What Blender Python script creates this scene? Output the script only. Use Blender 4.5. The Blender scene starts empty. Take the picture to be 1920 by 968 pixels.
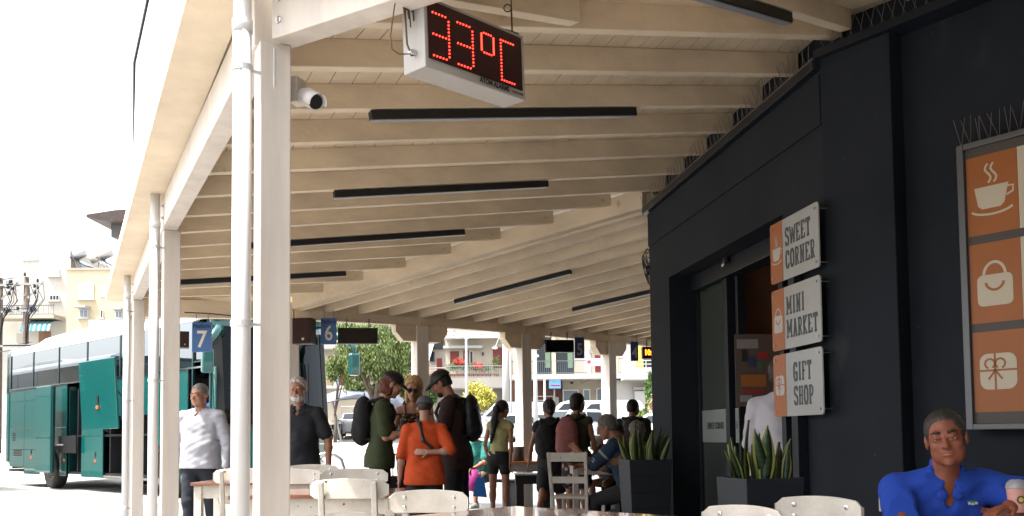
import bpy, math, random
import numpy as np
from mathutils import Vector, Matrix

random.seed(7)
RNG = np.random.default_rng(7)
C = bpy.context.scene.collection
sc = bpy.context.scene
PI = math.pi
R = math.radians

# ------------------------------------------------------------------ camera
F_PX, CZ, TILT, ROLL = 1700.0, 1.1, R(3.0), math.asin(0.011)
cam_d = bpy.data.cameras.new('camera')
cam_d.sensor_width = 36.0
cam_d.lens = F_PX / 1920 * 36
cam_d.shift_y = 246 / 1920
cam_d.clip_start = 0.05
cam_d.clip_end = 2000
cam = bpy.data.objects.new('camera', cam_d)
C.objects.link(cam)
cam.matrix_world = Matrix.Translation((0, 0, CZ)) @ Matrix.Rotation(PI / 2 + TILT, 4, 'X') @ Matrix.Rotation(-ROLL, 4, 'Z')
sc.camera = cam

# ------------------------------------------------------------------ light
SUN_EL, SUN_AZ = R(63), R(-112)       # azimuth measured from +Y towards +X
sdir = Vector((math.sin(SUN_AZ) * math.cos(SUN_EL), math.cos(SUN_AZ) * math.cos(SUN_EL), math.sin(SUN_EL)))
world = bpy.data.worlds.new('World'); sc.world = world; world.use_nodes = True
wn = world.node_tree.nodes; wl = world.node_tree.links
sky = wn.new('ShaderNodeTexSky'); sky.sky_type = 'NISHITA'; sky.sun_disc = False
sky.sun_elevation = SUN_EL; sky.sun_rotation = SUN_AZ
sky.air_density = 1.0; sky.dust_density = 4.0; sky.ozone_density = 1.0
hz = wn.new('ShaderNodeHueSaturation'); hz.inputs['Saturation'].default_value = .32; hz.inputs['Value'].default_value = 1.6     # thin bright haze
wl.new(sky.outputs[0], hz.inputs['Color']); wl.new(hz.outputs[0], wn['Background'].inputs[0]); wn['Background'].inputs[1].default_value = 0.15
sun_d = bpy.data.lights.new('sun', 'SUN'); sun_d.energy = 4.2; sun_d.angle = R(0.5); sun_d.color = (1, 0.95, 0.87)
sun = bpy.data.objects.new('sun', sun_d); C.objects.link(sun)
sun.rotation_euler = (-sdir).to_track_quat('-Z', 'Y').to_euler(); sun.location = (-20, -20, 60)
sc.view_settings.view_transform = 'Standard'; sc.view_settings.look = 'None'
sc.view_settings.exposure = 1.45; sc.view_settings.gamma = 1.0
sc.view_settings.use_curve_mapping = False
sc.render.engine = 'CYCLES'
sc.cycles.max_bounces = 10; sc.cycles.diffuse_bounces = 6; sc.cycles.transparent_max_bounces = 12
sc.cycles.use_denoising = True
sc.cycles.sample_clamp_indirect = 6

# ------------------------------------------------------------------ pixel -> point
_ca = math.cos(ROLL)
def ray(px, py):
    u = (px - 960) / F_PX; v = (730 - py) / F_PX
    X = _ca * u + .011 * v; Z = -.011 * u + _ca * v
    return Vector((X, math.cos(TILT) - math.sin(TILT) * Z, math.sin(TILT) + math.cos(TILT) * Z))
def at(px, py, Y):
    d = ray(px, py); t = Y / d.y
    return Vector((d.x * t, Y, CZ + d.z * t))
def atz(px, py, z):
    d = ray(px, py); t = (z - CZ) / d.z
    return Vector((d.x * t, d.y * t, z))
def atx(px, Y, z=0):                      # x of a pixel column at depth Y
    return ray(px, 800).x / ray(px, 800).y * Y

# ------------------------------------------------------------------ materials
MATS = {}
def mat(name, col, rough=0.6, metal=0.0, noise=0.0, nscale=8.0, bump=0.0, bscale=40.0, col2=None, spec=0.5,
        emit=None, estr=0.0, trans=0.0, coat=0.0, stretch=None, ior=1.45, alpha=1.0):
    if name in MATS: return MATS[name]
    m = bpy.data.materials.new(name); m.use_nodes = True
    nt = m.node_tree; b = nt.nodes['Principled BSDF']; L = nt.links
    c = (*col, 1)
    b.inputs['Base Color'].default_value = c
    b.inputs['Roughness'].default_value = rough
    b.inputs['Metallic'].default_value = metal
    b.inputs['Specular IOR Level'].default_value = spec
    b.inputs['Coat Weight'].default_value = coat
    b.inputs['Transmission Weight'].default_value = trans
    b.inputs['IOR'].default_value = ior
    if emit: b.inputs['Emission Color'].default_value = (*emit, 1); b.inputs['Emission Strength'].default_value = estr
    tc = None
    def coord():
        nonlocal tc
        if tc is None:
            t = nt.nodes.new('ShaderNodeTexCoord'); mp = nt.nodes.new('ShaderNodeMapping')
            L.new(t.outputs['Object'], mp.inputs[0])
            if stretch: mp.inputs['Scale'].default_value = stretch
            tc = mp
        return tc.outputs[0]
    if noise > 0 or col2:
        n = nt.nodes.new('ShaderNodeTexNoise'); n.inputs['Scale'].default_value = nscale
        n.inputs['Detail'].default_value = 6; n.inputs['Roughness'].default_value = .62
        L.new(coord(), n.inputs['Vector'])
        r = nt.nodes.new('ShaderNodeValToRGB')
        r.color_ramp.elements[0].position = .32; r.color_ramp.elements[1].position = .68
        ca = tuple(x * (1 - noise) for x in col) if not col2 else col2
        cb = tuple(min(1, x * (1 + noise * .6)) for x in col) if not col2 else col
        r.color_ramp.elements[0].color = (*ca, 1); r.color_ramp.elements[1].color = (*cb, 1)
        L.new(n.outputs[0], r.inputs[0]); L.new(r.outputs[0], b.inputs['Base Color'])
    if bump > 0:
        n2 = nt.nodes.new('ShaderNodeTexNoise'); n2.inputs['Scale'].default_value = bscale; n2.inputs['Detail'].default_value = 5
        L.new(coord(), n2.inputs['Vector'])
        bp = nt.nodes.new('ShaderNodeBump'); bp.inputs['Strength'].default_value = bump; bp.inputs['Distance'].default_value = .02
        L.new(n2.outputs[0], bp.inputs['Height']); L.new(bp.outputs[0], b.inputs['Normal'])
    MATS[name] = m
    return m

CREAM = mat('cream_timber_paint', (.69, .575, .42), .55, noise=.18, nscale=1.6, bump=.12, bscale=22, stretch=(1, 1, 2))
POSTM = mat('white_timber_paint', (.66, .60, .53), .5, noise=.14, nscale=7, bump=.05, bscale=25, stretch=(1, 1, .12))
PIPEM = mat('white_pvc_pipe', (.70, .68, .66), .35, noise=.03, nscale=6)
DARKW = mat('charcoal_render', (.0150, .0190, .0245), .7, col2=(.0080, .0112, .0175), nscale=.9, bump=.08, bscale=60, spec=.22)
DARKP = mat('charcoal_metal', (.008, .011, .016), .4, noise=.1, nscale=3)
BLACK = mat('black_plastic', (.008, .008, .009), .45)
RUBBER = mat('black_rubber', (.015, .015, .015), .8)
STEEL = mat('brushed_steel', (.55, .55, .55), .3, metal=1)
GREYM = mat('grey_metal', (.30, .30, .29), .45, metal=.6)
WHITEM = mat('white_metal_paint', (.6, .6, .59), .4)
CHAIRW = mat('worn_white_chair_paint', (.52, .48, .42), .45, noise=.16, nscale=9, bump=.05, bscale=50)
WOODT = mat('varnished_brown_tabletop', (.22, .075, .035), .18, col2=(.13, .045, .022), nscale=7, stretch=(1, 14, 1), coat=.6, bump=.02)
WOODE = mat('bare_wood_edge', (.33, .19, .10), .5, noise=.3, nscale=12, stretch=(1, 9, 9))
GLASS = mat('dark_window_glass', (.012, .016, .018), .06, spec=.55)
TEAL = mat('teal_bus_paint', (.002, .068, .064), .22, noise=.05, nscale=1.5, coat=.8)
TEALD = mat('dark_teal_paint', (.002, .022, .022), .3, coat=.5)

def add_marks(m, col, scale, thr, width=.02, stretch=(1, 1, 1), amount=1.0):
    """scattered marks of another colour: chips, scuffs, rust spots"""
    nt = m.node_tree; L = nt.links; b = nt.nodes['Principled BSDF']; src = b.inputs['Base Color'].links[0].from_socket if b.inputs['Base Color'].links else None
    t = nt.nodes.new('ShaderNodeTexCoord'); mp = nt.nodes.new('ShaderNodeMapping'); mp.inputs['Scale'].default_value = stretch; L.new(t.outputs['Object'], mp.inputs[0])
    n = nt.nodes.new('ShaderNodeTexNoise'); n.inputs['Scale'].default_value = scale; n.inputs['Detail'].default_value = 4; L.new(mp.outputs[0], n.inputs['Vector'])
    r = nt.nodes.new('ShaderNodeValToRGB'); r.color_ramp.elements[0].position = thr; r.color_ramp.elements[1].position = thr + width
    r.color_ramp.elements[0].color = (0, 0, 0, 1); r.color_ramp.elements[1].color = (amount,) * 3 + (1,)
    mx = nt.nodes.new('ShaderNodeMix'); mx.data_type = 'RGBA'; L.new(n.outputs[0], r.inputs[0]); L.new(r.outputs[0], mx.inputs[0])
    if src: L.new(src, mx.inputs[6])
    else: mx.inputs[6].default_value = b.inputs['Base Color'].default_value
    mx.inputs[7].default_value = (*col, 1); L.new(mx.outputs[2], b.inputs['Base Color'])
add_marks(CHAIRW, (.10, .06, .035), 26, .69, .015); add_marks(POSTM, (.22, .15, .09), 16, .73, .02, amount=.8); add_marks(PIPEM, (.25, .20, .15), 9, .70, .06, (1, 1, .25), .5)
add_marks(CREAM, (.26, .17, .09), 7, .70, .10, amount=.5); add_marks(DARKW, (.05, .052, .055), 2.3, .66, .10, (1, 1, .5), .55); add_marks(DARKW, (.12, .12, .12), 38, .76, .01, amount=.8); add_marks(TEAL, (.03, .05, .045), 3, .62, .12, amount=.6)

# ------------------------------------------------------------------ mesh builder
class MB:
    def __init__(s): s.v = []; s.f = []; s.m = []; s.mi = 0
    def add(s, vs, fs):
        o = len(s.v); s.v += [tuple(v) for v in vs]
        for f in fs: s.f.append(tuple(i + o for i in f)); s.m.append(s.mi)
        return s
    def quad(s, a, b, c, d): return s.add([a, b, c, d], [(0, 1, 2, 3)])
    def box(s, c, size, rz=0.0, M=None):
        x, y, z = (q / 2 for q in size)
        P = [Vector((i * x, j * y, k * z)) for k in (-1, 1) for j in (-1, 1) for i in (-1, 1)]
        Mx = M if M is not None else Matrix.Rotation(rz, 3, 'Z')
        P = [Mx @ p + Vector(c) for p in P]
        return s.add(P, [(0, 2, 3, 1), (4, 5, 7, 6), (0, 1, 5, 4), (2, 6, 7, 3), (0, 4, 6, 2), (1, 3, 7, 5)])
    def beam(s, p0, p1, w, h, side=0.0):
        """box from p0 to p1 (bottom line), vertical sides, w wide (offset by side*w), h high"""
        p0, p1 = Vector(p0), Vector(p1); d = (p1 - p0); d.z = 0; d.normalize()
        n = Vector((-d.y, d.x, 0)); a = n * w * (-.5 + side); b = n * w * (.5 + side); u = Vector((0, 0, h))
        P = [p0 + a, p0 + b, p1 + a, p1 + b, p0 + a + u, p0 + b + u, p1 + a + u, p1 + b + u]
        return s.add(P, [(0, 1, 3, 2), (4, 6, 7, 5), (0, 4, 5, 1), (2, 3, 7, 6), (0, 2, 6, 4), (1, 5, 7, 3)])
    def bar(s, p0, p1, w, h=None, up=(0, 0, 1)):
        """box along any direction, centred on the line"""
        p0, p1 = Vector(p0), Vector(p1); h = h or w; d = (p1 - p0).normalized(); u = Vector(up)
        if abs(d.dot(u)) > .98: u = Vector((0, 1, 0))
        n = d.cross(u).normalized(); u = n.cross(d)
        P = [q + n * w / 2 * i + u * h / 2 * j for q in (p0, p1) for j in (-1, 1) for i in (-1, 1)]
        return s.add(P, [(0, 1, 3, 2), (4, 6, 7, 5), (0, 4, 5, 1), (2, 3, 7, 6), (0, 2, 6, 4), (1, 5, 7, 3)])
    def tube(s, pts, r, n=8, cap=True):
        pts = [Vector(p) for p in pts]; k = len(pts); rs = r if isinstance(r, (list, tuple)) else [r] * k
        vs = []; prev = None
        for i, p in enumerate(pts):
            d = (pts[min(i + 1, k - 1)] - pts[max(i - 1, 0)]).normalized()
            if prev is None:
                a = Vector((0, 0, 1)) if abs(d.z) < .9 else Vector((1, 0, 0)); u = d.cross(a).normalized()
            else:
                u = (prev - d * prev.dot(d)).normalized()
            prev = u; w = d.cross(u)
            for j in range(n):
                t = 2 * PI * j / n; vs.append(p + (u * math.cos(t) + w * math.sin(t)) * rs[i])
        fs = [(i * n + j, i * n + (j + 1) % n, (i + 1) * n + (j + 1) % n, (i + 1) * n + j) for i in range(k - 1) for j in range(n)]
        if cap: fs += [tuple(range(n))[::-1], tuple((k - 1) * n + j for j in range(n))]
        return s.add(vs, fs)
    def lathe(s, prof, c=(0, 0, 0), n=16, M=None):
        vs = []; fs = []; M = M or Matrix.Identity(3); c = Vector(c)
        for (r, z) in prof:
            for j in range(n): vs.append(M @ Vector((r * math.cos(2 * PI * j / n), r * math.sin(2 * PI * j / n), z)) + c)
        for i in range(len(prof) - 1):
            for j in range(n): fs.append((i * n + j, i * n + (j + 1) % n, (i + 1) * n + (j + 1) % n, (i + 1) * n + j))
        fs += [tuple(range(n))[::-1], tuple((len(prof) - 1) * n + j for j in range(n))]
        return s.add(vs, fs)
    def prism(s, poly, o, u, v, t):
        """polygon (list of (a,b)) in the frame o + a*u + b*v, from the plane to thickness t along u x v"""
        o, u, v = Vector(o), Vector(u), Vector(v); n = u.cross(v).normalized() * t; k = len(poly)
        A = [o + u * a + v * b for a, b in poly]; B = [p + n for p in A]
        fs = [tuple(range(k))[::-1], tuple(range(k, 2 * k))] + [(i, (i + 1) % k, k + (i + 1) % k, k + i) for i in range(k)]
        return s.add(A + B, fs)
    def build(s, name, material, parent=None, smooth=False, bevel=0.0, loc=None, seg=2):
        me = bpy.data.meshes.new(name); me.from_pydata([tuple(v) for v in s.v], [], s.f)
        ms = material if isinstance(material, (list, tuple)) else [material]
        for m in ms: me.materials.append(m)
        if len(ms) > 1: me.polygons.foreach_set('material_index', s.m)
        if smooth: me.polygons.foreach_set('use_smooth', [True] * len(me.polygons))
        me.update()
        o = bpy.data.objects.new(name, me); C.objects.link(o)
        if parent: o.parent = parent
        if loc: o.location = loc
        if bevel > 0:
            b = o.modifiers.new('bevel', 'BEVEL'); b.width = bevel; b.segments = seg; b.limit_method = 'ANGLE'; b.angle_limit = R(40)
            b.harden_normals = False
        if smooth == 'auto':
            pass
        return o

def rrect(w, h, r, n=5, x0=0, y0=0):
    P = []
    for cx, cy, a0 in ((w / 2 - r, h / 2 - r, 0), (-w / 2 + r, h / 2 - r, 90), (-w / 2 + r, -h / 2 + r, 180), (w / 2 - r, -h / 2 + r, 270)):
        for i in range(n + 1):
            a = R(a0 + 90 * i / n); P.append((x0 + cx + r * math.cos(a), y0 + cy + r * math.sin(a)))
    return P
def tag(o, label=None, cat=None, group=None, kind=None):
    if label: o['label'] = label
    if cat: o['category'] = cat
    if group: o['group'] = group
    if kind: o['kind'] = kind
    return o
def thing(name, label, cat, loc=(0, 0, 0), rz=0.0, group=None):
    o = bpy.data.objects.new(name, None); C.objects.link(o); o.empty_display_size = .2
    o.location = loc; o.rotation_euler = (0, 0, rz)
    return tag(o, label, cat, group)
def copy_tree(o, parent=None):
    c = o.copy(); C.objects.link(c)
    if parent is not None: c.parent = parent
    for ch in list(o.children): copy_tree(ch, c)
    return c
def text(name, s, size, material, M, parent=None, ext=.002, bold=0.0, sx=1.0, align='CENTER'):
    cu = bpy.data.curves.new(name, 'FONT'); cu.body = s; cu.size = size; cu.extrude = ext; cu.offset = bold
    cu.align_x = align; cu.align_y = 'CENTER'; cu.resolution_u = 3; cu.space_line = .82
    to = bpy.data.objects.new(name + '_tmp', cu); C.objects.link(to)
    me = bpy.data.meshes.new_from_object(to); bpy.data.objects.remove(to)
    o = bpy.data.objects.new(name, me); me.materials.clear(); me.materials.append(material)
    C.objects.link(o); o.parent = parent
    o.matrix_local = M @ Matrix.Diagonal((sx, 1, 1, 1))
    return o
def frame(o, u, n):
    """4x4 with x=u (text direction), z=n (out of the surface)"""
    u = Vector(u).normalized(); n = Vector(n).normalized(); v = n.cross(u)
    return Matrix(((u.x, v.x, n.x, o[0]), (u.y, v.y, n.y, o[1]), (u.z, v.z, n.z, o[2]), (0, 0, 0, 1)))
# ================================================================== GROUND
def tgrid(name, fn, xs, ys, m):
    b = MB(); nx, ny = len(xs), len(ys)
    b.add([(x, y, fn(x, y)) for y in ys for x in xs], [(j * nx + i, j * nx + i + 1, (j + 1) * nx + i + 1, (j + 1) * nx + i) for j in range(ny - 1) for i in range(nx - 1)])
    o = b.build(name, m, smooth=True); return tag(o, kind='structure')
K0, KD = Vector((-7.4, 14.5, 0)), Vector((.66, .75, 0)).normalized()      # kerb line of the platform
KN = Vector((KD.y, -KD.x, 0))                                              # towards the cafe
def lotz(x, y):
    d = y
    if d < 27: return -.13
    if d < 57: return -.13 + (d - 27) / 30 * 1.45
    return 1.32 + (d - 57) * .004
LOT = mat('pale_worn_concrete', (.33, .31, .28), .8, noise=.16, nscale=.35, bump=.1, bscale=15)
tgrid('ground', lotz, [-400, -150, -60, -40, -30, -20, -10, 0, 10, 20, 30, 40, 60, 150, 400], [-60, 0, 10, 20, 27, 34, 42, 50, 57, 70, 90, 150, 400, 900], LOT)
# platform paving: a raised slab with tiles
def tile_mat():
    m = mat('grey_floor_tiles', (.33, .32, .31), .35, noise=.12, nscale=2, bump=.03)
    nt = m.node_tree; L = nt.links; b = nt.nodes['Principled BSDF']
    br = nt.nodes.new('ShaderNodeTexBrick'); br.offset = 0; br.inputs['Scale'].default_value = 1.0
    br.inputs['Brick Width'].default_value = .4; br.inputs['Row Height'].default_value = .4; br.inputs['Mortar Size'].default_value = .006
    br.inputs['Color1'].default_value = (.24, .235, .23, 1); br.inputs['Color2'].default_value = (.20, .195, .19, 1); br.inputs['Mortar'].default_value = (.16, .155, .15, 1)
    t = nt.nodes.new('ShaderNodeTexCoord'); L.new(t.outputs['Object'], br.inputs['Vector']); L.new(br.outputs[0], b.inputs['Base Color'])
    return m
pf = MB(); a = K0 - KD * 22; b_ = K0 + KD * 34
poly = [(a.x, a.y), (b_.x, b_.y), (30, b_.y), (30, -8), (a.x, -8)]
pf.prism([(x, y) for x, y in poly][::-1], (0, 0, -.3), (1, 0, 0), (0, 1, 0), .3)
o = pf.build('pavement', tile_mat())
tag(o, kind='structure')
# kerb with yellow paint
kb = MB(); kb.beam(a + KN * .0 + Vector((0, 0, -.14)), b_ + Vector((0, 0, -.14)), .16, .144, side=.5)
tag(kb.build('kerb', mat('yellow_kerb_paint', (.62, .44, .10), .7, noise=.3, nscale=5)), kind='structure')

# ================================================================== CANOPY
S = 1.2
def W(x, y, z): return Vector((S * x, S * y, CZ + S * (z - 1.2)))
BZ, RL, RR, RH = 2.72, 2.84, 3.50, .145            # beam bottom, rafter bottom left / right, rafter depth
P1, P2, P3, P4 = Vector((-1.044, 3.648, 0)), Vector((-2.70, 6.94, 0)), Vector((-4.37, 10.38, 0)), Vector((-5.04, 11.80, 0))
FAR = [P4, Vector((-2.96, 12.26, 0)), Vector((-1.33, 13.13, 0)), Vector((.18, 14.30, 0)), Vector((1.68, 15.68, 0)), Vector((3.1, 17.2, 0)), Vector((4.4, 18.8, 0))]
BD = (P3 - P1).normalized(); BN = Vector((-BD.y, BD.x, 0))      # BN points outward (left)
if BN.x > 0: BN = -BN
FB = P1 + Vector((.856, -.517, 0)) * 4.2                       # end of the front beam
can = thing('platform_canopy', 'cream painted timber canopy on square posts sheltering the cafe and the platforms', 'canopy', (0, 0, 0))
def up(p, z): return Vector((p.x, p.y, z))
PW = .125
def post(p, d, z1, w=PW):
    d = Vector(d).normalized(); n = Vector((-d.y, d.x, 0)); M = Matrix(((d.x, n.x, 0), (d.y, n.y, 0), (0, 0, 1)))
    b = MB(); b.box((p.x, p.y, z1 / 2), (w, w, z1), M=M)
    return b.build('post', POSTM, can, bevel=.006)
IN = -BN
for p in (P1, P2, P3, P4): post(p + IN * (PW / 2 + .012), BD, BZ - .001)
# left beam and front beam
for (p0, p1, nm) in ((P1, P2, 0), (P2, P3, 0), (P3, P4, 0), (P1, FB, 1)):
    d = (p1 - p0).normalized(); b = MB(); g = .002 if not nm else .10
    inn = IN if not nm else Vector((.517, .856, 0))
    q0, q1 = p0 + d * g + inn * .055, p1 - d * .002 + inn * .055
    b.beam(up(q0, BZ), up(q1, BZ), .11, .235); b.build('beam', POSTM, can, bevel=.004)
# bolts on the beams beside the posts
for p, dd in ((P1, BD), (P2, BD), (P2, -BD), (P3, BD), (P3, -BD), (P1, Vector((.856, -.517, 0)))):
    for z in (BZ + .07, BZ + .16):
        nrm = BN if abs(dd.dot(BD)) > .9 else Vector((-.517, -.856, 0))
        q = p + dd * .14 + nrm * .001
        b = MB(); zz = nrm; M = frame((0, 0, 0), dd, nrm).to_3x3()
        b.lathe([(.014, 0), (.014, .004), (.008, .006), (.007, .014)], up(q, z), 10, M); b.build('bolt', STEEL, can, smooth=False)
# overhanging eave: soffit board plus box gutter
eo = .23
e = MB()
E0, E1 = P1 - BD * .15, P4 + BD * .3
c0, c1 = FB, E0
e.beam(up(E0 + BN * (.012 + eo / 2), BZ + .242), up(E1 + BN * (.012 + eo / 2), BZ + .242), eo, .03)
e.beam(up(E0 + BN * (eo - .02), BZ + .275), up(E1 + BN * (eo - .02), BZ + .275), .05, .12)
e.build('soffit', CREAM, can, bevel=.003)
fd = Vector((.856, -.517, 0)); fn = Vector((-.517, -.856, 0))
e = MB(); e.beam(up(P1 + fn * .12, BZ + .242), up(FB + fn * .12, BZ + .242), .22, .03)
e.beam(up(P1 + fn * .22, BZ + .275), up(FB + fn * .22, BZ + .275), .05, .12)
e.build('soffit', CREAM, can, bevel=.003)

# rafters of the cafe side
C0 = Vector((1.39, 9.0, 0))                       # free corner of the dark building
WD = Vector((-.145, .99, 0)).normalized()         # along the door wall, away from the camera
def Lk(k): return Vector((-1.296 - .274 * (k - 1), 4.164 + .569 * (k - 1), RL)) if k > 0 else P1 + Vector((.06, .06, RL))
def Rk(k): return Vector((1.836 - .084 * (k - 1), 5.964 + .571 * (k - 1), RR))
H0, H1 = Vector((1.37, 9.12, 3.42)), Vector((-2.93, 12.22, 2.86))           # hip beam
def hip_hit(L, D):
    a = L.xy; d = D.xy; h = H0.xy; e_ = (H1 - H0).xy
    den = d.x * e_.y - d.y * e_.x; w = h - a
    t = (w.x * e_.y - w.y * e_.x) / den; s = (w.x * d.y - w.y * d.x) / den
    return t, s
RAFT = []
D6 = Rk(6) - Lk(6)
for k in range(0, 15):
    L = Lk(k)
    if k <= 6: Rr = Rk(k); bolted = False
    else:
        D = Vector((D6.x, D6.y - .02 * (k - 6), 0)); t, s = hip_hit(L, D)
        if s > .97: break
        Rr = L + D * t; hz = H0.z + (H1.z - H0.z) * s
        Rr.z = min(RL + .66 * t, hz + .10); bolted = True
        Rr = Rr - D.normalized() * .04
    RAFT.append((L, Rr))
    b = MB()
    d = (Rr - L); d.z = 0; d.normalize()
    ext = 0.0 if bolted else .12
    b.beam(L, Rr + d * ext + Vector((0, 0, ext * .18)), .07, RH)
    b.build('rafter', CREAM, can, bevel=.004)
    if bolted:
        n = Vector((d.y, -d.x, 0)); M = frame((0, 0, 0), d, n).to_3x3()
        for dz in (.05, .13):
            bb = MB(); bb.lathe([(.015, 0), (.013, .008)], Rr - d * .09 + n * .036 + Vector((0, 0, dz)), 10, M); bb.build('bolt', STEEL, can)
# front rafters reaching the front beam
RM1 = (Vector((.02, 3.02, RL)), Vector((2.02, 5.30, RR)))
b = MB(); b.beam(RM1[0], RM1[1], .07, RH); b.build('rafter', CREAM, can, bevel=.004)
b = MB(); b.beam(Vector((-.62, 3.40, RL)), Vector((.33, 4.38, RL + .29)), .07, RH - .01); b.build('rafter', CREAM, can, bevel=.004)
b = MB(); b.beam(Vector((.2, 2.92, RL)), Vector((2.25, 4.9, RR)), .07, RH); b.build('rafter', CREAM, can, bevel=.004)
# hip beam
b = MB(); b.beam(H0 + Vector((0, 0, -.02)), H1, .10, .20); b.beam(H0 + Vector((.04, .07, -.045)), H1 + Vector((.04, .07, -.025)), .03, .05)
b.build('hip_beam', CREAM, can, bevel=.004)
# roof boards above the rafters: planks with V gaps
def planks(lines, wd, z0, name='roof_board'):
    """lines: [(left, right)] rafters' lower lines; boards run across them"""
    n = max(4, int((lines[0][1] - lines[0][0]).length / wd)); b = MB()
    for j in range(n):
        f0, f1 = (j + .018) / n, (j + .982) / n
        for i in range(len(lines) - 1):
            A, B = lines[i], lines[i + 1]
            q = [A[0].lerp(A[1], f0), A[0].lerp(A[1], f1), B[0].lerp(B[1], f1), B[0].lerp(B[1], f0)]
            lo = [p + Vector((0, 0, z0)) for p in q]; hi = [p + Vector((0, 0, z0 + .02)) for p in q]
            b.add(lo + hi, [(0, 1, 2, 3)[::-1], (4, 5, 6, 7), (0, 4, 7, 3), (1, 2, 6, 5)])
    return b.build(name, CREAM, can)
ext = []
for (L, Rr), k in zip(RAFT, range(99)):
    d = (Rr - L); ext.append((L - d * .012, Rr + d * (.05 if k <= 6 else .09)))
full = [(a_.copy(), b2.copy()) for a_, b2 in ext]
# boards of the bolted rafters continue to the hip
planks(full[:7], .118, RH)
last = full[6]
hipz = lambda s: H0.lerp(H1, s) + Vector((0, 0, .12))
seg = [(full[i][0], full[i][1]) for i in range(6, len(full))] + [(up(P4, RL), H1 + Vector((0, 0, .02)))]
planks(seg, .118, RH)
planks([(RM1[0] + Vector((-.9, .35, 0)), RM1[1] + Vector((.12, .1, 0))), (ext[0][0] + Vector((0, 0, .001)), ext[0][1] + Vector((0, 0, .001))), (full[1][0], full[1][1])][1:], .118, RH + .001)
planks([(up(FB, RL), Vector((4.6, 2.8, RR))), (RM1[0], RM1[1] + Vector((.1, .1, 0)))], .118, RH)
planks([(RM1[0] + Vector((0, 0, 0)), RM1[1] + Vector((.1, .1, 0))), (ext[0][0], ext[0][1])], .118, RH)
# far section
FD = Vector((.81, -.585, 0)).normalized(); WW = Vector((.55, .83, 0)).normalized()
FL = []
pts = FAR[1:]
acc = []
for i in range(len(pts) - 1):
    L_ = (pts[i + 1] - pts[i]).length; n = max(1, round(L_ / .46))
    for j in range(n): acc.append(pts[i].lerp(pts[i + 1], j / n))
for Ei in acc:
    w = (C0 - Ei); den = FD.x * WW.y - FD.y * WW.x; t = (w.x * WW.y - w.y * WW.x) / den
    FL.append((up(Ei, RL), up(Ei + FD * t, RL + .105 * t)))
for (L, Rr) in FL[1:]:
    b = MB(); b.beam(L, Rr, .07, RH - .01); b.build('rafter', CREAM, can, bevel=.004)
planks([(FL[0][0], FL[0][1])] + FL[1:], .118, RH - .012)
# weather skin above everything, so no sun gets through the board gaps
b = MB()
for ln in (seg, FL, full[:7], [(up(FB, RL), Vector((4.6, 2.8, RR))), (RM1[0], RM1[1]), (full[0][0], full[0][1])]):
    for i in range(len(ln) - 1):
        A, B = ln[i], ln[i + 1]; z = Vector((0, 0, RH + .035))
        b.quad(A[0] + z, A[1] + z + (A[1] - A[0]) * .0, B[1] + z, B[0] + z)
b.build('roof_covering', mat('grey_roof_felt', (.35, .33, .3), .9), can)
# far edge beam, posts, corbels
for i in range(len(FAR) - 1):
    p0, p1 = FAR[i], FAR[i + 1]; b = MB()
    b.beam(up(p0, BZ), up(p1, BZ), .12, .13 if i else .235); b.build('beam', CREAM, can, bevel=.004)
for i in range(len(FAR) - 1):
    p0, p1 = FAR[i], FAR[i + 1]; b = MB(); b.beam(up(p0, BZ + .131), up(p1, BZ + .131), .03, .20); b.build('fascia', CREAM, can)
for i in range(1, len(FAR)):
    p = FAR[i]; d = (FAR[i] - FAR[i - 1]).normalized()
    if i < len(FAR) - 1: d = (FAR[i + 1] - FAR[i - 1]).normalized()
    if i >= 2:
        post(p, d, BZ - .001, .19)
        n = Vector((-d.y, d.x, 0)); b = MB()
        for sgn in (-1, 1):
            pr = [(.096, 0), (.096, -.23), (.30, -.23), (.42, -.10), (.42, 0)]
            b.prism([(a_ * sgn, c_) for a_, c_ in (pr if sgn > 0 else pr[::-1])], up(p, BZ - .002) + n * .07, d, (0, 0, 1), .14)
        b.build('corbel', CREAM, can, bevel=.004)
    else:
        post(p, d, BZ - .001, .13)
# cables clipped under the ceiling
cab = MB()
cab.tube([at(346, 586, 11.3), at(390, 588, 11.35), at(432, 592, 11.6), at(470, 594, 11.8)], .008, 6)
cab.build('cable', BLACK, can)
cb = MB(); q = P1 + IN * (PW + .012) - BD * 0
q0 = at(516, 92, 3.60)
cb.tube([at(514, 90, 3.62), at(514, 160, 3.62), at(519, 180, 3.64), at(534, 191, 3.66), at(545, 193, 3.68)], .0045, 6)
tag(cb.build('cable', PIPEM), 'thin white cable running down the near post to the security camera', 'cable')

# downpipes in front of the posts
for i, (px, pyt, p) in enumerate(((451, -30, P1), (287, 388, P2), (236, 532, P3))):
    Y = (3.50, 6.78, 10.15)[i]; x = atx(px, Y) + (0, .0, 0)[i]
    lab = ('white round downpipe in front of the nearest canopy post', 'white round downpipe beside the middle canopy post', 'white round downpipe beside the farthest post of the left row')[i]
    t = thing('downpipe', lab, 'downpipe', (x, Y, 0), 0, 'downpipes along the canopy edge')
    r = .036; z1 = BZ + .245
    # keep the axis plumb: x is fixed at this depth
    b = MB(); b.lathe([(r, .0), (r, z1 - .25), (r * .97, z1 - .25), (r * .97, z1)], (0, 0, 0), 20); b.build('pipe', PIPEM, t, smooth=True)
    for zc in (BZ - .16, 1.55, .35):
        b = MB(); b.lathe([(r + .001, -.012), (r + .004, -.012), (r + .004, .012), (r + .001, .012)], (0, 0, zc), 20)
        b.bar((0, 0, zc), (.06, .05, zc), .006, .012); b.build('clamp', WHITEM, t)
    b = MB(); b.lathe([(r + .001, 0), (r + .004, 0), (r + .004, .05), (r + .001, .05)], (0, 0, z1 - .26), 20); b.build('collar', PIPEM, t, smooth=True)

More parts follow.
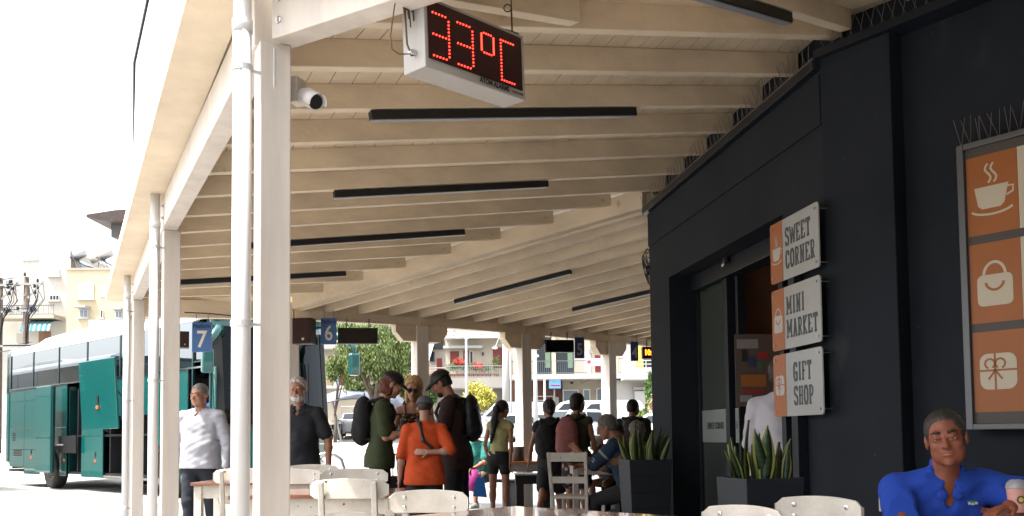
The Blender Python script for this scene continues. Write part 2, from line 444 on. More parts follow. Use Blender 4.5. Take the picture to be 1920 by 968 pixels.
# ------------------------------------------------------------------ strip lights
DIF = mat('lamp_diffuser', (.22, .23, .25), .4)
def strip(p0, p1, label):
    p0, p1 = Vector(p0), Vector(p1); c = (p0 + p1) / 2
    t = thing('strip_light', label, 'light', c, 0, 'black linear lights under the canopy rafters')
    b = MB(); b.bar(p0 - c, p1 - c, .055, .052); b.build('housing', BLACK, t, bevel=.003)
    d = Vector((0, 0, -.029)); b = MB(); b.bar(p0 - c + d, p1 - c + d, .042, .006); b.build('diffuser', DIF, t)
    e_ = (p1 - p0).normalized(); u = Vector((0, 0, .027))
    b = MB(); b.tube([p1 - c + u, p1 - c + u + e_ * .03 + Vector((0, 0, .03)), p1 - c + u + e_ * .0 + Vector((0, .0, .17))], .004, 5); b.build('wire', PIPEM, t)
def under(ln, s0, s1, dz=-.032):
    L, Rr = ln; return L.lerp(Rr, s0) + Vector((0, 0, dz)), L.lerp(Rr, s1) + Vector((0, 0, dz))
def at_px(ln, px):
    lo, hi = -.5, 1.5
    tgt = ray(px, 500); tg = tgt.x / tgt.y
    L, Rr = ln
    # solve (Lx + s dx) = tg (Ly + s dy)
    d = Rr - L; return (tg * L.y - L.x) / (d.x - tg * d.y)
names = ['long black strip light under the ceiling right below the red thermometer sign',
         'black strip light in mid ceiling, second one below the thermometer sign',
         'black strip light below the two longer ones, running behind the nearest post',
         'small black strip light low at the far left, crossing behind the nearest post']
for (k, a_, b2), nm in zip(((2, 695, 1195), (5, 626, 1028), (8, 470, 871), (11, 335, 648)), names):
    if k < len(RAFT):
        ln = RAFT[k]; strip(*under(ln, at_px(ln, a_), at_px(ln, b2)), nm)
strip(*under(RM1, .40, at_px(RM1, 1490)), 'black strip light at the top edge near the dark building')
def far_near(px, py):
    best = None
    for ln in FL[1:]:
        s = at_px(ln, px); p = ln[0].lerp(ln[1], s); v = p - Vector((0, 0, CZ))
        # image height
        f = p.y; y = 819 - .011 * (px - 960) - F_PX * (p.z - CZ) / f
        if best is None or abs(y - py) < best[0]: best = (abs(y - py), ln)
    return best[1]
ln = far_near(1070, 498); strip(*under(ln, at_px(ln, 853), at_px(ln, 1070)), 'slanting black strip light in the far ceiling left of the building corner')
ln = far_near(1150, 562); strip(*under(ln, at_px(ln, 1073), at_px(ln, 1262)), 'black strip light in the far ceiling touching the building corner')
# ================================================================== DARK CAFE BUILDING
bld = thing('station_building', 'charcoal rendered station building with a recessed sliding door', 'building', (0, 0, 0))
NO = Vector((-WD.y, WD.x, 0));  NO = NO if NO.x < 0 else -NO                # outward (left)
TOP = 3.40
def wp(t, o=0.0, z=0.0):
    """t metres from the corner along the wall towards the camera, o metres out of the wall"""
    p = C0 - WD * t + NO * o; return Vector((p.x, p.y, z))
def slab(b, t0, t1, o0, o1, z0, z1):
    P = [wp(t0, o0, z0), wp(t1, o0, z0), wp(t1, o1, z0), wp(t0, o1, z0)]; Q = [p + Vector((0, 0, z1 - z0)) for p in P]
    b.add(P + Q, [(0, 1, 2, 3), (4, 7, 6, 5), (0, 4, 5, 1), (1, 5, 6, 2), (2, 6, 7, 3), (3, 7, 4, 0)])
DT0, DT1, DH = .60, 3.02, 2.57
w = MB()
slab(w, 0, DT0, 0, -.32, 0, TOP); slab(w, DT0, DT1, 0, -.32, DH, TOP); slab(w, DT1, 3.62, 0, -.32, 0, TOP)
w.build('wall', DARKW, bld)
w = MB()    # end wall of the building, running back from the corner
q = C0 + Vector((.31, .04, 0)); w.beam(q + WW * .02, q + WW * 9, .3, TOP); w.build('wall', DARKW, bld)
# ledge under the roof
w = MB(); slab(w, -.05, 3.6, .055, .001, TOP - .08, TOP - .02); w.build('ledge', DARKP, bld, bevel=.004)
w = MB(); slab(w, .02, 3.6, .018, .001, TOP - .42, TOP - .105); w.build('cornice_band', DARKW, bld, bevel=.004)
# fluted pilaster strips right of the door
w = MB()
for (t0, t1, o) in ((3.03, 3.09, .05), (3.13, 3.17, .03), (3.22, 3.30, .07)): slab(w, t0, t1, o, .001, 0, 2.44)
w.build('pilaster', DARKP, bld, bevel=.003)
# pier and lightbox wall turn towards the camera
PD = Vector((.588, -.809, 0)); PN = Vector((-.809, -.588, 0))
Q0 = wp(3.62)
def pw(s, o, z): p = Q0 + PD * s + PN * o; return Vector((p.x, p.y, z))
def pslab(b, s0, s1, o0, o1, z0, z1):
    P = [pw(s0, o0, z0), pw(s1, o0, z0), pw(s1, o1, z0), pw(s0, o1, z0)]; Q = [p + Vector((0, 0, z1 - z0)) for p in P]
    b.add(P + Q, [(0, 1, 2, 3), (4, 7, 6, 5), (0, 4, 5, 1), (1, 5, 6, 2), (2, 6, 7, 3), (3, 7, 4, 0)])
w = MB(); pslab(w, -.02, .44, .002, -.5, 0, TOP); w.build('pier', DARKW, bld, bevel=.006)
w = MB(); pslab(w, .44, 6.0, -.12, -.5, 0, TOP); w.build('wall', DARKW, bld)
w = MB(); pslab(w, -.03, 6.0, .05, -.1, TOP - .02, TOP + .03); w.build('ledge', DARKP, bld)
# door set in the recess
RD = -.31
w = MB(); slab(w, DT0, DT1, RD + .11, RD - .05, DH - .14, DH - .002); w.build('door_operator', DARKP, bld, bevel=.004)
w = MB(); slab(w, DT0 + .01, DT0 + .06, RD + .06, RD - .02, 0, DH - .142); slab(w, DT0 + .72, DT0 + .80, RD + .07, RD - .03, 0, DH - .142)
slab(w, DT0 + .86, DT0 + .91, RD + .02, RD - .05, 0, DH - .142); slab(w, DT0 + .06, DT0 + .72, RD + .05, RD, .0, .10)
w.build('door_frame', DARKP, bld, bevel=.003)
GL2 = mat('smoked_door_glass', (.05, .06, .055), .06, spec=.8)
w = MB(); slab(w, DT0 + .06, DT0 + .72, RD + .03, RD + .015, .10, DH - .142); w.build('door_glass', GL2, bld)
w = MB(); slab(w, DT0 + .065, DT0 + .715, RD + .038, RD + .032, 1.03, 1.32); strip_w = w.build('frosted_band', mat('frosted_film', (.20, .22, .215), .6), bld)
p = wp(DT0 + .40, RD + .041, 1.175)
text('lettering', 'SWEET CORNER', .085, mat('dark_letter_film', (.05, .055, .055), .6), frame(p, -WD, NO), bld, .001, .001, .62)
p = wp(DT0 + .885, RD + .025, 1.175)
w = MB(); slab(w, DT0 + .845, DT0 + .915, RD + .035, RD + .03, 1.03, 1.32); w.build('frosted_band', MATS['frosted_film'], bld)
text('lettering', 'E', .085, MATS['dark_letter_film'], frame(wp(DT0 + .88, RD + .038, 1.175), -WD, NO), bld, .001, .001, .62)
# sensor above the opening
sn = thing('door_sensor', 'small black motion sensor above the sliding door', 'sensor', wp(DT0 + .95, RD + .13, DH - .02))
b = MB(); b.box((0, 0, 0), (.05, .10, .06)); b.build('housing', BLACK, sn, bevel=.012)
b = MB(); b.box((-.03, -.02, -.045), (.004, .07, .02)); b.build('sticker', mat('white_sticker', (.6, .6, .58), .5), sn)
# dim shop interior: back wall, side wall, floor comes from the pavement
BR = mat('brown_interior_wall', (.30, .15, .09), .7, noise=.2, nscale=2)
w = MB(); slab(w, -.2, 3.6, -2.30, -2.40, 0, TOP); slab(w, DT0 + .25, DT0 + .30, -.42, -2.3, 0, TOP); slab(w, 3.5, 3.55, -.42, -2.3, 0, TOP); slab(w, -.3, 3.7, -.33, -2.5, TOP - .42, TOP - .36)
w.build('interior_wall', BR, bld)
nb = thing('notice_board', 'dim notice board with coloured leaflets just inside the open door', 'notice board', (2.03, 7.55, .835)); nb.scale = (.55, .55, .55)
def nbx(b, s0, s1, z0, z1, d=0.0):
    # board faces the camera, spans left-right
    b.box(((s0 + s1) / 2, d, (z0 + z1) / 2), (s1 - s0, .02, z1 - z0))
b = MB(); nbx(b, -.30, .42, .9, 2.0); b.build('panel', mat('board_panel', (.10, .07, .06), .6), nb)
LC = {'red_leaflet': (.30, .03, .02), 'orange_leaflet': (.32, .11, .02), 'blue_leaflet': (.03, .05, .10), 'green_leaflet': (.05, .12, .06), 'pale_leaflet': (.25, .24, .23), 'black_leaflet': (.02, .02, .02)}
for (s0, s1, z0, z1, c) in ((-.27, .05, 1.78, 1.92, 'pale_leaflet'), (.05, .2, 1.62, 1.72, 'red_leaflet'), (-.2, -.12, 1.58, 1.76, 'black_leaflet'), (-.1, 0, 1.5, 1.66, 'blue_leaflet'), (.04, .12, 1.45, 1.58, 'green_leaflet'), (-.22, .16, 1.2, 1.38, 'orange_leaflet'), (-.2, .14, 1.1, 1.16, 'red_leaflet'), (-.24, -.06, .97, 1.07, 'pale_leaflet')):
    b = MB(); nbx(b, s0, s1, z0, z1, -.013); b.build('leaflet', mat(c, LC[c], .6), nb)

# bird spikes along the wall top and on the lightbox
WIRE = mat('grey_wire', (.20, .17, .15), .5, metal=.5)
b = MB()
n = 90
for i in range(n):
    t = -.02 + 3.6 * i / n
    p = wp(t, .05, TOP - .01); q = wp(t + (.045 if i % 2 else -.045), .07, TOP + .13 + .02 * random.random()); b.bar(p, q, .0022)
b.bar(wp(-.05, .05, TOP - .012), wp(3.6, .05, TOP - .012), .014, .006)
tag(b.build('bird_spikes', WIRE), 'row of thin wire bird spikes between rafter ends on the door wall', 'bird spikes')
b = MB()
for i in range(60):
    s = .02 + 2.0 * i / 60; b.bar(pw(s, 0, TOP + .03), pw(s + (.05 if i % 2 else -.05), .02, TOP + .17), .0022)
b.bar(pw(0, 0, TOP + .032), pw(2.0, 0, TOP + .032), .014, .006)
tag(b.build('bird_spikes', WIRE), 'row of wire bird spikes on the ledge above the pier', 'bird spikes')

# ------------------------------------------------------------------ icon helpers (pale shapes on brown)
def arc(cx, cy, r, a0, a1, n=14, ry=None):
    ry = ry or r; return [(cx + r * math.cos(R(a0 + (a1 - a0) * i / n)), cy + ry * math.sin(R(a0 + (a1 - a0) * i / n))) for i in range(n + 1)]
def band(path, w):
    L, Rg = [], []
    for i, (x, y) in enumerate(path):
        x0, y0 = path[max(0, i - 1)]; x1, y1 = path[min(len(path) - 1, i + 1)]; d = math.hypot(x1 - x0, y1 - y0) or 1
        nx, ny = -(y1 - y0) / d, (x1 - x0) / d; k = w / 2 * (1 if isinstance(w, float) else 1)
        L.append((x + nx * k, y + ny * k)); Rg.append((x - nx * k, y - ny * k))
    return L, Rg
def draw_band(b, path, w, o, u, v, t):
    L, Rg = band(path, w)
    for i in range(len(path) - 1):
        b.prism([Rg[i], Rg[i + 1], L[i + 1], L[i]], o, u, v, t)
def icon_cup(o, u, v, s, t, fg, bg, parent):
    b = MB(); b.prism([(-.30 * s, .14 * s), (-.24 * s, -.20 * s), (-.17 * s, -.26 * s), (.15 * s, -.26 * s), (.22 * s, -.20 * s), (.30 * s, .14 * s)], o, u, v, t)
    draw_band(b, [(.27 * s, .08 * s), (.38 * s, .07 * s), (.37 * s, -.03 * s), (.26 * s, -.08 * s)], .035 * s, o, u, v, t)
    draw_band(b, arc(0, -.24 * s, .38 * s, 200, 340, 12, .13 * s), .04 * s, o, u, v, t)
    for dx in (-.05, .05):
        draw_band(b, [(dx * s + .05 * s * math.sin(k * .9), (.20 + k * .05) * s) for k in range(8)], .035 * s, o, u, v, t)
    return b.build('cup_icon', fg, parent)
def icon_bag(o, u, v, s, t, fg, bg, parent):
    b = MB(); b.prism(rrect(.62 * s, .56 * s, .10 * s, 4, 0, -.14 * s), o, u, v, t)
    draw_band(b, arc(0, .12 * s, .19 * s, 0, 180, 14, .24 * s), .05 * s, o, u, v, t); x = b.build('bag_icon', fg, parent)
    b = MB(); draw_band(b, arc(0, .03 * s, .16 * s, 190, 350, 12, .17 * s), .045 * s, Vector(o) + Vector(u).cross(Vector(v)).normalized() * (t + .0002), u, v, t)
    b.build('bag_handle_icon', bg, x); return x
def icon_gift(o, u, v, s, t, fg, bg, parent):
    b = MB(); b.prism(rrect(.64 * s, .64 * s, .15 * s, 5), o, u, v, t); x = b.build('gift_icon', fg, parent)
    o2 = Vector(o) + Vector(u).cross(Vector(v)).normalized() * (t + .0002); b = MB()
    draw_band(b, [(-.05 * s, .32 * s), (-.05 * s, -.32 * s)], .035 * s, o2, u, v, t)
    draw_band(b, [(-.32 * s, .02 * s), (.32 * s, .02 * s)], .035 * s, o2, u, v, t)
    draw_band(b, arc(-.14 * s, .14 * s, .085 * s, -60, 250), .035 * s, o2, u, v, t); draw_band(b, arc(.04 * s, .14 * s, .085 * s, -70, 240), .035 * s, o2, u, v, t)
    draw_band(b, [(-.05 * s, .02 * s), (-.17 * s, -.14 * s)], .035 * s, o2, u, v, t); draw_band(b, [(-.05 * s, .02 * s), (.07 * s, -.14 * s)], .035 * s, o2, u, v, t)
    b.build('ribbon_icon', bg, x); return x

GLY = {'S': [[(.92,.80),(.75,.97),(.25,.97),(.08,.82),(.12,.62),(.88,.40),(.92,.18),(.75,.03),(.25,.03),(.08,.20)]], 'W': [[(.0,1),(.24,0),(.5,.85),(.76,0),(1,1)]], 'E': [[(.18,0),(.18,1)],[(.0,.97),(.9,.97),(.9,.80)],[(.18,.5),(.62,.5)],[(.0,.03),(.94,.03),(.94,.22)]],
 'T': [[(.5,0),(.5,1)],[(.03,.80),(.03,.97),(.97,.97),(.97,.80)],[(.28,.03),(.72,.03)]], 'C': [[(.90,.76),(.76,.96),(.3,.97),(.08,.75),(.08,.25),(.3,.03),(.76,.04),(.92,.22)]], 'O': [[(.3,.97),(.7,.97),(.92,.75),(.92,.25),(.7,.03),(.3,.03),(.08,.25),(.08,.75),(.3,.97)]],
 'R': [[(.2,0),(.2,1)],[(.0,.97),(.65,.97),(.85,.85),(.85,.62),(.65,.5),(.2,.5)],[(.52,.5),(.85,.03),(1,.03)],[(.0,.03),(.4,.03)]], 'N': [[(.18,0),(.18,1),(.80,.0),(.80,1)],[(.0,.97),(.2,.97)],[(.0,.03),(.36,.03)],[(.62,.97),(1,.97)]],
 'M': [[(.14,0),(.14,1),(.5,.3),(.86,1),(.86,0)],[(-.02,.03),(.30,.03)],[(.70,.03),(1.02,.03)],[(-.02,.97),(.14,.97)],[(.86,.97),(1.02,.97)]], 'I': [[(.5,0),(.5,1)],[(.2,.97),(.8,.97)],[(.2,.03),(.8,.03)]], 'A': [[(.14,0),(.5,.98),(.86,0)],[(.25,.34),(.75,.34)],[(-.02,.03),(.30,.03)],[(.70,.03),(1.02,.03)]],
 'K': [[(.18,0),(.18,1)],[(.9,.97),(.25,.48),(.88,.03)],[(.0,.97),(.36,.97)],[(.0,.03),(.36,.03)],[(.68,.97),(1,.97)],[(.7,.03),(1.02,.03)]], 'G': [[(.90,.78),(.76,.96),(.3,.97),(.08,.75),(.08,.25),(.3,.03),(.88,.03),(.88,.44),(.55,.44)]], 'F': [[(.18,0),(.18,1)],[(.0,.97),(.92,.97),(.92,.78)],[(.18,.5),(.64,.5)],[(.0,.03),(.42,.03)]],
 'H': [[(.18,0),(.18,1)],[(.82,0),(.82,1)],[(.18,.5),(.82,.5)],[(.0,.97),(.36,.97)],[(.0,.03),(.36,.03)],[(.64,.97),(1,.97)],[(.64,.03),(1,.03)]], 'P': [[(.2,0),(.2,1)],[(.0,.97),(.65,.97),(.9,.85),(.9,.60),(.65,.46),(.2,.46)],[(.0,.03),(.44,.03)]]}
def slab_text(s_, hgt, m, o, u, v, nn, parent):
    """condensed slab lettering drawn from strokes, one mesh per line"""
    rows = s_.split('\n'); cw, gap, lead = hgt * .44, hgt * .17, hgt * 1.36
    wf_ = lambda ch: {'W': 1.45, 'M': 1.5, 'I': .62, 'N': 1.15}.get(ch, 1.0); wl_ = [sum(wf_(ch) for ch in r_) * cw + (len(r_) - 1) * gap for r_ in rows]; x0 = -max(wl_) / 2
    for i, r_ in enumerate(rows):
        b = MB(); y0 = (len(rows) - 1) / 2 * lead - i * lead - hgt / 2
        ox = x0 - cw - gap; pw_ = 1.0
        for j, ch in enumerate(r_):
            ox += pw_ * cw + gap; pw_ = wf_(ch)
            q_ = 0
            for k, path in enumerate(GLY[ch]):
                P_ = [(ox + px_ * cw * pw_, y0 + py_ * hgt) for px_, py_ in path]; sw = hgt * (.14 if ch in 'MNW' and k == 0 else .17 if k == 0 else .12)
                for a_, c_ in zip(P_, P_[1:]):
                    q_ += 1; d_ = Vector((c_[0] - a_[0], c_[1] - a_[1])); e_ = d_.normalized() * sw * .22
                    draw_band(b, [(a_[0] - e_.x, a_[1] - e_.y), (c_[0] + e_.x, c_[1] + e_.y)], sw, o + nn * (.00008 * q_), u, v, .0010)
        b.build('lettering', m, parent)
ACR = mat('pale_acrylic_sheet', (.36, .37, .365), .25, noise=.05, nscale=3)
BRN = mat('rust_brown_print', (.34, .12, .05), .35)
SLT = mat('slate_letter_print', (.06, .07, .075), .5)
SIGNS = [('SWEET\nCORNER', (425, 535), icon_cup, 'wall sign reading SWEET CORNER with a cup symbol, topmost of three'),
         ('MINI\nMARKET', (548, 660), icon_bag, 'wall sign reading MINI MARKET with a shopping bag symbol, middle of three'),
         ('GIFT\nSHOP', (668, 782), icon_gift, 'wall sign reading GIFT SHOP with a gift box symbol, lowest of three')]
ts0, ts1, so = 2.99, 3.66, .07
for (s_, (y0, y1), ic, lab) in SIGNS:
    pl = wp(ts0, so); Y = pl.y
    zt, zb = at(1457, y0, Y).z, at(1460, y1, Y).z
    h = zt - zb; wd = ts1 - ts0; cc = wp((ts0 + ts1) / 2, so, (zt + zb) / 2)
    t = thing('wall_sign', lab, 'sign', cc, 0, 'three acrylic signs beside the door')
    u = -WD; v = Vector((0, 0, 1)); nn = u.cross(v)
    b = MB(); b.prism(rrect(wd, h, .022), (0, 0, 0), u, v, .008); b.build('panel', ACR, t)
    o = Vector(nn) * .0085; fw = wd * .275
    b = MB(); pr = [p for p in rrect(wd, h, .022) if p[0] <= -wd / 2 + fw]
    pr = [(-wd / 2 + fw, h / 2)] + [p for p in rrect(wd, h, .022) if p[0] < 0 and p[1] > 0] + [p for p in rrect(wd, h, .022) if p[0] < 0 and p[1] < 0] + [(-wd / 2 + fw, -h / 2)]
    b.prism(pr, o, u, v, .0015); b.build('brown_panel', BRN, t)
    ic(o + u * (-wd / 2 + fw * .52) + nn * .002, u, v, fw * 1.1, .001, mat('pale_icon_print', (.42, .41, .38), .4), BRN, t)
    tp = o + u * (fw / 2 - .005) + nn * .0006
    slab_text(s_, h * .275, SLT, tp, u, v, nn, t)
    for a_ in (-wd / 2 + .035, wd / 2 - .035):
        for c_ in (-h / 2 + .035, h / 2 - .035):
            b = MB(); q = u * a_ + v * c_; b.tube([q + nn * .0095, q + nn * .016], .0085, 10); b.tube([q - nn * .001, q - nn * (so - .002)], .004, 6); b.build('standoff', STEEL, t)

# ------------------------------------------------------------------ lightbox with three symbols
LBs0 = .805; LBz0, LBz1 = 1.11, 2.62
pl = pw(LBs0, -.11, 0)
lb = thing('lightbox_sign', 'tall grey framed sign with cup, bag and gift symbols on orange squares', 'sign', pl)
u, v, nn = PD, Vector((0, 0, 1)), PN
WBX = 1.3
b = MB(); fr = .05
for (a0, a1, z0, z1) in ((0, .035, LBz0, LBz1), (WBX - .035, WBX, LBz0, LBz1), (.0355, WBX - .0355, LBz0, LBz0 + .03), (.0355, WBX - .0355, LBz1 - .03, LBz1)):
    b.prism([(a0, z0), (a1, z0), (a1, z1), (a0, z1)], (0, 0, 0), u, v, .12)
b.build('frame', mat('aluminium_frame', (.12, .125, .13), .4, metal=.5), lb, bevel=.003)
b = MB(); b.prism([(.036, LBz0 + .031), (WBX - .036, LBz0 + .031), (WBX - .036, LBz1 - .031), (.036, LBz1 - .031)], (0, 0, 0), u, v, .10)
b.build('panel', mat('dark_brown_panel', (.06, .05, .045), .5), lb)
ORG = mat('orange_print', (.30, .095, .020), .45, noise=.06, nscale=3); CRM = mat('cream_print', (.48, .42, .32), .4)
hh = (LBz1 - LBz0 - .06); th = (hh - .20) / 3
for i, ic in enumerate((icon_gift, icon_bag, icon_cup)):
    z0 = LBz0 + .03 + .06 + i * (th + .045)
    b = MB(); b.prism([(.042, z0), (.30, z0), (.30, z0 + th), (.042, z0 + th)], nn * .1005, u, v, .002); b.build('orange_tile', ORG, lb)
    b = MB(); b.prism([(.302, z0), (WBX - .05, z0), (WBX - .05, z0 + th), (.302, z0 + th)], nn * .1005, u, v, .002); b.build('cream_tile', CRM, lb)
    ic(nn * .103 + u * .168 + v * (z0 + th / 2), u, v, .29, .001, CRM, ORG, lb)
b = MB()
for i in range(26):
    s = LBs0 + .0 + 1.3 * i / 26
    for dx in (-.03, .02): b.bar(pw(s, -.05, LBz1 + .001), pw(s + dx + random.uniform(-.02, .02), -.03, LBz1 + .13 + random.uniform(0, .03)), .0022)
tag(b.build('bird_spikes', WIRE), 'wire bird spikes standing on top of the framed orange sign', 'bird spikes')

# ------------------------------------------------------------------ thermometer sign
ths = thing('thermometer_sign', 'grey boxed LED display showing 33 degrees C in red, hanging from the canopy', 'display', (0, 0, 0))
hS = 1.40
fl = Vector((-.22 * hS, 2.384 * hS, 0)); frr = Vector((.0536 * hS, 2.681 * hS, 0))
zb = CZ + hS - .005; zt = CZ + 1.1845 * hS + .012
u = (frr - fl).normalized(); nb_ = Vector((u.y, -u.x, 0)); nb_ = nb_ if nb_.y < 0 else -nb_
wS = (frr - fl).length; hT = zt - zb
b = MB(); o = fl - nb_ * .13
b.prism([(0, 0), (wS, 0), (wS, hT), (0, hT)], up(o, zb), u, (0, 0, 1), .125 if u.cross(Vector((0, 0, 1))).dot(nb_) > 0 else -.125)
b.build('housing', mat('grey_sign_housing', (.42, .40, .37), .4, noise=.06), ths, bevel=.004)
nn = nb_; v = Vector((0, 0, 1)); o = up(fl, zb) - nn * .004
b = MB(); b.prism([(.016, .036), (wS - .022, .036), (wS - .022, hT - .016), (.016, hT - .016)], o, u, v, .004); b.build('screen', mat('dark_red_screen', (.028, .003, .006), .25), ths)
LED = mat('red_led', (.6, .02, .02), .4, emit=(1.0, .035, .02), estr=2.6)
def led_glyph(x0, y0, w_, h_, segs):
    b = MB(); pts = set()
    nv, nh = 7, 6
    X = lambda i: x0 + w_ * i / (nh - 1); Yv = lambda j: y0 + h_ * j / (2 * nv - 2)
    if 'a' in segs: pts |= {(X(i), Yv(2 * nv - 2)) for i in range(nh)}
    if 'g' in segs: pts |= {(X(i), Yv(nv - 1)) for i in range(nh)}
    if 'd' in segs: pts |= {(X(i), Yv(0)) for i in range(nh)}
    if 'b' in segs: pts |= {(x0 + w_, Yv(j)) for j in range(nv - 1, 2 * nv - 1)}
    if 'c' in segs: pts |= {(x0 + w_, Yv(j)) for j in range(0, nv)}
    if 'e' in segs: pts |= {(x0, Yv(j)) for j in range(0, nv)}
    if 'f' in segs: pts |= {(x0, Yv(j)) for j in range(nv - 1, 2 * nv - 1)}
    M = frame((0, 0, 0), u, nn).to_3x3()
    pts = {q_ for q_ in pts if not (segs != 'afed' and abs(q_[0] - x0 - w_) < 1e-6 and (abs(q_[1] - y0 - h_) < 1e-6 or abs(q_[1] - y0) < 1e-6)) and not (segs == 'abcdef' and abs(q_[0] - x0) < 1e-6 and (abs(q_[1] - y0 - h_) < 1e-6 or abs(q_[1] - y0) < 1e-6))}
    for (a_, c_) in pts: b.lathe([(.0038, 0), (.0032, .003), (.0010, .0038)], o + nn * .0042 + u * a_ + v * c_, 8, M)
    return b.build('led_digit', LED, ths)
dh = hT * .66; dy = hT * .20; dw = wS * .145
dh = hT * .60; dy = hT * .185
for x0, sg in ((.07, 'abgcd'), (.30, 'abgcd')): led_glyph(wS * x0, dy, dw, dh, sg)
led_glyph(wS * .735, dy, dw * .92, dh, 'afed')
b_o = led_glyph(wS * .535, dy + dh * .52, dw * .85, dh * .48, 'abcdef')
text('lettering', 'ATOM ALARMS', .030, BLACK, frame(o + nn * .0045 + u * (wS * .66) + v * .020, u, nn), ths, .0004, .0010, .85)
text('lettering', 'Tel. 28210-75200', .0125, BLACK, frame(o + nn * .0045 + u * (wS * .90) + v * .018, u, nn), ths, .0004, .0002, .8)
b = MB(); q = up(frr, zt) - nn * .05 - u * .02
b.tube([q, q + v * .05, q + v * .13], .004, 6); b.bar(q + v * .02 - u * .05, q + v * .025 + u * .03, .02, .006)
b.tube([q + v * .13 + Vector((.016 * math.cos(a_), 0, .016 * math.sin(a_))) + Vector((-.016, 0, 0)) for a_ in [i * 2 * PI / 10 for i in range(11)]], .003, 5)
b.tube([q + v * .13, q + v * .32], .003, 5)
b.build('hook', mat('rusty_wire', (.06, .035, .02), .7), ths)
b = MB(); bl = up(fl - nn * -.0, zb) - nn * .09 - u * .0
pt = lambda a_, c_, d_=.06: up(fl, zb) - nn * d_ - u * a_ + v * c_
BRW = mat('brown_cable', (.10, .065, .035), .6)
b.tube([pt(.0, .06), pt(.02, .05), pt(.04, .09), pt(.045, .2), pt(.03, .36), pt(.0, .5)], .004, 6)
b.tube([pt(.0, .075), pt(.03, .055), pt(.08, .04), pt(.115, .05), pt(.12, .10), pt(.10, .2), pt(.09, .24), pt(.05, .33), pt(.01, .45)], .0025, 6)
for i in range(7): b.tube([pt(-.005 + .008 * i, .16 + .03 * (i % 3)), pt(.0 + .01 * i, .28), pt(-.01 + .008 * i, .42), pt(0, .55)], .003, 5)
b.build('cable', BRW, ths)
b = MB(); b.lathe([(.012, 0), (.012, .02), (.007, .03)], pt(0, .065), 10, frame((0, 0, 0), nn, -u).to_3x3()); b.build('cable_gland', STEEL, ths)
ths.matrix_world = Matrix.Translation(up(fl, zb)) @ Matrix.Rotation(R(2.0), 4, nn) @ Matrix.Translation(-up(fl, zb))

# ------------------------------------------------------------------ security camera on the near post
cc = at(557, 172, 3.78)
cv = thing('security_camera', 'white bullet security camera on a junction box on the nearest post', 'camera', cc)
b = MB(); b.box((0, 0, 0), (.035, .06, .092), rz=R(-20)); b.build('junction_box', mat('off_white_plastic', (.62, .58, .52), .4), cv, bevel=.004)
a0, a1 = at(566, 178, 3.76) - cc, at(600, 195, 3.66) - cc; ax = (a1 - a0).normalized(); M = frame((0, 0, 0), ax.cross(Vector((0, 0, 1))), ax).to_3x3()
b = MB(); b.tube([Vector((.01, 0, 0)), a0 + ax * .01], .010, 10); b.build('bracket', GREYM, cv)
b = MB(); b.lathe([(.012, 0), (.028, .008), (.030, .02), (.030, .095), (.026, .095)], a0, 20, M); b.build('housing', MATS['off_white_plastic'], cv, smooth=True)
b = MB(); sh = []
L = .135
ring = [(math.cos(R(t_)), math.sin(R(t_))) for t_ in range(-20, 205, 15)]
e1 = ax.cross(Vector((0, 0, 1))).normalized(); e2 = e1.cross(ax); e2 = e2 if e2.z > 0 else -e2
for i in range(len(ring) - 1):
    for r_ in (.034,):
        A = a0 + ax * .03 + e1 * ring[i][0] * r_ + e2 * ring[i][1] * r_; B = a0 + ax * .03 + e1 * ring[i + 1][0] * r_ + e2 * ring[i + 1][1] * r_
        b.add([A, B, B + ax * .085, A + ax * .085, A * 1 - (e1 * ring[i][0] + e2 * ring[i][1]) * .002, B - (e1 * ring[i + 1][0] + e2 * ring[i + 1][1]) * .002, B + ax * .085 - (e1 * ring[i + 1][0] + e2 * ring[i + 1][1]) * .002, A + ax * .085 - (e1 * ring[i][0] + e2 * ring[i][1]) * .002], [(0, 1, 2, 3), (7, 6, 5, 4), (2, 6, 7, 3), (0, 4, 5, 1)])
b.build('sun_shield', mat('grey_white_plastic', (.60, .58, .55), .4), cv, smooth=True)
b = MB(); b.lathe([(.027, .093), (.024, .1), (.0, .101)], a0, 20, M); b.build('lens', BLACK, cv)
cv.scale = (1.2, 1.2, 1.2)
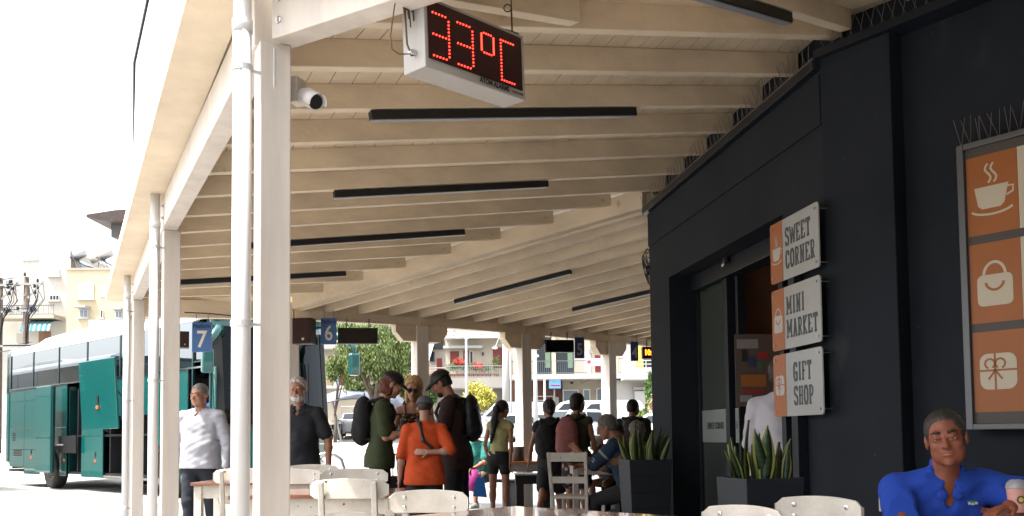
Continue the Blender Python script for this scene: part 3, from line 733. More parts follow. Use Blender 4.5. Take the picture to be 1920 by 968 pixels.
# ================================================================== SDF BODIES
def surface_nets(D, org, h):
    s = D < 0
    nx, ny, nz = D.shape
    c = s[:-1, :-1, :-1].astype(np.int8)
    tot = np.zeros_like(c)
    for i in (0, 1):
        for j in (0, 1):
            for k in (0, 1): tot += s[i:nx - 1 + i, j:ny - 1 + j, k:nz - 1 + k]
    act = (tot > 0) & (tot < 8)
    idx = np.full(act.shape, -1, np.int64); A = np.argwhere(act); idx[act] = np.arange(len(A))
    P = np.zeros((len(A), 3)); W_ = np.zeros(len(A))
    cr = [(i, j, k) for i in (0, 1) for j in (0, 1) for k in (0, 1)]
    for a in cr:
        for ax in range(3):
            if a[ax]: continue
            b = list(a); b[ax] = 1
            va = D[A[:, 0] + a[0], A[:, 1] + a[1], A[:, 2] + a[2]]; vb = D[A[:, 0] + b[0], A[:, 1] + b[1], A[:, 2] + b[2]]
            m = (va < 0) != (vb < 0)
            t = np.where(m, va / np.where(m, va - vb, 1), 0)
            q = np.array(a, float)[None] + t[:, None] * (np.array(b) - np.array(a))[None]
            P += q * m[:, None]; W_ += m
    P = (A + P / W_[:, None]) * h + org
    faces = []
    for ax in range(3):
        sl0 = [slice(1, -1)] * 3; sl0[ax] = slice(0, -1); sl1 = list(sl0); sl1[ax] = slice(1, None)
        s0, s1 = s[tuple(sl0)], s[tuple(sl1)]
        E = np.argwhere(s0 != s1); 
        if not len(E): continue
        ins = s0[E[:, 0], E[:, 1], E[:, 2]]
        off = np.ones(3, int); off[ax] = 0; E = E + off
        o1, o2 = [x for x in range(3) if x != ax]
        def cell(d1, d2):
            e = E.copy(); e[:, o1] -= d1; e[:, o2] -= d2; return idx[e[:, 0], e[:, 1], e[:, 2]]
        q = np.stack([cell(1, 1), cell(0, 1), cell(0, 0), cell(1, 0)], 1)
        flip = ins if ax != 1 else ~ins
        q[~flip] = q[~flip][:, ::-1]
        faces.append(q)
    Fq = np.concatenate(faces)
    return P, Fq[(Fq >= 0).all(1)]

class SDF:
    def __init__(s): s.p = []; s.cuts = []
    def cap(s, a, b, ra, rb=None, k=.02, flat=None):
        s.p.append(('c', np.array(a, float), np.array(b, float), ra, ra if rb is None else rb, k, flat)); return s
    def ell(s, c, r, M=None, k=.02, sub=False):
        s.p.append(('s' if sub else 'e', np.array(c, float), np.array(r, float), np.array(M, float) if M is not None else np.eye(3), 0, k, None)); return s
    def cut(s, p, n): s.cuts.append((np.array(p, float), np.array(n, float) / np.linalg.norm(n))); return s
    def mesh(s, name, material, parent, h=.01, wr=0.0, wf=30., smooth=1):
        lo = np.full(3, 1e9); hi = -lo; bb = []
        for q in s.p:
            if q[0] == 'c': l = np.minimum(q[1] - q[3], q[2] - q[4]); u = np.maximum(q[1] + q[3], q[2] + q[4])
            else: R_ = np.sqrt((q[3] ** 2 @ (q[2] ** 2))) ; l, u = q[1] - R_, q[1] + R_
            bb.append((l, u))
            if q[0] != 's': lo = np.minimum(lo, l); hi = np.maximum(hi, u)
        lo -= 3 * h + .02; hi += 3 * h + .02; n = np.ceil((hi - lo) / h).astype(int) + 1
        D = np.full(n, .08)
        ax = [lo[i] + np.arange(n[i]) * h for i in range(3)]
        for q, (l, u) in zip(s.p, bb):
            k = q[5]; m = k + .03
            i0 = np.maximum(0, np.floor((l - m - lo) / h).astype(int)); i1 = np.minimum(n, np.ceil((u + m - lo) / h).astype(int) + 1)
            if (i1 <= i0).any(): continue
            X, Y, Z = np.meshgrid(ax[0][i0[0]:i1[0]], ax[1][i0[1]:i1[1]], ax[2][i0[2]:i1[2]], indexing='ij', sparse=False)
            P = np.stack([X, Y, Z], -1) - q[1]
            if q[0] == 'c':
                ab = q[2] - q[1]; L2 = ab @ ab
                t = np.clip((P @ ab) / L2, 0, 1) if L2 > 1e-12 else np.zeros(P.shape[:-1])
                V = P - t[..., None] * ab
                if q[6] is not None:
                    nn_, f = q[6]; nn_ = np.array(nn_, float); nn_ = nn_ / np.linalg.norm(nn_); V = V + (V @ nn_)[..., None] * nn_ * (1 / f - 1)
                d = np.sqrt((V * V).sum(-1)) - (q[3] + (q[4] - q[3]) * t)
            else:
                Pl = P @ q[3]      # columns of M are local axes
                k0 = np.sqrt(((Pl / q[2]) ** 2).sum(-1)) + 1e-9; k1 = np.sqrt(((Pl / q[2] ** 2) ** 2).sum(-1)) + 1e-9
                d = k0 * (k0 - 1) / k1
            sl = (slice(i0[0], i1[0]), slice(i0[1], i1[1]), slice(i0[2], i1[2])); o = D[sl]
            if q[0] == 's':
                d = -d; hh = np.clip(.5 - .5 * (o - d) / k, 0, 1); D[sl] = o * (1 - hh) + d * hh + k * hh * (1 - hh)
            elif k > 0:
                hh = np.clip(.5 + .5 * (o - d) / k, 0, 1); D[sl] = o * (1 - hh) + d * hh - k * hh * (1 - hh)
            else: D[sl] = np.minimum(o, d)
        if wr > 0 or s.cuts:
            X, Y, Z = np.meshgrid(*ax, indexing='ij')
            if wr > 0:
                ph = RNG.uniform(0, 6, 6)
                w = np.sin(X * wf + 2.2 * np.sin(Z * wf * .6 + ph[0]) + ph[1]) * np.sin(Z * wf * .8 + 1.8 * np.sin(Y * wf * .7 + ph[2]) + ph[3]) + .5 * np.sin((X + Z) * wf * 1.7 + ph[4]) * np.sin((Y - Z) * wf * 1.3 + ph[5])
                D += wr * w
            jit = .0035 * (np.sin(X * 310 + Z * 90) * np.sin(Y * 270 + 1) + .8 * np.sin(X * 170 + Y * 130)) if wf > 100 else 0
            for p, nn_ in s.cuts: D = np.maximum(D, (X - p[0]) * nn_[0] + (Y - p[1]) * nn_[1] + (Z - p[2]) * nn_[2] + jit)
        V, F_ = surface_nets(D, lo, h)
        me = bpy.data.meshes.new(name); me.from_pydata(V.tolist(), [], F_.tolist()); me.materials.append(material)
        me.polygons.foreach_set('use_smooth', [True] * len(me.polygons)); me.update()
        o = bpy.data.objects.new(name, me); C.objects.link(o); o.parent = parent
        return o

def vec(*a): return np.array(a, float)
def nrm(a): a = np.array(a, float); return a / np.linalg.norm(a)
def rotm(yaw, pitch=0, roll=0):
    """head frame: columns right, forward, up. yaw>0 turns left, pitch>0 looks up"""
    M = Matrix.Rotation(R(yaw), 3, 'Z') @ Matrix.Rotation(R(pitch), 3, 'X') @ Matrix.Rotation(R(roll), 3, 'Y')
    return np.array(M)
SKIN = {k: mat('skin_' + k, c, .5, noise=.06, nscale=14) for k, c in dict(tan=(.30, .135, .078), fair=(.42, .22, .145), deep=(.20, .060, .030), pale=(.38, .21, .15)).items()}
HAIRM = {k: mat(k + '_hair', c, .55, noise=.35, nscale=60, bump=.3, bscale=90, stretch=(1, 1, .25)) for k, c in dict(black=(.012, .009, .008), dark_grey=(.030, .024, .020), grey=(.12, .11, .10), white=(.42, .40, .37), blonde=(.50, .30, .13), auburn=(.13, .035, .018), brown=(.035, .02, .014)).items()}
EYEW = mat('eye_white', (.6, .56, .52), .3); IRIS = mat('dark_iris', (.02, .012, .01), .2); LIPS = mat('lips', (.30, .10, .08), .5)

class Person:
    """Local frame: faces +Y, right hand at +X, feet on z=0."""
    def __init__(s, label, loc, yaw, H=1.72, skin='tan', group=None, hip=None, lean=(0, 0), arms=None, legs=None, head=(0, 0, 0), neck=None,
                 build=1.0, h=.010, shoes=None, hands='relaxed', cat='person', female=False, shyaw=0, big=1.0):
        s.t = thing('person', label, cat, loc, R(yaw), group); s.H = H; s.h = h; s.bw = build; s.skin = SKIN[skin]; s.female = female
        s.hip = vec(0, 0, hip if hip is not None else .515 * H) if not isinstance(hip, (tuple, list)) else vec(*hip)
        sp = nrm([math.sin(R(lean[1])), math.sin(R(lean[0])), math.cos(R(lean[0])) * math.cos(R(lean[1]))]); s.sp = sp
        rt = np.array(Matrix.Rotation(R(shyaw), 3, 'Z')) @ vec(1, 0, 0); rt = nrm(rt - sp * (rt @ sp)); s.rt = rt; s.fw = np.cross(sp, rt)
        s.waist = s.hip + sp * .09 * H; s.chest = s.hip + sp * .21 * H; s.nk = s.hip + sp * .315 * H
        sw = (.098 if female else .108) * H * (1 + (build - 1) * .4)
        s.sh = {1: s.hip + sp * .276 * H + rt * sw, -1: s.hip + sp * .276 * H - rt * sw}
        nd = nrm(neck if neck is not None else sp * .8 + vec(0, .1, .25)); s.nd = nd
        s.HM = rotm(*head); s.hc = s.nk + nd * (.055 if build < 1.1 else .046) * H + s.HM[:, 2] * .052 * H + s.HM[:, 1] * .012 * H
        s.hs = .1325 * H / .232 * big         # head scale
        A = arms or {}
        s.el, s.wr_ = {}, {}
        for sd in (1, -1):
            ua, fa = A.get(sd, ((.12 * sd, -.05, -1), (.05 * sd, .25, -1)))
            s.el[sd] = s.sh[sd] + nrm(ua) * .172 * H; s.wr_[sd] = s.el[sd] + nrm(fa) * .148 * H
        Lg = legs or {}
        s.kn, s.an, s.ft = {}, {}, {}
        for sd in (1, -1):
            th, shn, fo = Lg.get(sd, ((.03 * sd, .02, -1), (.01 * sd, -.02, -1), (.12 * sd, 1, 0)))
            s.hj = s.hip + vec(.052 * H * sd, 0, -.01 * H)
            s.kn[sd] = s.hj + nrm(th) * .235 * H; s.an[sd] = s.kn[sd] + nrm(shn) * .232 * H; s.ft[sd] = nrm(fo)
        s.hjs = {sd: s.hip + vec(.052 * H * sd, 0, -.01 * H) for sd in (1, -1)}
        s.hand_dir = {}; s.shoes = shoes; s.hands = hands
    def torso(s, B, e=0.0, lo=0.0):
        H, w = s.H, s.bw; M = np.stack([s.rt, s.fw, s.sp], 1); f = s.female
        B.ell(s.hip + s.sp * .01 * H, (.098 * H * (1.06 if f else 1) * (.5 + .5 * w) + e, .068 * H * w + e, .075 * H + e), M, k=.04)
        B.ell(s.waist + s.fw * .004 * w, ((.078 if f else .088) * H * w + e, .060 * H * w ** 1.3 + e, .10 * H + e), M, k=.05)
        B.ell(s.chest, ((.088 if f else .102) * H * (.4 + .6 * w) + e, .066 * H * w + e, .10 * H + e), M, k=.04)
        if f:
            for sd in (1, -1): B.ell(s.chest + s.rt * .042 * H * sd + s.fw * .045 * H, (.036 * H + e, .032 * H + e, .036 * H + e), M, k=.025)
        for sd in (1, -1): B.cap(s.nk - s.sp * .012 * H, s.sh[sd] - s.rt * sd * .006 * H, .030 * H + e, .032 * H + e, k=.035)
    def body(s):
        H = s.H; B = SDF(); w = s.bw; sk = .97
        s.torso(B)
        aw = (.82 if s.female else 1) * (.5 + .5 * w)
        B.cap(s.nk - s.sp * .02 * H, s.hc - s.HM[:, 2] * .02 * H - s.HM[:, 1] * .012 * H, .032 * H * (.9 if s.female else 1.05), .030 * H * (.88 if s.female else 1.02), k=.02)
        for sd in (1, -1):
            B.cap(s.sh[sd], s.el[sd], .030 * H * aw, .0225 * H * aw, k=.02); B.cap(s.el[sd], s.wr_[sd], .0225 * H * aw, .0155 * H * aw, k=.012)
            B.ell(s.el[sd] * .72 + s.wr_[sd] * .28, (.0255 * H * aw,) * 3, k=.02)
            s.hand(B, sd)
            lw = (.5 + .5 * w)
            B.cap(s.hjs[sd], s.kn[sd], .050 * H * lw, .031 * H * lw, k=.03); B.cap(s.kn[sd], s.an[sd], .030 * H * lw, .019 * H * lw, k=.015)
            B.ell(s.kn[sd] * .68 + s.an[sd] * .32 - vec(0, .006 * H, 0), (.032 * H * lw, .034 * H * lw, .06 * H), k=.02)
            f = s.ft[sd]; a = s.an[sd]; up_ = nrm(s.kn[sd] - a)
            sole = a - up_ * .028 * H
            B.cap(a - up_ * .012 * H - f * .018 * H, sole + f * .02 * H - up_ * .0 * H, .019 * H, .019 * H, k=.012); B.cap(sole + f * .01 * H, sole + f * .095 * H - up_ * .008 * H, .020 * H, .013 * H, k=.015)
        s.headsdf(B)
        return B.mesh('body', s.skin, s.t, s.h)
    def hand(s, B, sd):
        H = s.H; q = H / 1.75; w = s.wr_[sd]; d = nrm(w - s.el[sd]); hd = s.hand_dir.get(sd)
        if hd is not None: d = nrm(hd[0]); pn = nrm(hd[1])
        else: pn = nrm(np.cross(d, vec(0, 1, 0)) * sd + 1e-6)   # palm faces the thigh
        pn = nrm(pn - d * (pn @ d)); sdv = np.cross(d, pn)      # across the palm
        if hd is None and sdv[1] < 0: sdv = -sdv
        if hd is not None and len(hd) > 2: sdv = sdv * hd[2]
        palm = w + d * .045 * q
        B.ell(palm, (.040 * q, .015 * q, .048 * q), np.stack([sdv, pn, d], 1), k=.012)
        curl = {'relaxed': .55, 'grip': 1.5, 'flat': .1}.get(s.hands if isinstance(s.hands, str) else s.hands.get(sd, 'relaxed'), .55)
        for i, (o, L) in enumerate(((.030, .036), (.011, .041), (-.009, .038), (-.028, .030))):
            b0 = palm + sdv * o * q + d * .036 * q; a1, a2, a3 = curl * .5, curl * 1.1, curl * 1.6
            p = b0; r = .0088 * q
            for an_, fr in ((a1, 1.0), (a2, .7), (a3, .55)):
                dd = d * math.cos(an_) + pn * math.sin(an_); p2 = p + dd * L * fr * q; B.cap(p, p2, r, r * .92, k=.002); p = p2; r *= .93
        t0 = palm + sdv * .026 * q - d * .022 * q; t1 = t0 + (sdv * .75 + d * .6 + pn * .35) * .036 * q; t2 = t1 + (sdv * .25 + d * .85 + pn * .5) * .032 * q
        B.cap(t0, t1, .0125 * q, .0105 * q, k=.006); B.cap(t1, t2, .0105 * q, .0085 * q, k=.002)
    def hp(s, x, y, z): return s.hc + s.HM @ (vec(x, y, z) * s.hs)
    def headsdf(s, B):
        q = s.hs; M = s.HM; hp = s.hp
        B.ell(hp(0, -.012, .030), (.074 * q, .092 * q, .086 * q), M, k=.02)
        B.ell(hp(0, .030, -.030), (.060 * q, .060 * q, .078 * q), M, k=.02)
        B.ell(hp(0, .040, -.078), (.040 * q, .040 * q, .034 * q), M, k=.022)
        if s.bw > 1.04:
            for i in (1, -1): B.ell(hp(.037 * i, .036, -.062), (.026 * q, .034 * q, .036 * q), M, k=.02)
        B.cap(hp(-.034, .076, .022), hp(.034, .076, .022), .012 * q, k=.012)
        for i in (1, -1):
            B.ell(hp(.031 * i, .101, .002), (.017 * q, .016 * q, .013 * q), M, k=.010, sub=True)
            B.ell(hp(.040 * i, .062, -.026), (.019 * q, .020 * q, .017 * q), M, k=.018)
            B.ell(hp(.075 * i, -.004, -.010), (.009 * q, .020 * q, .033 * q), M, k=.006)
            B.ell(hp(.031 * i, .0785, .002), (.0125 * q,) * 3, M, k=.002)
            B.cap(hp(.016 * i, .0915, .0085), hp(.032 * i, .0925, .0115), .0052 * q, k=.003); B.cap(hp(.032 * i, .0925, .0115), hp(.047 * i, .082, .006), .0052 * q, .0045 * q, k=.003)
            B.cap(hp(.018 * i, .0900, -.006), hp(.044 * i, .082, -.005), .0042 * q, .0042 * q, k=.003)
        B.cap(hp(0, .088, .008), hp(0, .108, -.028), .0075 * q, .0125 * q, k=.008)
        for i in (1, -1): B.ell(hp(.011 * i, .098, -.033), (.009 * q, .010 * q, .008 * q), M, k=.006)
        B.ell(hp(0, .084, -.052), (.026 * q, .012 * q, .007 * q), M, k=.006); B.ell(hp(0, .081, -.066), (.022 * q, .012 * q, .008 * q), M, k=.006)
        B.ell(hp(0, .072, -.098), (.020 * q, .016 * q, .015 * q), M, k=.014)
    def face(s, brow='black', lips=True, bt=.0045):
        q = s.hs
        if brow:
            for i in (1, -1):
                b = MB(); b.tube([s.hp(.013 * i, .0905, .0255), s.hp(.030 * i, .088, .0290), s.hp(.048 * i, .075, .0250)], [bt * q, bt * 1.15 * q, bt * .5 * q], 8); b.build('eyebrow', HAIRM[brow], s.t, smooth=True)
        for i in (1, -1):
            b = MB(); Mx = Matrix(s.HM.tolist()); R0 = .0122 * q
            prof = [(R0 * math.sin(PI * k / 8), -R0 * math.cos(PI * k / 8)) for k in range(9)]
            b.lathe(prof, s.hp(.031 * i, .0795, .002), 12, Mx @ Matrix.Rotation(-PI / 2, 3, 'X')); e = b.build('eye', EYEW, s.t, smooth=True)
            b = MB(); prof = [(.0058 * q, 0), (.0045 * q, .0012), (.001, .0016)]
            b.lathe(prof, s.hp(.031 * i, .0795 + .0114, .002), 10, Mx @ Matrix.Rotation(-PI / 2, 3, 'X')); b.build('iris', IRIS, e)
        if lips:
            B = SDF(); B.ell(s.hp(0, .0865, -.0525), (.024 * q, .0105 * q, .0045 * q), s.HM, k=0); B.ell(s.hp(0, .0845, -.0640), (.019 * q, .0105 * q, .0055 * q), s.HM, k=0)
            B.mesh('lips', LIPS, s.t, .0022 * q)
    def hair(s, col, e=.010, front=.035, back=-.05, extra=None, name='hair', sideb=True, wr=.0015):
        """front: hairline height on the forehead; back: how low it goes behind"""
        q = s.hs; B = SDF(); B.ell(s.hp(0, -.014, .032), ((.075 + e * .8) * q, (.092 + e) * q, (.086 + e) * q), s.HM, k=.01)
        if back < -.04: B.ell(s.hp(0, -.045, -.02), ((.062 + e * .6) * q, (.055 + e) * q, .075 * q), s.HM, k=.02)
        n = s.HM @ nrm([0, 1, -.85]); B.cut(s.hp(0, .062, front + .01), n)
        B.cut(s.hp(0, 0, back), -s.HM[:, 2])
        if sideb: B.cut(s.hp(0, .030, -.02), s.HM @ nrm([0, 1, -.35]))
        if extra:
            B2 = SDF(); extra(B2, s.hp, q); B2.mesh('hair_length', HAIRM[col], s.t, max(.006, s.h * .75), wr=.004, wf=110)
        return B.mesh(name, HAIRM[col], s.t, max(.006, s.h * .75), wr=wr, wf=140)
    def cap_hat(s, m, back=False, pitch=0, name='cap'):
        q = s.hs; B = SDF(); B.ell(s.hp(0, -.012, .040), (.093 * q, .111 * q, .094 * q), s.HM, k=.01)
        B.cut(s.hp(0, 0, .030), s.HM @ nrm([0, -.12, -1])); sg = -1 if back else 1
        o = B.mesh(name, m, s.t, max(.006, s.h * .75))
        b = SDF(); b.ell(s.hp(0, .075 * sg - .012, .030), (.070 * q, .105 * q, .030 * q), s.HM @ rotm(0, -8 * sg), k=0)
        b.ell(s.hp(0, .075 * sg - .012, .016), (.070 * q, .105 * q, .030 * q), s.HM @ rotm(0, -8 * sg), k=.004, sub=True)
        b.cut(s.hp(0, .04 * sg, 0), s.HM @ vec(0, -sg, 0))
        if not back: b.mesh('cap_peak', m, o, .0055)
        bt = MB(); bt.lathe([(.007, 0), (.005, .005), (.001, .006)], s.hp(0, -.012, .129), 8); bt.build('cap_button', m, o)
        return o
    def top(s, m, sleeve=.45, hem=-.06, e=.014, name='shirt', wr=.0025, vneck=False, straps=False, loose=0.0, belly=0.0):
        """sleeve: fraction of the upper arm (>1 reaches into the forearm); hem: below the hip joint (fraction of H)"""
        H = s.H; B = SDF(); s.torso(B, e)
        if belly: B.ell(s.waist + s.fw * .03 * H * belly, (.085 * H * s.bw, .07 * H * belly, .09 * H), np.stack([s.rt, s.fw, s.sp], 1), k=.05)
        M = np.stack([s.rt, s.fw, s.sp], 1)
        if hem < -.0: B.ell(s.hip - s.sp * .04 * H, ((.104 + loose) * H * (.5 + .5 * s.bw) + e, (.074 + loose) * H * s.bw + e, .12 * H), M, k=.05)
        if not s.female:
            for sd in (1, -1): B.cap(s.chest + s.rt * sd * .048 * H, s.hip - s.sp * .05 * H + s.rt * sd * (.048 + loose) * H * s.bw, .052 * H * s.bw + e, .050 * H * s.bw + e, k=.05)
        aw = (.82 if s.female else 1) * (.5 + .5 * s.bw)
        for sd in (1, -1):
            if sleeve <= 0: continue
            f = min(1, sleeve); p = s.sh[sd] * (1 - f) + s.el[sd] * f
            r1 = (.030 * (1 - f) + .0235 * f) * H * aw + (e + .007 * H if sleeve < 1 else e)
            B.cap(s.sh[sd], p, .033 * H * aw + e, r1, k=.02)
            if sleeve > 1:
                f = min(1, sleeve - 1); p2 = s.el[sd] * (1 - f) + s.wr_[sd] * f; B.cap(s.el[sd], p2, .0235 * H * aw + e, (.0235 * (1 - f) + .017 * f) * H * aw + e * 1.0, k=.015)
        B.cut(s.hip + s.sp * hem * H, -s.sp); B.cut(s.nk + s.sp * .020 * H, s.sp + s.fw * .3)
        if vneck: B.ell(s.nk + s.fw * .062 * H - s.sp * .012 * H, (.016 * H, .05 * H, .038 * H), M, k=.01, sub=True)
        if straps: pass
        else:
            # flat sleeve ends
            pass
        return B.mesh(name, m, s.t, s.h * .95, wr=wr * 1.7, wf=30)
    def collar(s, m, w=.034):
        H = s.H; B = SDF(); n_ = nrm(s.fw + s.sp * .6)
        for sd in (1, -1):
            a = s.nk + s.rt * sd * .036 * H + s.sp * .016 * H - s.fw * .004 * H; c = s.nk + s.rt * sd * .019 * H + s.fw * .048 * H - s.sp * .018 * H
            B.cap(s.nk - s.fw * .034 * H + s.rt * sd * .018 * H + s.sp * .022 * H, a, .0095 * H, .0105 * H, k=.01)
            B.cap(a, c, .0105 * H, .014 * H, k=.008, flat=(n_, .45))
        B.cap(s.nk + s.rt * .02 * H - s.fw * .035 * H + s.sp * .022 * H, s.nk - s.rt * .02 * H - s.fw * .035 * H + s.sp * .022 * H, .0095 * H, k=.01)
        return B.mesh('collar', m, s.t, .005)
    def bottom(s, m, leg=1.8, e=.014, name='trousers', wide=0.0, wr=.002, waist=.05):
        """leg: 1 = to the knee, 2 = to the ankle"""
        H = s.H; B = SDF(); lw = (.5 + .5 * s.bw)
        M = np.stack([s.rt, s.fw, s.sp], 1)
        B.ell(s.hip + s.sp * .005 * H, (.098 * H * (1.06 if s.female else 1) * lw + e, .070 * H * s.bw + e, .078 * H + e), M, k=.04)
        B.ell(s.hip + s.sp * .05 * H, (.090 * H * lw + e * .6, .064 * H * s.bw + e * .6, .05 * H), M, k=.03)
        for sd in (1, -1):
            f = min(1, leg); p = s.hjs[sd] * (1 - f) + s.kn[sd] * f
            B.cap(s.hjs[sd], p, .050 * H * lw + e, (.050 * (1 - f) + .032 * f) * H * lw + e + wide * f, k=.03)
            if leg > 1:
                f = min(1, leg - 1); p2 = s.kn[sd] * (1 - f) + s.an[sd] * f
                B.cap(s.kn[sd], p2, .032 * H * lw + e + wide, (.032 * (1 - f) + .021 * f) * H * lw + e + wide, k=.02)
        B.cut(s.hip + s.sp * waist * H, s.sp)
        return B.mesh(name, m, s.t, s.h * .95, wr=wr * 1.8, wf=24)
    def shoe(s, m, name='shoe'):
        H = s.H
        for sd in (1, -1):
            f = s.ft[sd]; a = s.an[sd]; up_ = nrm(s.kn[sd] - a); sole = a - up_ * .028 * H; B = SDF()
            B.cap(sole - f * .022 * H, sole + f * .05 * H - up_ * .004 * H, .026 * H, .026 * H, k=.01); B.cap(sole + f * .03 * H - up_ * .004 * H, sole + f * .105 * H - up_ * .010 * H, .025 * H, .018 * H, k=.02)
            B.cap(a - f * .01 * H, sole, .025 * H, .026 * H, k=.02); B.cut(sole - up_ * .022 * H, -up_)
            B.mesh(name, m, s.t, .009)
    def backpack(s, m, sz=(.15, .085, .23), off=(0, 0), name='backpack', label=None, cat='backpack', strapm=None):
        """a worn backpack is a thing of its own standing against the back"""
        H = s.H; M = np.stack([s.rt, s.fw, s.sp], 1); c = s.chest - s.fw * (.066 * H * s.bw + sz[1] * .8) - s.sp * .02 * H + s.rt * off[0] + s.sp * off[1]
        t = thing(name, label, cat, s.t.location, s.t.rotation_euler.z)
        B = SDF(); B.ell(c + s.sp * sz[2] * .30, (sz[0], sz[1], sz[2] * .75), M, k=.06); B.ell(c - s.sp * sz[2] * .35, (sz[0] * 1.05, sz[1] * 1.05, sz[2] * .65), M, k=.06)
        B.ell(c - s.sp * sz[2] * .42 - s.fw * sz[1] * .55, (sz[0] * .8, sz[1] * .6, sz[2] * .42), M, k=.02)
        B.mesh('bag_body', m, t, s.h, wr=.0035, wf=38)
        for sd in (1, -1):
            B = SDF(); sh = s.sh[sd] - s.rt * sd * .035 * H; o = s.fw * (.066 * H * s.bw + .022); e2 = s.waist + s.rt * sd * .075 * H * s.bw
            pts = [c + s.sp * sz[2] * .8 + s.rt * sd * .05, sh - s.fw * .035 * H + s.sp * .038 * H, sh + s.sp * .05 * H, sh + o * .75 + s.sp * .01 * H, sh * .45 + (s.chest + s.rt * sd * .075 * H) * .55 + o * 1.05, e2 + s.fw * .03 * H + s.rt * sd * .02, c - s.sp * sz[2] * .7 + s.rt * sd * .09]
            for a, b in zip(pts, pts[1:]): B.cap(a, b, .016, k=.01, flat=(s.rt, 1.6))
            B.mesh('strap', strapm or m, t, .009)
        B = SDF(); q = c + s.sp * (sz[2] * 1.02)
        b = MB(); b.tube([Vector(q + s.rt * .03), Vector(q + s.sp * .035), Vector(q - s.rt * .03)], .006, 6); b.build('handle', strapm or m, t)
        return t
# ================================================================== CAFE FURNITURE
def chair_bent(name, label, loc, rz, top=.86, w=.42, group='white wooden cafe chairs'):
    """curved top rail bolted on raking back posts; the chair faces local +Y"""
    t = thing(name, label, 'chair', loc, rz, group)
    sx = w / 2; yb = -.19
    for sd in (-1, 1):
        b = MB(); x = sd * (sx - .055); b.bar((x, yb + .03, 0), (x, yb + .02, .44), .034, .034); b.bar((x, yb + .021, .43), (x, yb - .055, top - .012), .034, .028); b.build('back_leg', CHAIRW, t, bevel=.005)
        b = MB(); b.bar((sd * (sx - .04), .20, 0), (sd * (sx - .045), .19, .43), .034); b.build('front_leg', CHAIRW, t, bevel=.005)
    def rail(z0, z1, y, wd, nm, ends=.03):
        n = 14; b = MB(); th = .016
        L = []
        for i in range(n + 1):
            a = -1 + 2 * i / n; x = a * wd / 2; yy = y + .018 + .035 * a * a; e = 1 - max(0, (abs(a) - .86) / .14) ** 2 * .45
            crown = .018 * (1 - a * a); zc = (z0 + z1) / 2; hh = (z1 - z0) / 2 * e; L.append((x, yy, zc - hh, zc + hh + crown * e))
        vs = []
        for x, yy, za, zb_ in L: vs += [(x, yy, za), (x, yy + th, za), (x, yy + th, zb_), (x, yy, zb_)]
        fs = []
        for i in range(n):
            o = i * 4
            for k in range(4): fs.append((o + k, o + (k + 1) % 4, o + 4 + (k + 1) % 4, o + 4 + k))
        fs += [(0, 1, 2, 3), (n * 4 + 3, n * 4 + 2, n * 4 + 1, n * 4)]
        b.add(vs, fs); return b.build(nm, CHAIRW, t, bevel=.004)
    yt = yb - .055
    rail(top - .115, top - .012, yt, w + .05, 'top_rail'); rail(.58, .64, yb - .0, w - .02, 'lower_rail')
    for sd in (-1, 1):
        for z in (top - .085, top - .035):
            b = MB(); a = (sx - .055) / ((w + .05) / 2); b.lathe([(.0115, 0), (.010, .004), (.004, .0065)], (sd * (sx - .055), yt + .018 + .035 * a * a + .0162, z), 10, frame((0, 0, 0), (1, 0, 0), (0, 1, 0)).to_3x3()); b.build('bolt', STEEL, t)
    b = MB(); b.prism(rrect(w - .02, .42, .05), (0, .01, .43), (1, 0, 0), (0, 1, 0), .028); b.build('seat', CHAIRW, t, bevel=.006)
    b = MB(); b.bar((-sx + .04, .195, .2), (sx - .04, .195, .2), .022); b.bar((-sx + .05, -.16, .25), (sx - .05, -.16, .25), .022)
    for sd in (-1, 1): b.bar((sd * (sx - .045), .19, .16), (sd * (sx - .05), -.165, .16), .022)
    b.build('stretcher', CHAIRW, t)
    return t
def chair_ladder(name, label, loc, rz, top=.93, w=.42, group=None, back=True):
    t = thing(name, label, 'chair', loc, rz, group); sx = w / 2
    for sd in (-1, 1):
        b = MB(); b.bar((sd * (sx - .02), -.17, 0), (sd * (sx - .02), -.18, .45), .038)
        if back: b.bar((sd * (sx - .02), -.18, .44), (sd * (sx - .005), -.25, top), .038, .03)
        b.build('back_leg', CHAIRW, t, bevel=.005)
        b = MB(); b.bar((sd * (sx - .02), .19, 0), (sd * (sx - .02), .19, .45), .038); b.build('front_leg', CHAIRW, t, bevel=.005)
    if back:
        for z, h in ((top - .05, .095), (.64, .07)):
            b = MB(); b.bar((-sx + .02, -.18 - .07 * (z - .45) / .5, z), (sx - .02, -.18 - .07 * (z - .45) / .5, z), .02, h); b.build('slat', CHAIRW, t, bevel=.004)
    b = MB(); b.box((0, .005, .455), (w, .41, .03)); b.build('seat', CHAIRW, t, bevel=.006)
    b = MB()
    for z in (.14, .30): b.bar((-sx + .02, .19, z), (sx - .02, .19, z), .02); b.bar((-sx + .02, -.172, z), (sx - .02, -.172, z), .02)
    for sd in (-1, 1): b.bar((sd * (sx - .02), .19, .2), (sd * (sx - .02), -.172, .2), .02)
    b.build('stretcher', CHAIRW, t); return t
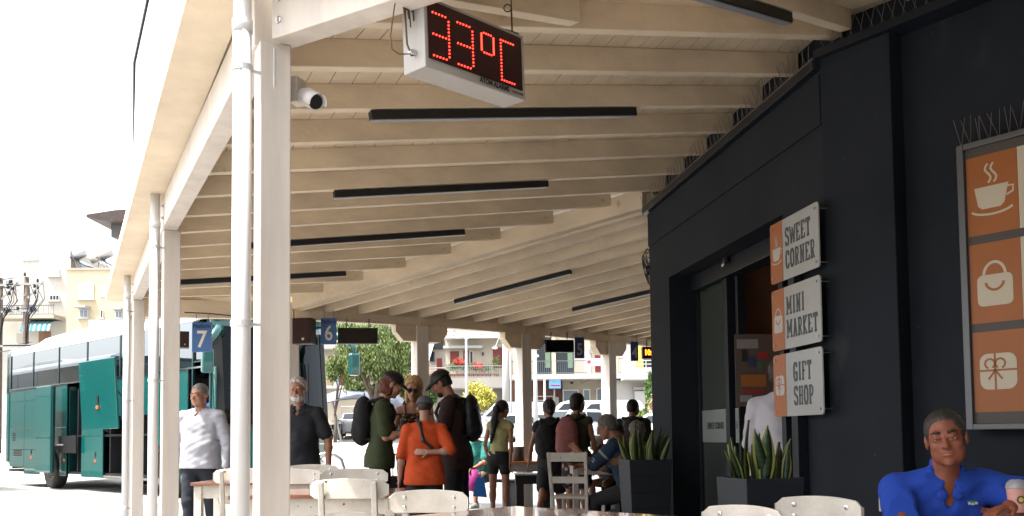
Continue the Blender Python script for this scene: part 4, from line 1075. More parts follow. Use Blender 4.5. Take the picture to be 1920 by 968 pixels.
def table(name, label, loc, rz, sx, sy, top=.76, ln=True, group='brown topped cafe tables', notch=True):
    t = thing(name, label, 'table', loc, rz, group)
    b = MB(); b.box((0, 0, top - .013), (sx, sy, .026)); b.build('tabletop', WOODT, t, bevel=.003)
    b = MB(); e = .03
    for sd in (-1, 1): b.box((0, sd * (sy / 2 - .05), top - .081), (sx - .10, .022, .11)); b.box((sd * (sx / 2 - .05), 0, top - .081), (.022, sy - .12, .11))
    b.build('apron', CHAIRW, t, bevel=.002)
    for i in (-1, 1):
        for j in (-1, 1):
            b = MB(); b.box((i * (sx / 2 - .055), j * (sy / 2 - .055), (top - .028) / 2), (.065, .065, top - .028)); b.build('leg', CHAIRW, t, bevel=.004)
    return t

# left table and its chair
table('cafe_table', 'brown topped white table at the far left before the white shirted man', (-2.66 + .50, 8.02, 0), R(0), 1.15, .62, .74)
chair_bent('cafe_chair', 'white chair half hidden behind the left downpipe at the far left table', (-2.20, 7.55, 0), R(4), .865)
# middle table with its chairs
table('cafe_table', 'brown topped white table just right of the nearest post', (-1.29, 6.15, 0), R(2), 1.08, .66, .745)
chair_bent('cafe_chair', 'white chair seen squarely from behind just right of the nearest post', (-.975, 5.66, 0), R(-3), .855, .43)
chair_bent('cafe_chair', 'white chair facing us across the middle table, mostly hidden by the nearest post', (-1.74, 6.98, 0), R(178), .86, .44)
chair_bent('cafe_chair', 'white chair facing us at the middle table, its long back rail in full view', (-1.22, 6.86, 0), R(183), .862, .47)
chair_bent('cafe_chair', 'white chair farthest back behind the middle table, in front of the bearded man', (-1.78, 7.75, 0), R(174), .872, .45)
# front chair and table
chair_bent('cafe_chair', 'white chair turned towards us in the middle foreground with four bolts on its back rail', (-.47, 4.52, 0), R(170), .825, .375)
K = atz(965, 949, .75); Rr_ = atz(1212, 964, .75); d = (Rr_ - K).normalized(); ang = math.atan2(d.y, d.x)
sz = .98; n = Vector((d.y, -d.x, 0))
cen = K + d * sz / 2 + n * sz / 2
table('cafe_table', 'large brown varnished tabletop at the bottom centre of the picture', (cen.x, cen.y, 0), ang, sz, sz, .75)
# right foreground chairs
chair_bent('cafe_chair', 'white chair at the bottom right, only its rounded back shows left of the second one', (.80, 3.66, 0), R(128), .80, .36)
chair_bent('cafe_chair', 'white chair at the bottom right, the one nearer the man in blue', (1.16, 3.78, 0), R(130), .825, .36)
# right table with cup
T4 = atz(1822, 948, .775)
table('cafe_table', 'dark topped white table corner at the right edge holding the paper cup', (T4.x + .36, T4.y - .28, 0), R(6), .70, .62, .775)
cup = thing('coffee_cup', 'pink paper cup with clear dome lid on the right table', 'cup', at(1907, 941, 3.66))
cup.location.z = .7755
b = MB(); b.lathe([(.028, 0), (.030, .004), (.038, .092), (.040, .094), (.040, .098)], (0, 0, 0), 24); b.build('cup_body', mat('pink_cup_paper', (.62, .32, .28), .5, noise=.12, nscale=30), cup, smooth=True)
b = MB(); b.lathe([(.041, .094), (.042, .10), (.040, .104), (.036, .118), (.026, .128), (.012, .132)], (0, 0, 0), 24); b.build('lid', mat('clear_plastic_lid', (.55, .57, .6), .12, trans=.6), cup, smooth=True)
b = MB(); b.lathe([(.016, 0), (.016, .001)], (-.004, -.0352, .052), 18, Matrix.Rotation(PI / 2 + .1, 3, 'X')); lg = b.build('round_logo', mat('dark_logo_print', (.06, .05, .03), .5), cup)
b = MB(); b.lathe([(.010, 0), (.010, .001)], (-.004, -.0364, .052), 18, Matrix.Rotation(PI / 2 + .1, 3, 'X')); b.build('logo_ring', mat('yellow_print', (.6, .4, .12), .5), lg)
b = MB(); b.box((0, 0, .004), (.15, .075, .008)); 
tag(b.build('phone', BLACK, bevel=.003, loc=(T4.x + .22, T4.y - .10, .7755)), 'black phone lying at the edge of the right table', 'phone')
b = MB(); b.box((0, 0, .003), (.075, .14, .007)); ph = b.build('phone', BLACK, bevel=.002, loc=(-.83, 6.0, .7455)); tag(ph, 'dark object lying on the middle table beside the right chair post', 'phone')

# ladder chair, far table, white stool of the old man
chair_ladder('ladder_chair', 'white ladder back chair standing alone beyond the front table', (.66, 9.75, 0), R(-22), .93, .42, 'white wooden cafe chairs')
table('cafe_table', 'white table with brown top where the grey haired man sits', (1.35, 11.15, 0), R(2), 1.35, .75, .775)
chair_ladder('stool', 'low white wooden seat under the grey haired man in the vest', (1.20, 9.60, 0), R(60), .46, .40, None, back=False)
pp = MB(); pp.box((0, 0, .002), (.24, .17, .003)); pp.build('newspaper', mat('white_paper', (.7, .7, .7), .7), loc=(1.32, 11.0, .7755)); tag(bpy.data.objects['newspaper'], 'white sheet of paper on the far table', 'paper')
bg = MB(); bg.lathe([(.02, 0), (.12, .01), (.15, .06), (.12, .12), (.05, .15)], (0, 0, 0), 14); tag(bg.build('handbag', BLACK, smooth=True, loc=(1.10, 11.15, .7755)), 'small black bag lying on the far table', 'bag')
pb = MB(); pb.lathe([(.10, 0), (.13, .03), (.12, .15), (.05, .24), (.07, .27)], (0, 0, 0), 10); tag(pb.build('plastic_bag', mat('blue_plastic', (.03, .22, .45), .3), smooth=True, loc=(1.35, 11.2, .18)), 'blue plastic bag hanging below the far table', 'bag')
# long bench-table and black table
bt = thing('long_table', 'long table with brown edge and grey front beyond the yellow top woman', 'table', (.42, 14.0, 0), R(2))
b = MB(); b.box((0, 0, .70), (1.25, .55, .05)); b.build('tabletop', mat('orange_brown_wood', (.30, .12, .05), .4, noise=.2, nscale=9), bt, bevel=.004)
b = MB(); b.box((0, -.24, .62), (1.2, .03, .10)); b.box((0, .24, .62), (1.2, .03, .10)); b.build('apron', GREYM, bt)
for i in (-1, 1):
    for j in (-1, 1):
        b = MB(); b.box((i * .55, j * .22, .285), (.07, .07, .57)); b.build('leg', GREYM, bt)
b_ = thing('black_table', 'low black square table with pale top and thick legs', 'table', (.27, 12.7, 0), R(2))
b = MB(); b.box((0, 0, .58), (.50, .5, .02)); b.build('tabletop', mat('pale_laminate', (.5, .5, .5), .3), b_, bevel=.003)
b = MB(); b.box((0, 0, .51), (.48, .48, .12)); b.build('apron', BLACK, b_)
for i in (-1, 1):
    for j in (-1, 1):
        b = MB(); b.box((i * .18, j * .18, .225), (.10, .10, .45)); b.build('leg', BLACK, b_)
b = MB(); b.lathe([(.10, 0), (.11, .01), (.115, .22), (.105, .22), (.10, .02)], (0, 0, 0), 20)
tag(b.build('flower_pot', mat('dark_brown_pot', (.06, .035, .03), .6), smooth=True, loc=(.07, 14.0, .7255)), 'dark brown cylindrical pot on the long table beside the canopy post', 'pot')
b = MB(); b.box((0, 0, .55), (.75, .5, 1.1)); b.box((0, 0, 1.115), (.80, .55, .03)); tag(b.build('litter_bin', mat('dark_green_plastic', (.012, .035, .03), .5), bevel=.02, loc=(1.85, 13.9, 0)), 'big dark green bin in front of the canopy post', 'bin')
b = MB(); b.lathe([(.16, 0), (.16, .015), (.025, .02), (.025, .3), (.05, .32), (.19, .33), (.20, .36), (.0, .36)], (0, 0, 0), 20)

# ------------------------------------------------------------------ planters with snake plants
PLM = mat('anthracite_planter', (.012, .015, .020), .5, noise=.1, nscale=4)
def leaf_mat(n, c1, c2):
    m = mat(n, c1, .4, noise=0); nt = m.node_tree; L = nt.links; bs = nt.nodes['Principled BSDF']
    tc = nt.nodes.new('ShaderNodeTexCoord'); w = nt.nodes.new('ShaderNodeTexWave'); w.bands_direction = 'Z'; w.inputs['Scale'].default_value = 9; w.inputs['Distortion'].default_value = 9; w.inputs['Detail'].default_value = 3
    r = nt.nodes.new('ShaderNodeValToRGB'); r.color_ramp.elements[0].color = (*c1, 1); r.color_ramp.elements[1].color = (*c2, 1)
    L.new(tc.outputs['Object'], w.inputs['Vector']); L.new(w.outputs[0], r.inputs[0]); L.new(r.outputs[0], bs.inputs['Base Color']); return m
LFD = leaf_mat('snake_leaf_centre', (.012, .028, .010), (.024, .050, .018)); LFY = mat('snake_leaf_margin', (.20, .22, .05), .45)
def planter(label, loc, rz, top, w, hts, seed, bot=.8):
    t = thing('planter', label, 'planter', loc, rz, 'dark planters with snake plants')
    n = 4; b = MB(); z = [0, top]; W0, W1 = w * bot, w
    def ring(wd, z_): return [(-wd / 2, -wd / 2, z_), (wd / 2, -wd / 2, z_), (wd / 2, wd / 2, z_), (-wd / 2, wd / 2, z_)]
    vs = ring(W0, 0) + ring(W1, top) + ring(W1 - .04, top) + ring(W1 - .05, top - .05)
    fs = [(0, 1, 2, 3)[::-1]] + [(a + k, a + (k + 1) % 4, a + 4 + (k + 1) % 4, a + 4 + k) for a in (0, 4, 8) for k in range(4)]
    b.add(vs, fs); b.build('pot', PLM, t, bevel=.004)
    b = MB(); b.add(ring(W1 - .045, top - .04), [(0, 1, 2, 3)]); b.build('soil', mat('dark_soil', (.03, .02, .015), .9, noise=.4, nscale=40, bump=.5), t)
    b = MB()
    for zz in (top - .14, top - .28, top - .42, top - .56, top - .70):
        ww = W0 + (W1 - W0) * zz / top
        for k in range(4):
            r_ = ring(ww + .004, zz); b.bar(r_[k], r_[(k + 1) % 4], .004, .004)
    b.build('groove', BLACK, t)
    rr = random.Random(seed); pl = thing('snake_plant', 'snake plant with yellow edged leaves in the ' + ('farther planter at the building corner' if top > .885 else 'nearer planter by the door'), 'plant', loc, rz, None)
    for i, hh in enumerate(hts):
        x = (i + .5) / len(hts) * (w - .10) - (w - .10) / 2 + rr.uniform(-.02, .02); y = rr.uniform(-w / 2 + .07, w / 2 - .07); yaw = rr.uniform(-.9, .9); lx, ly = x * .9 / w + rr.uniform(-.22, .22), rr.uniform(-.2, .2)
        lw = rr.uniform(.030, .046) * (1.0 if hh > .22 else .8); ns = 10; cv_ = rr.uniform(-.16, .16)
        C_, E1, E2 = [], [], []
        for k in range(ns + 1):
            s_ = k / ns; p = Vector((x + lx * hh * s_ + cv_ * s_ * s_ * hh, y + ly * hh * s_, top - .045 + (hh + .02) * s_))
            wv = lw * (min(1, .55 + s_ * 1.3) if s_ < .5 else 1) * (1 - max(0, (s_ - .45) / .55) ** 1.8); tw = yaw + s_ * .5
            a = Vector((math.cos(tw), math.sin(tw), 0)); f = Vector((-a.y, a.x, 0)); C_.append((p, a, f, wv))
        b = MB(); bb = MB()
        for (k0, k1, B_) in ((0, .68, b),):
            vs = []
            for p, a, f, wv in C_: vs += [p - a * wv * k1 + f * .004, p + f * -.004, p + a * wv * k1 + f * .004]
            b.add(vs, [(3 * k + j, 3 * k + j + 1, 3 * k + j + 4, 3 * k + j + 3) for k in range(ns) for j in (0, 1)])
        for sg in (-1, 1):
            vs = []
            for p, a, f, wv in C_: vs += [p + a * sg * wv * .68 + f * .004, p + a * sg * (wv + .0006) + f * .008]
            bb.add(vs, [(2 * k, 2 * k + 1, 2 * k + 3, 2 * k + 2) for k in range(ns)])
        lf = b.build('leaf', LFD, pl, smooth=True); bb.build('leaf_margin', LFY, lf, smooth=True)
        sm = lf.modifiers.new('s', 'SOLIDIFY'); sm.thickness = .0025
    return t
planter('tall anthracite planter by the dark building corner, the farther one', (1.16, 8.0, 0), R(8), .89, .38, [.20, .26, .30, .23, .36, .25, .29, .21, .26, .31, .22, .26, .22, .28, .24, .32, .21, .27], 3)
planter('anthracite planter standing before the sliding door, the nearer one', (1.315, 4.86, 0), R(14), .87, .335, [.17, .20, .16, .21, .19, .24, .20, .30, .33, .28, .22, .19, .24, .21, .26, .19, .17, .21, .16, .23, .19, .21], 11)

# ------------------------------------------------------------------ platform signs, speakers, led boards, fan
BLU = mat('platform_blue', (.045, .13, .33), .4); BLUD = mat('deep_blue', (.02, .04, .14), .45)
LTR = mat('cream_letter', (.66, .63, .54), .5); LTD = mat('faint_letter', (.10, .14, .25), .5)
def platform_sign(n, px0, px1, y0, y1, Y, rz, lab, word, dim=False):
    tl, br = at(px0, y0, Y), at(px1, y1, Y); c = Vector(((tl.x + br.x) / 2, Y, (tl.z + br.z) / 2)); w = abs(br.x - tl.x); h = tl.z - br.z
    t = thing('platform_sign', lab, 'sign', c, rz, 'platform number signs')
    b = MB(); b.box((0, 0, 0), (w, .03, h)); b.build('panel', BLUD if dim else BLU, t, bevel=.003)
    for sd in (-1, 1): b = MB(); b.tube([(sd * w * .3, 0, h / 2), (sd * w * .3, 0, h / 2 + .12)], .006, 6); b.build('hanger', GREYM, t)
    text('number', n, h * .80, LTR if not dim else mat('dim_letter', (.34, .34, .30), .5), frame((0, -.0165, -h * .10), (1, 0, 0), (0, -1, 0)), t, .001, .004, .80 if n != '7' else .9)
    if word: text('word', 'Platform', h * .20, mat('dark_blue_letter', (.012, .025, .12), .5), frame((0, -.0165, h * .36), (1, 0, 0), (0, -1, 0)), t, .001, .002, .86)
    return t
platform_sign('7', 361, 397, 605, 660, 11.2, 0, 'blue sign reading Platform 7 above the man in the white shirt', True)
platform_sign('6', 602, 631, 597, 646, 12.2, R(4), 'blue sign reading Platform 6 beside the brown loudspeaker', True)
platform_sign('5', 1077, 1096, 633, 672, 14.6, R(8), 'dark blue sign with number 5 between two canopy posts', False, True)
platform_sign('4', 1182, 1197, 641, 677, 15.6, R(8), 'dark blue sign with number 4 next to the orange clock board', False, True)
def board(px0, px1, y0, y1, Y, rz, lab, dep=.10):
    tl, br = at(px0, y0, Y), at(px1, y1, Y); c = Vector(((tl.x + br.x) / 2, Y, (tl.z + br.z) / 2)); w = abs(br.x - tl.x); h = tl.z - br.z
    t = thing('display_board', lab, 'display', c, rz, 'hanging platform display boards'); b = MB(); b.box((0, 0, 0), (w, dep, h)); b.build('housing', BLACK, t, bevel=.008)
    b = MB(); b.box((0, -dep / 2 - .001, 0), (w - .04, .004, h - .04)); b.build('screen', mat('dark_led_screen', (.004, .004, .006), .15), t)
    for sd in (-1, 1):
        b = MB(); 
        for k in range(4): b.tube([Vector((sd * w * .28 + .012 * math.cos(a) * (k % 2), .012 * math.cos(a) * ((k + 1) % 2), h / 2 + .018 + k * .03 + .02 * math.sin(a))) for a in [i * 2 * PI / 8 for i in range(9)]], .004, 5)
        b.build('chain', BLACK, t)
    return t, w, h, dep
board(634, 708, 616, 645, 12.35, R(8), 'black display board hanging right of the Platform 6 sign')
board(1021, 1076, 638, 661, 14.5, R(8), 'black display board hanging left of the number 5 sign')
t, w, h, dep = board(1203, 1245, 651, 673, 15.6, R(8), 'display board showing 10:00 in orange digits at the building corner')
ORL = mat('orange_led', (.8, .2, .02), .5, emit=(1, .16, .01), estr=3)
text('led_digits', '10:00', h * .62, ORL, frame((-w * .12, -dep / 2 - .0045, -.0), (1, 0, 0), (0, -1, 0)), t, .001, .006, .85)
def speaker(px0, px1, y0, y1, Y, rz, lab):
    tl, br = at(px0, y0, Y), at(px1, y1, Y); c = Vector(((tl.x + br.x) / 2, Y, (tl.z + br.z) / 2)); w = abs(br.x - tl.x); h = tl.z - br.z
    t = thing('loudspeaker', lab, 'loudspeaker', c, rz, 'brown loudspeakers on the canopy posts'); b = MB(); b.box((0, .05, 0), (w, .18, h)); b.build('cabinet', mat('brown_cabinet', (.05, .03, .025), .5), t, bevel=.006)
    b = MB(); b.box((0, -.045, 0), (w * .92, .012, h * .95)); b.build('grille', mat('brown_mesh_grille', (.045, .016, .012), .8, bump=.8, bscale=300), t, bevel=.003)
    b = MB(); b.box((w * .1, -.053, -h * .32), (w * .12, .003, w * .12)); b.build('badge', mat('silver_badge', (.5, .5, .5), .3), t); b = MB(); b.bar((0, .14, 0), (0, .20, 0), .03); b.build('bracket', GREYM, t)
speaker(549, 586, 597, 645, 11.9, R(-10), 'brown loudspeaker on the corner post beside the Platform 6 sign')
speaker(335, 354, 622, 652, 11.2, R(20), 'brown loudspeaker left of the Platform 7 sign, partly behind a post')
# wall fan beyond the corner
fc = at(1223, 505, 9.35)
t = thing('wall_fan', 'black caged wall fan peeking out from behind the building corner', 'fan', fc); M = Matrix.Rotation(R(78), 3, 'Y') @ Matrix.Rotation(R(20), 3, 'X')
b = MB()
for k in range(18):
    a = 2 * PI * k / 18; u_ = Vector((math.cos(a), math.sin(a), 0)); b.tube([M @ (u_ * .04 + Vector((0, 0, -.07))), M @ (u_ * .16 + Vector((0, 0, -.06))), M @ (u_ * .22), M @ (u_ * .16 + Vector((0, 0, .06))), M @ (u_ * .04 + Vector((0, 0, .07)))], .003, 4)
for r_, z_ in ((.22, 0), (.16, .06), (.16, -.06), (.09, .068)): b.tube([M @ Vector((r_ * math.cos(a), r_ * math.sin(a), z_)) for a in [i * 2 * PI / 24 for i in range(25)]], .004, 4)
b.build('cage', BLACK, t); b = MB()
for k in range(3):
    a = 2 * PI * k / 3; b.add([M @ Vector(q) for q in ((.03 * math.cos(a), .03 * math.sin(a), -.02), (.19 * math.cos(a - .3), .19 * math.sin(a - .3), -.02), (.19 * math.cos(a + .45), .19 * math.sin(a + .45), .03), (.03 * math.cos(a + 1), .03 * math.sin(a + 1), .02))], [(0, 1, 2, 3)])
b.build('blade', DARKP, t); b = MB(); b.lathe([(.05, -.06), (.06, 0), (.05, .12)], (0, 0, 0), 14, M); b.build('motor', BLACK, t)

# hanging cable outside the canopy edge
q = [(277, 0), (252, 118), (251, 190), (250, 272)]; Y = 3.2
b = MB(); pts = [Vector((-.80, 2.2, 3.05)), at(290, -70, 2.9)] + [at(x, y, Y) for x, y in q]
b.tube(pts, [.006, .006, .0055, .005, .0035, .0012], 6); tag(b.build('hanging_cable', mat('dark_cable', (.03, .025, .03), .5)), 'thin black cable hanging against the sky outside the canopy edge', 'cable')
# ================================================================== PEOPLE
def cloth(n, c, **k): return mat(n, c, .85, noise=k.pop('noise', .10), nscale=k.pop('nscale', 20), bump=.15, bscale=60, **k)
NAVYT = cloth('black_cloth', (.010, .010, .012)); 
def X(px, Y): return atx(px, Y)
# man in white shirt, walking towards us behind the left table
p = Person('man in a white long sleeved shirt and dark trousers standing behind the far left table', (X(376, 9.6), 9.6, 0), 172, 1.70, 'tan', build=1.14, h=.0085, head=(-12, -6, 0), lean=(-2, 0), big=1.06,
    arms={1: ((.26, -.05, -1), (.06, .12, -1)), -1: ((-.34, .0, -1), (-.04, .12, -1))}, legs={1: ((.03, .12, -1), (0, -.1, -1), (.1, 1, 0)), -1: ((-.05, -.08, -1), (0, -.2, -1), (-.1, 1, 0))})
wsh = cloth('white_shirt_cloth', (.31, .31, .34), noise=.03)
p.body(); p.face('brown'); p.hair('grey', .006, .040, -.03, wr=.001); p.top(wsh, 1.92, -.045, .016, belly=1.0, vneck=True); p.collar(wsh); p.bottom(cloth('dark_navy_cloth', (.012, .014, .022)), 1.95); p.shoe(BLACK)
b = MB()
for k in range(6): z = p.hip + p.sp * (.02 + .045 * k) * p.H * 1.0 + p.fw * .083 * p.H * p.bw; b.lathe([(.006, 0), (.005, .003)], z + p.fw * .012, 8, Matrix.Rotation(-PI / 2, 3, 'X'))
b.build('button', wsh, p.t)
# bearded man
p = Person('white haired man with white beard in a black polo, looking out beside the nearest post', (X(561, 9.3), 9.3, 0), 178, 1.71, 'tan', build=1.06, h=.0085, head=(2, -4, 4), big=1.1,
    arms={1: ((.2, 0, -1), (.1, .2, -1)), -1: ((-.42, .05, -1), (-.05, .12, -1))})
bk = cloth('black_polo_cloth', (.012, .013, .017))
p.body(); p.face('white'); p.hair('white', .015, .056, -.06, sideb=True, wr=.004); p.top(bk, .72, -.05, .018, belly=1.1, vneck=True); p.collar(bk); p.bottom(NAVYT, 1.9); p.shoe(BLACK)
B = SDF(); q = p.hs
B.ell(p.hp(0, .048, -.078), (.056 * q, .050 * q, .046 * q), p.HM, k=.02); B.cap(p.hp(.058, .02, -.02), p.hp(.046, .045, -.07), .018 * q, k=.02); B.cap(p.hp(-.058, .02, -.02), p.hp(-.046, .045, -.07), .018 * q, k=.02)
B.cap(p.hp(-.024, .092, -.046), p.hp(.024, .092, -.046), .008 * q, k=.01); B.ell(p.hp(0, .100, -.058), (.020 * q, .016 * q, .007 * q), p.HM, k=.006, sub=True)
B.mesh('beard', HAIRM['white'], p.t, .006, wr=.003, wf=130)
b = MB(); b.tube([Vector(p.wr_[-1]) + Vector((.024 * math.cos(a), .024 * math.sin(a), .01)) for a in [i * 2 * PI / 10 for i in range(11)]], .006, 6); b.build('watch', STEEL, p.t)
# teenager in green with black backpack, profile facing right
gr = cloth('olive_tshirt_cloth', (.036, .050, .018))
p = Person('long haired teenager in an olive T-shirt and black cap looking down at their hands', (X(712, 9.3), 9.3, 0), -82, 1.79, 'fair', build=.92, h=.0085, head=(0, -28, 0), lean=(3, 0), neck=(0, .35, .8), big=1.05,
    arms={1: ((.06, .12, -1), (-.1, 1, .22)), -1: ((-.06, .3, -1), (.1, 1, .3))})
p.body(); p.face('brown')
def lh(B, hp, q):
    B.ell(hp(0, -.055, -.05), (.080 * q, .062 * q, .085 * q), None, k=.02); B.ell(hp(.05, -.02, -.05), (.03 * q, .05 * q, .075 * q), None, k=.02); B.ell(hp(-.05, -.02, -.05), (.03 * q, .05 * q, .075 * q), None, k=.02)
p.hair('auburn', .004, .03, -.16, lh, sideb=False, wr=.006); p.cap_hat(BLACK)
p.top(gr, .80, -.07, .018, loose=.012); p.bottom(NAVYT, 1.2, wide=.035, e=.02); p.shoe(BLACK); p.backpack(cloth('black_bag_cloth', (.009, .009, .010)), (.155, .10, .25), label='full black backpack worn by the teenager in the olive T-shirt')
# blonde woman
p = Person('blonde woman in sunglasses and leopard print top facing us behind the boy in orange', (X(776, 9.9), 9.9, 0), 188, 1.75, 'fair', build=.95, h=.009, head=(-8, -14, -4), big=1.1, female=True,
    arms={1: ((.25, .2, -1), (-.15, 1, .1)), -1: ((-.2, .2, -1), (.3, 1, -.1))})
leo = mat('leopard_cloth', (.30, .17, .08), .8); nt = leo.node_tree; vo = nt.nodes.new('ShaderNodeTexVoronoi'); vo.inputs['Scale'].default_value = 34; rp = nt.nodes.new('ShaderNodeValToRGB'); tcn = nt.nodes.new('ShaderNodeTexCoord')
rp.color_ramp.elements[0].color = (.33, .18, .08, 1); rp.color_ramp.elements[1].color = (.015, .01, .008, 1); rp.color_ramp.elements[0].position = .32; rp.color_ramp.elements[1].position = .42
nt.links.new(tcn.outputs['Object'], vo.inputs['Vector']); nt.links.new(vo.outputs['Distance'], rp.inputs[0]); nt.links.new(rp.outputs[0], nt.nodes['Principled BSDF'].inputs['Base Color'])
p.body(); p.face('blonde')
def bob(B, hp, q):
    for i in (1, -1): B.ell(hp(.062 * i, .0, -.06), (.026 * q, .045 * q, .095 * q), p.HM, k=.02)
    B.ell(hp(0, -.05, -.06), (.075 * q, .05 * q, .09 * q), p.HM, k=.02)
p.hair('blonde', .020, .050, -.16, bob, sideb=False, wr=.003)
B = SDF(); p.torso(B, .012); B.cut(p.hip + p.sp * -.04 * p.H, -p.sp); B.cut(p.chest + p.sp * .055 * p.H, p.sp); B.mesh('camisole', leo, p.t, .009)
for sd in (1, -1):
    B = SDF(); a = p.chest + p.sp * .04 * p.H + p.rt * .05 * p.H * sd + p.fw * .074 * p.H; c = p.nk + p.rt * .055 * p.H * sd + p.sp * .022 * p.H; d_ = p.chest + p.sp * .04 * p.H + p.rt * .05 * p.H * sd - p.fw * .074 * p.H
    B.cap(a, c, .009); B.cap(c, d_, .009); B.mesh('strap', cloth('maroon_strap_cloth', (.06, .01, .012)), p.t, .006)
p.bottom(NAVYT, 1.8); p.shoe(BLACK)
q = p.hs; b = MB()
for i in (1, -1): b.lathe([(.001, .0), (.024 * q, .0), (.024 * q, .004), (.001, .006)], p.hp(.031 * i, .098, .002), 12, Matrix(p.HM.tolist()) @ Matrix.Rotation(-PI / 2, 3, 'X'))
b.bar(p.hp(-.05, .096, .01), p.hp(.05, .096, .01), .005); b.bar(p.hp(-.055, .094, .008), p.hp(-.078, .0, .0), .004); b.bar(p.hp(.055, .094, .008), p.hp(.078, .0, .0), .004); b.build('sunglasses', BLACK, p.t)
# boy in orange seen from behind, left hand behind his back
og = cloth('orange_tshirt_cloth', (.50, .062, .009), noise=.08)
p = Person('boy in an orange T-shirt and grey cap seen from behind, one arm across his back', (X(796, 8.7), 8.7, 0), 2, 1.48, 'pale', build=.95, h=.008, head=(0, -10, 0), big=1.08, hands='relaxed',
    arms={1: ((.50, -.62, -1), (-1, -.12, -.04)), -1: ((-.26, .0, -1), (-.1, .1, -1))})
p.hand_dir = {1: (vec(-1, .05, .05), vec(0, 1, 0))}
p.body(); p.face('brown'); p.hair('brown', .004, .03, -.04); p.cap_hat(cloth('grey_cap_cloth', (.085, .09, .10)))
p.top(og, .90, -.075, .016, loose=.018); p.bottom(NAVYT, 1.0, wide=.03, e=.02); p.shoe(NAVYT)
b = SDF(); a = p.nk - p.rt * .03 * p.H - p.fw * .05 * p.H + p.sp * .012 * p.H; c = p.hip + p.sp * .13 * p.H + p.rt * .085 * p.H - p.fw * .078 * p.H
m1 = p.chest - p.fw * (.085 * p.H) - p.rt * .005; b.cap(p.nk - p.rt * .05 * p.H + p.sp * .028 * p.H, a - p.sp * .01 - p.fw * .012, .015, flat=(p.fw, .5)); b.cap(a - p.sp * .01 - p.fw * .012, m1 - p.fw * .004, .015, flat=(p.fw, .5)); b.cap(m1 - p.fw * .004, c, .015, flat=(p.fw, .5))
b.mesh('shoulder_strap', BLACK, p.t, .006)
# tall man in dark brown T-shirt, turned left and looking down
br = cloth('dark_brown_tshirt_cloth', (.030, .014, .013))
p = Person('tall bearded man in a dark T-shirt and black cap turned towards the boy', (X(856, 9.35), 9.35, 0), 78, 1.81, 'tan', build=1.02, h=.0085, head=(6, -30, 0), lean=(4, 0), neck=(0, .5, .8), big=1.06,
    arms={1: ((.1, .1, -1), (.0, 1, .05)), -1: ((-.16, .16, -1), (-.1, 1, .02))})
p.body(); p.face('black'); p.hair('black', .002, .03, -.05); p.cap_hat(BLACK); p.top(br, .72, -.09, .017, loose=.006); p.bottom(NAVYT, 1.6, wide=.02, e=.02); p.shoe(BLACK)
B = SDF(); q = p.hs; B.ell(p.hp(0, .045, -.076), (.050 * q, .047 * q, .040 * q), p.HM, k=.02); B.ell(p.hp(0, .098, -.058), (.022 * q, .018 * q, .010 * q), p.HM, k=.006, sub=True); B.mesh('beard', HAIRM['black'], p.t, .006, wr=.002, wf=130)
p.backpack(BLACK, (.13, .085, .24), label='slim black backpack worn by the tall man in the dark T-shirt')
lg = MB(); lg.box(Vector(p.chest + p.fw * .105 + p.rt * -.05 + p.sp * .07), (.05, .004, .02), M=Matrix(np.stack([p.rt, p.fw, p.sp], 1).tolist())); lg.build('chest_logo', wsh, p.t)
# woman in yellow top, from behind
yw = cloth('pale_yellow_cloth', (.34, .33, .15), noise=.05)
p = Person('woman in a pale yellow top and black shorts with long dark hair, seen from behind', (X(935, 12.4), 12.4, 0), -18, 1.58, 'tan', build=.92, h=.009, head=(-30, -8, 0), female=True, lean=(0, 3), big=1.12,
    arms={1: ((.12, -.3, -1), (-.1, .1, -1)), -1: ((-.35, .15, -1), (.15, .25, -1))})
p.body(); p.face('black'); p.top(yw, 0, -.0, .011); p.bottom(NAVYT, .42, e=.014, waist=.06); p.shoe(NAVYT)
def tail(B, hp, q):
    B.ell(hp(0, -.10, -.0), (.05 * q, .05 * q, .05 * q), None, k=.03)
    a = p.hc - p.fw * .10; B.cap(hp(0, -.11, -.02), p.nk - p.fw * .10 - p.rt * .05, .040, .05, k=.03); B.cap(p.nk - p.fw * .10 - p.rt * .05, p.chest - p.fw * .12 - p.sp * .12 - p.rt * .08, .05, .02, k=.03)
q = p.hs; B = SDF(); B.ell(p.hp(0, -.014, .032), (.087 * q, .104 * q, .098 * q), p.HM, k=.01); B.cut(p.hp(0, .062, .045), p.HM @ nrm([0, 1, -.85])); B.mesh('hair', HAIRM['black'], p.t, .007)
B = SDF(); tail(B, p.hp, q); B.mesh('ponytail', HAIRM['black'], p.t, .007, wr=.004, wf=90)
# seated man in teal with maroon cap
tl = cloth('teal_tshirt_cloth', (.01, .14, .12))
def seat_legs(spread=.12, shin=0.0): return {1: ((spread, 1, -.02), (.0, shin, -1), (.1, 1, 0)), -1: ((-spread, 1, -.02), (.0, shin, -1), (-.1, 1, 0))}
p = Person('seated man in a teal T-shirt and maroon cap behind the woman in yellow', (X(902, 14.6), 14.6, 0), 150, 1.72, 'tan', build=1.05, h=.010, hip=.50, lean=(18, 0), head=(0, -15, 0),
    arms={1: ((.2, .6, -1), (-.2, 1, -.35)), -1: ((-.2, .6, -1), (.2, 1, -.35))}, legs=seat_legs())
p.body(); p.face('black'); p.hair('black', .004); p.cap_hat(cloth('maroon_cap_cloth', (.16, .01, .04))); p.top(tl, .7, -.03, .018); p.bottom(cloth('dark_olive_cloth', (.02, .022, .018)), 1.0, wide=.02, e=.02); p.shoe(GREYM)
bn = thing('metal_bench', 'dark bench under the seated man in teal', 'bench', (X(902, 14.6) + .1, 14.75, 0), R(150)); b = MB(); b.box((0, 0, .40), (1.3, .4, .04)); b.build('seat', BLACK, bn)
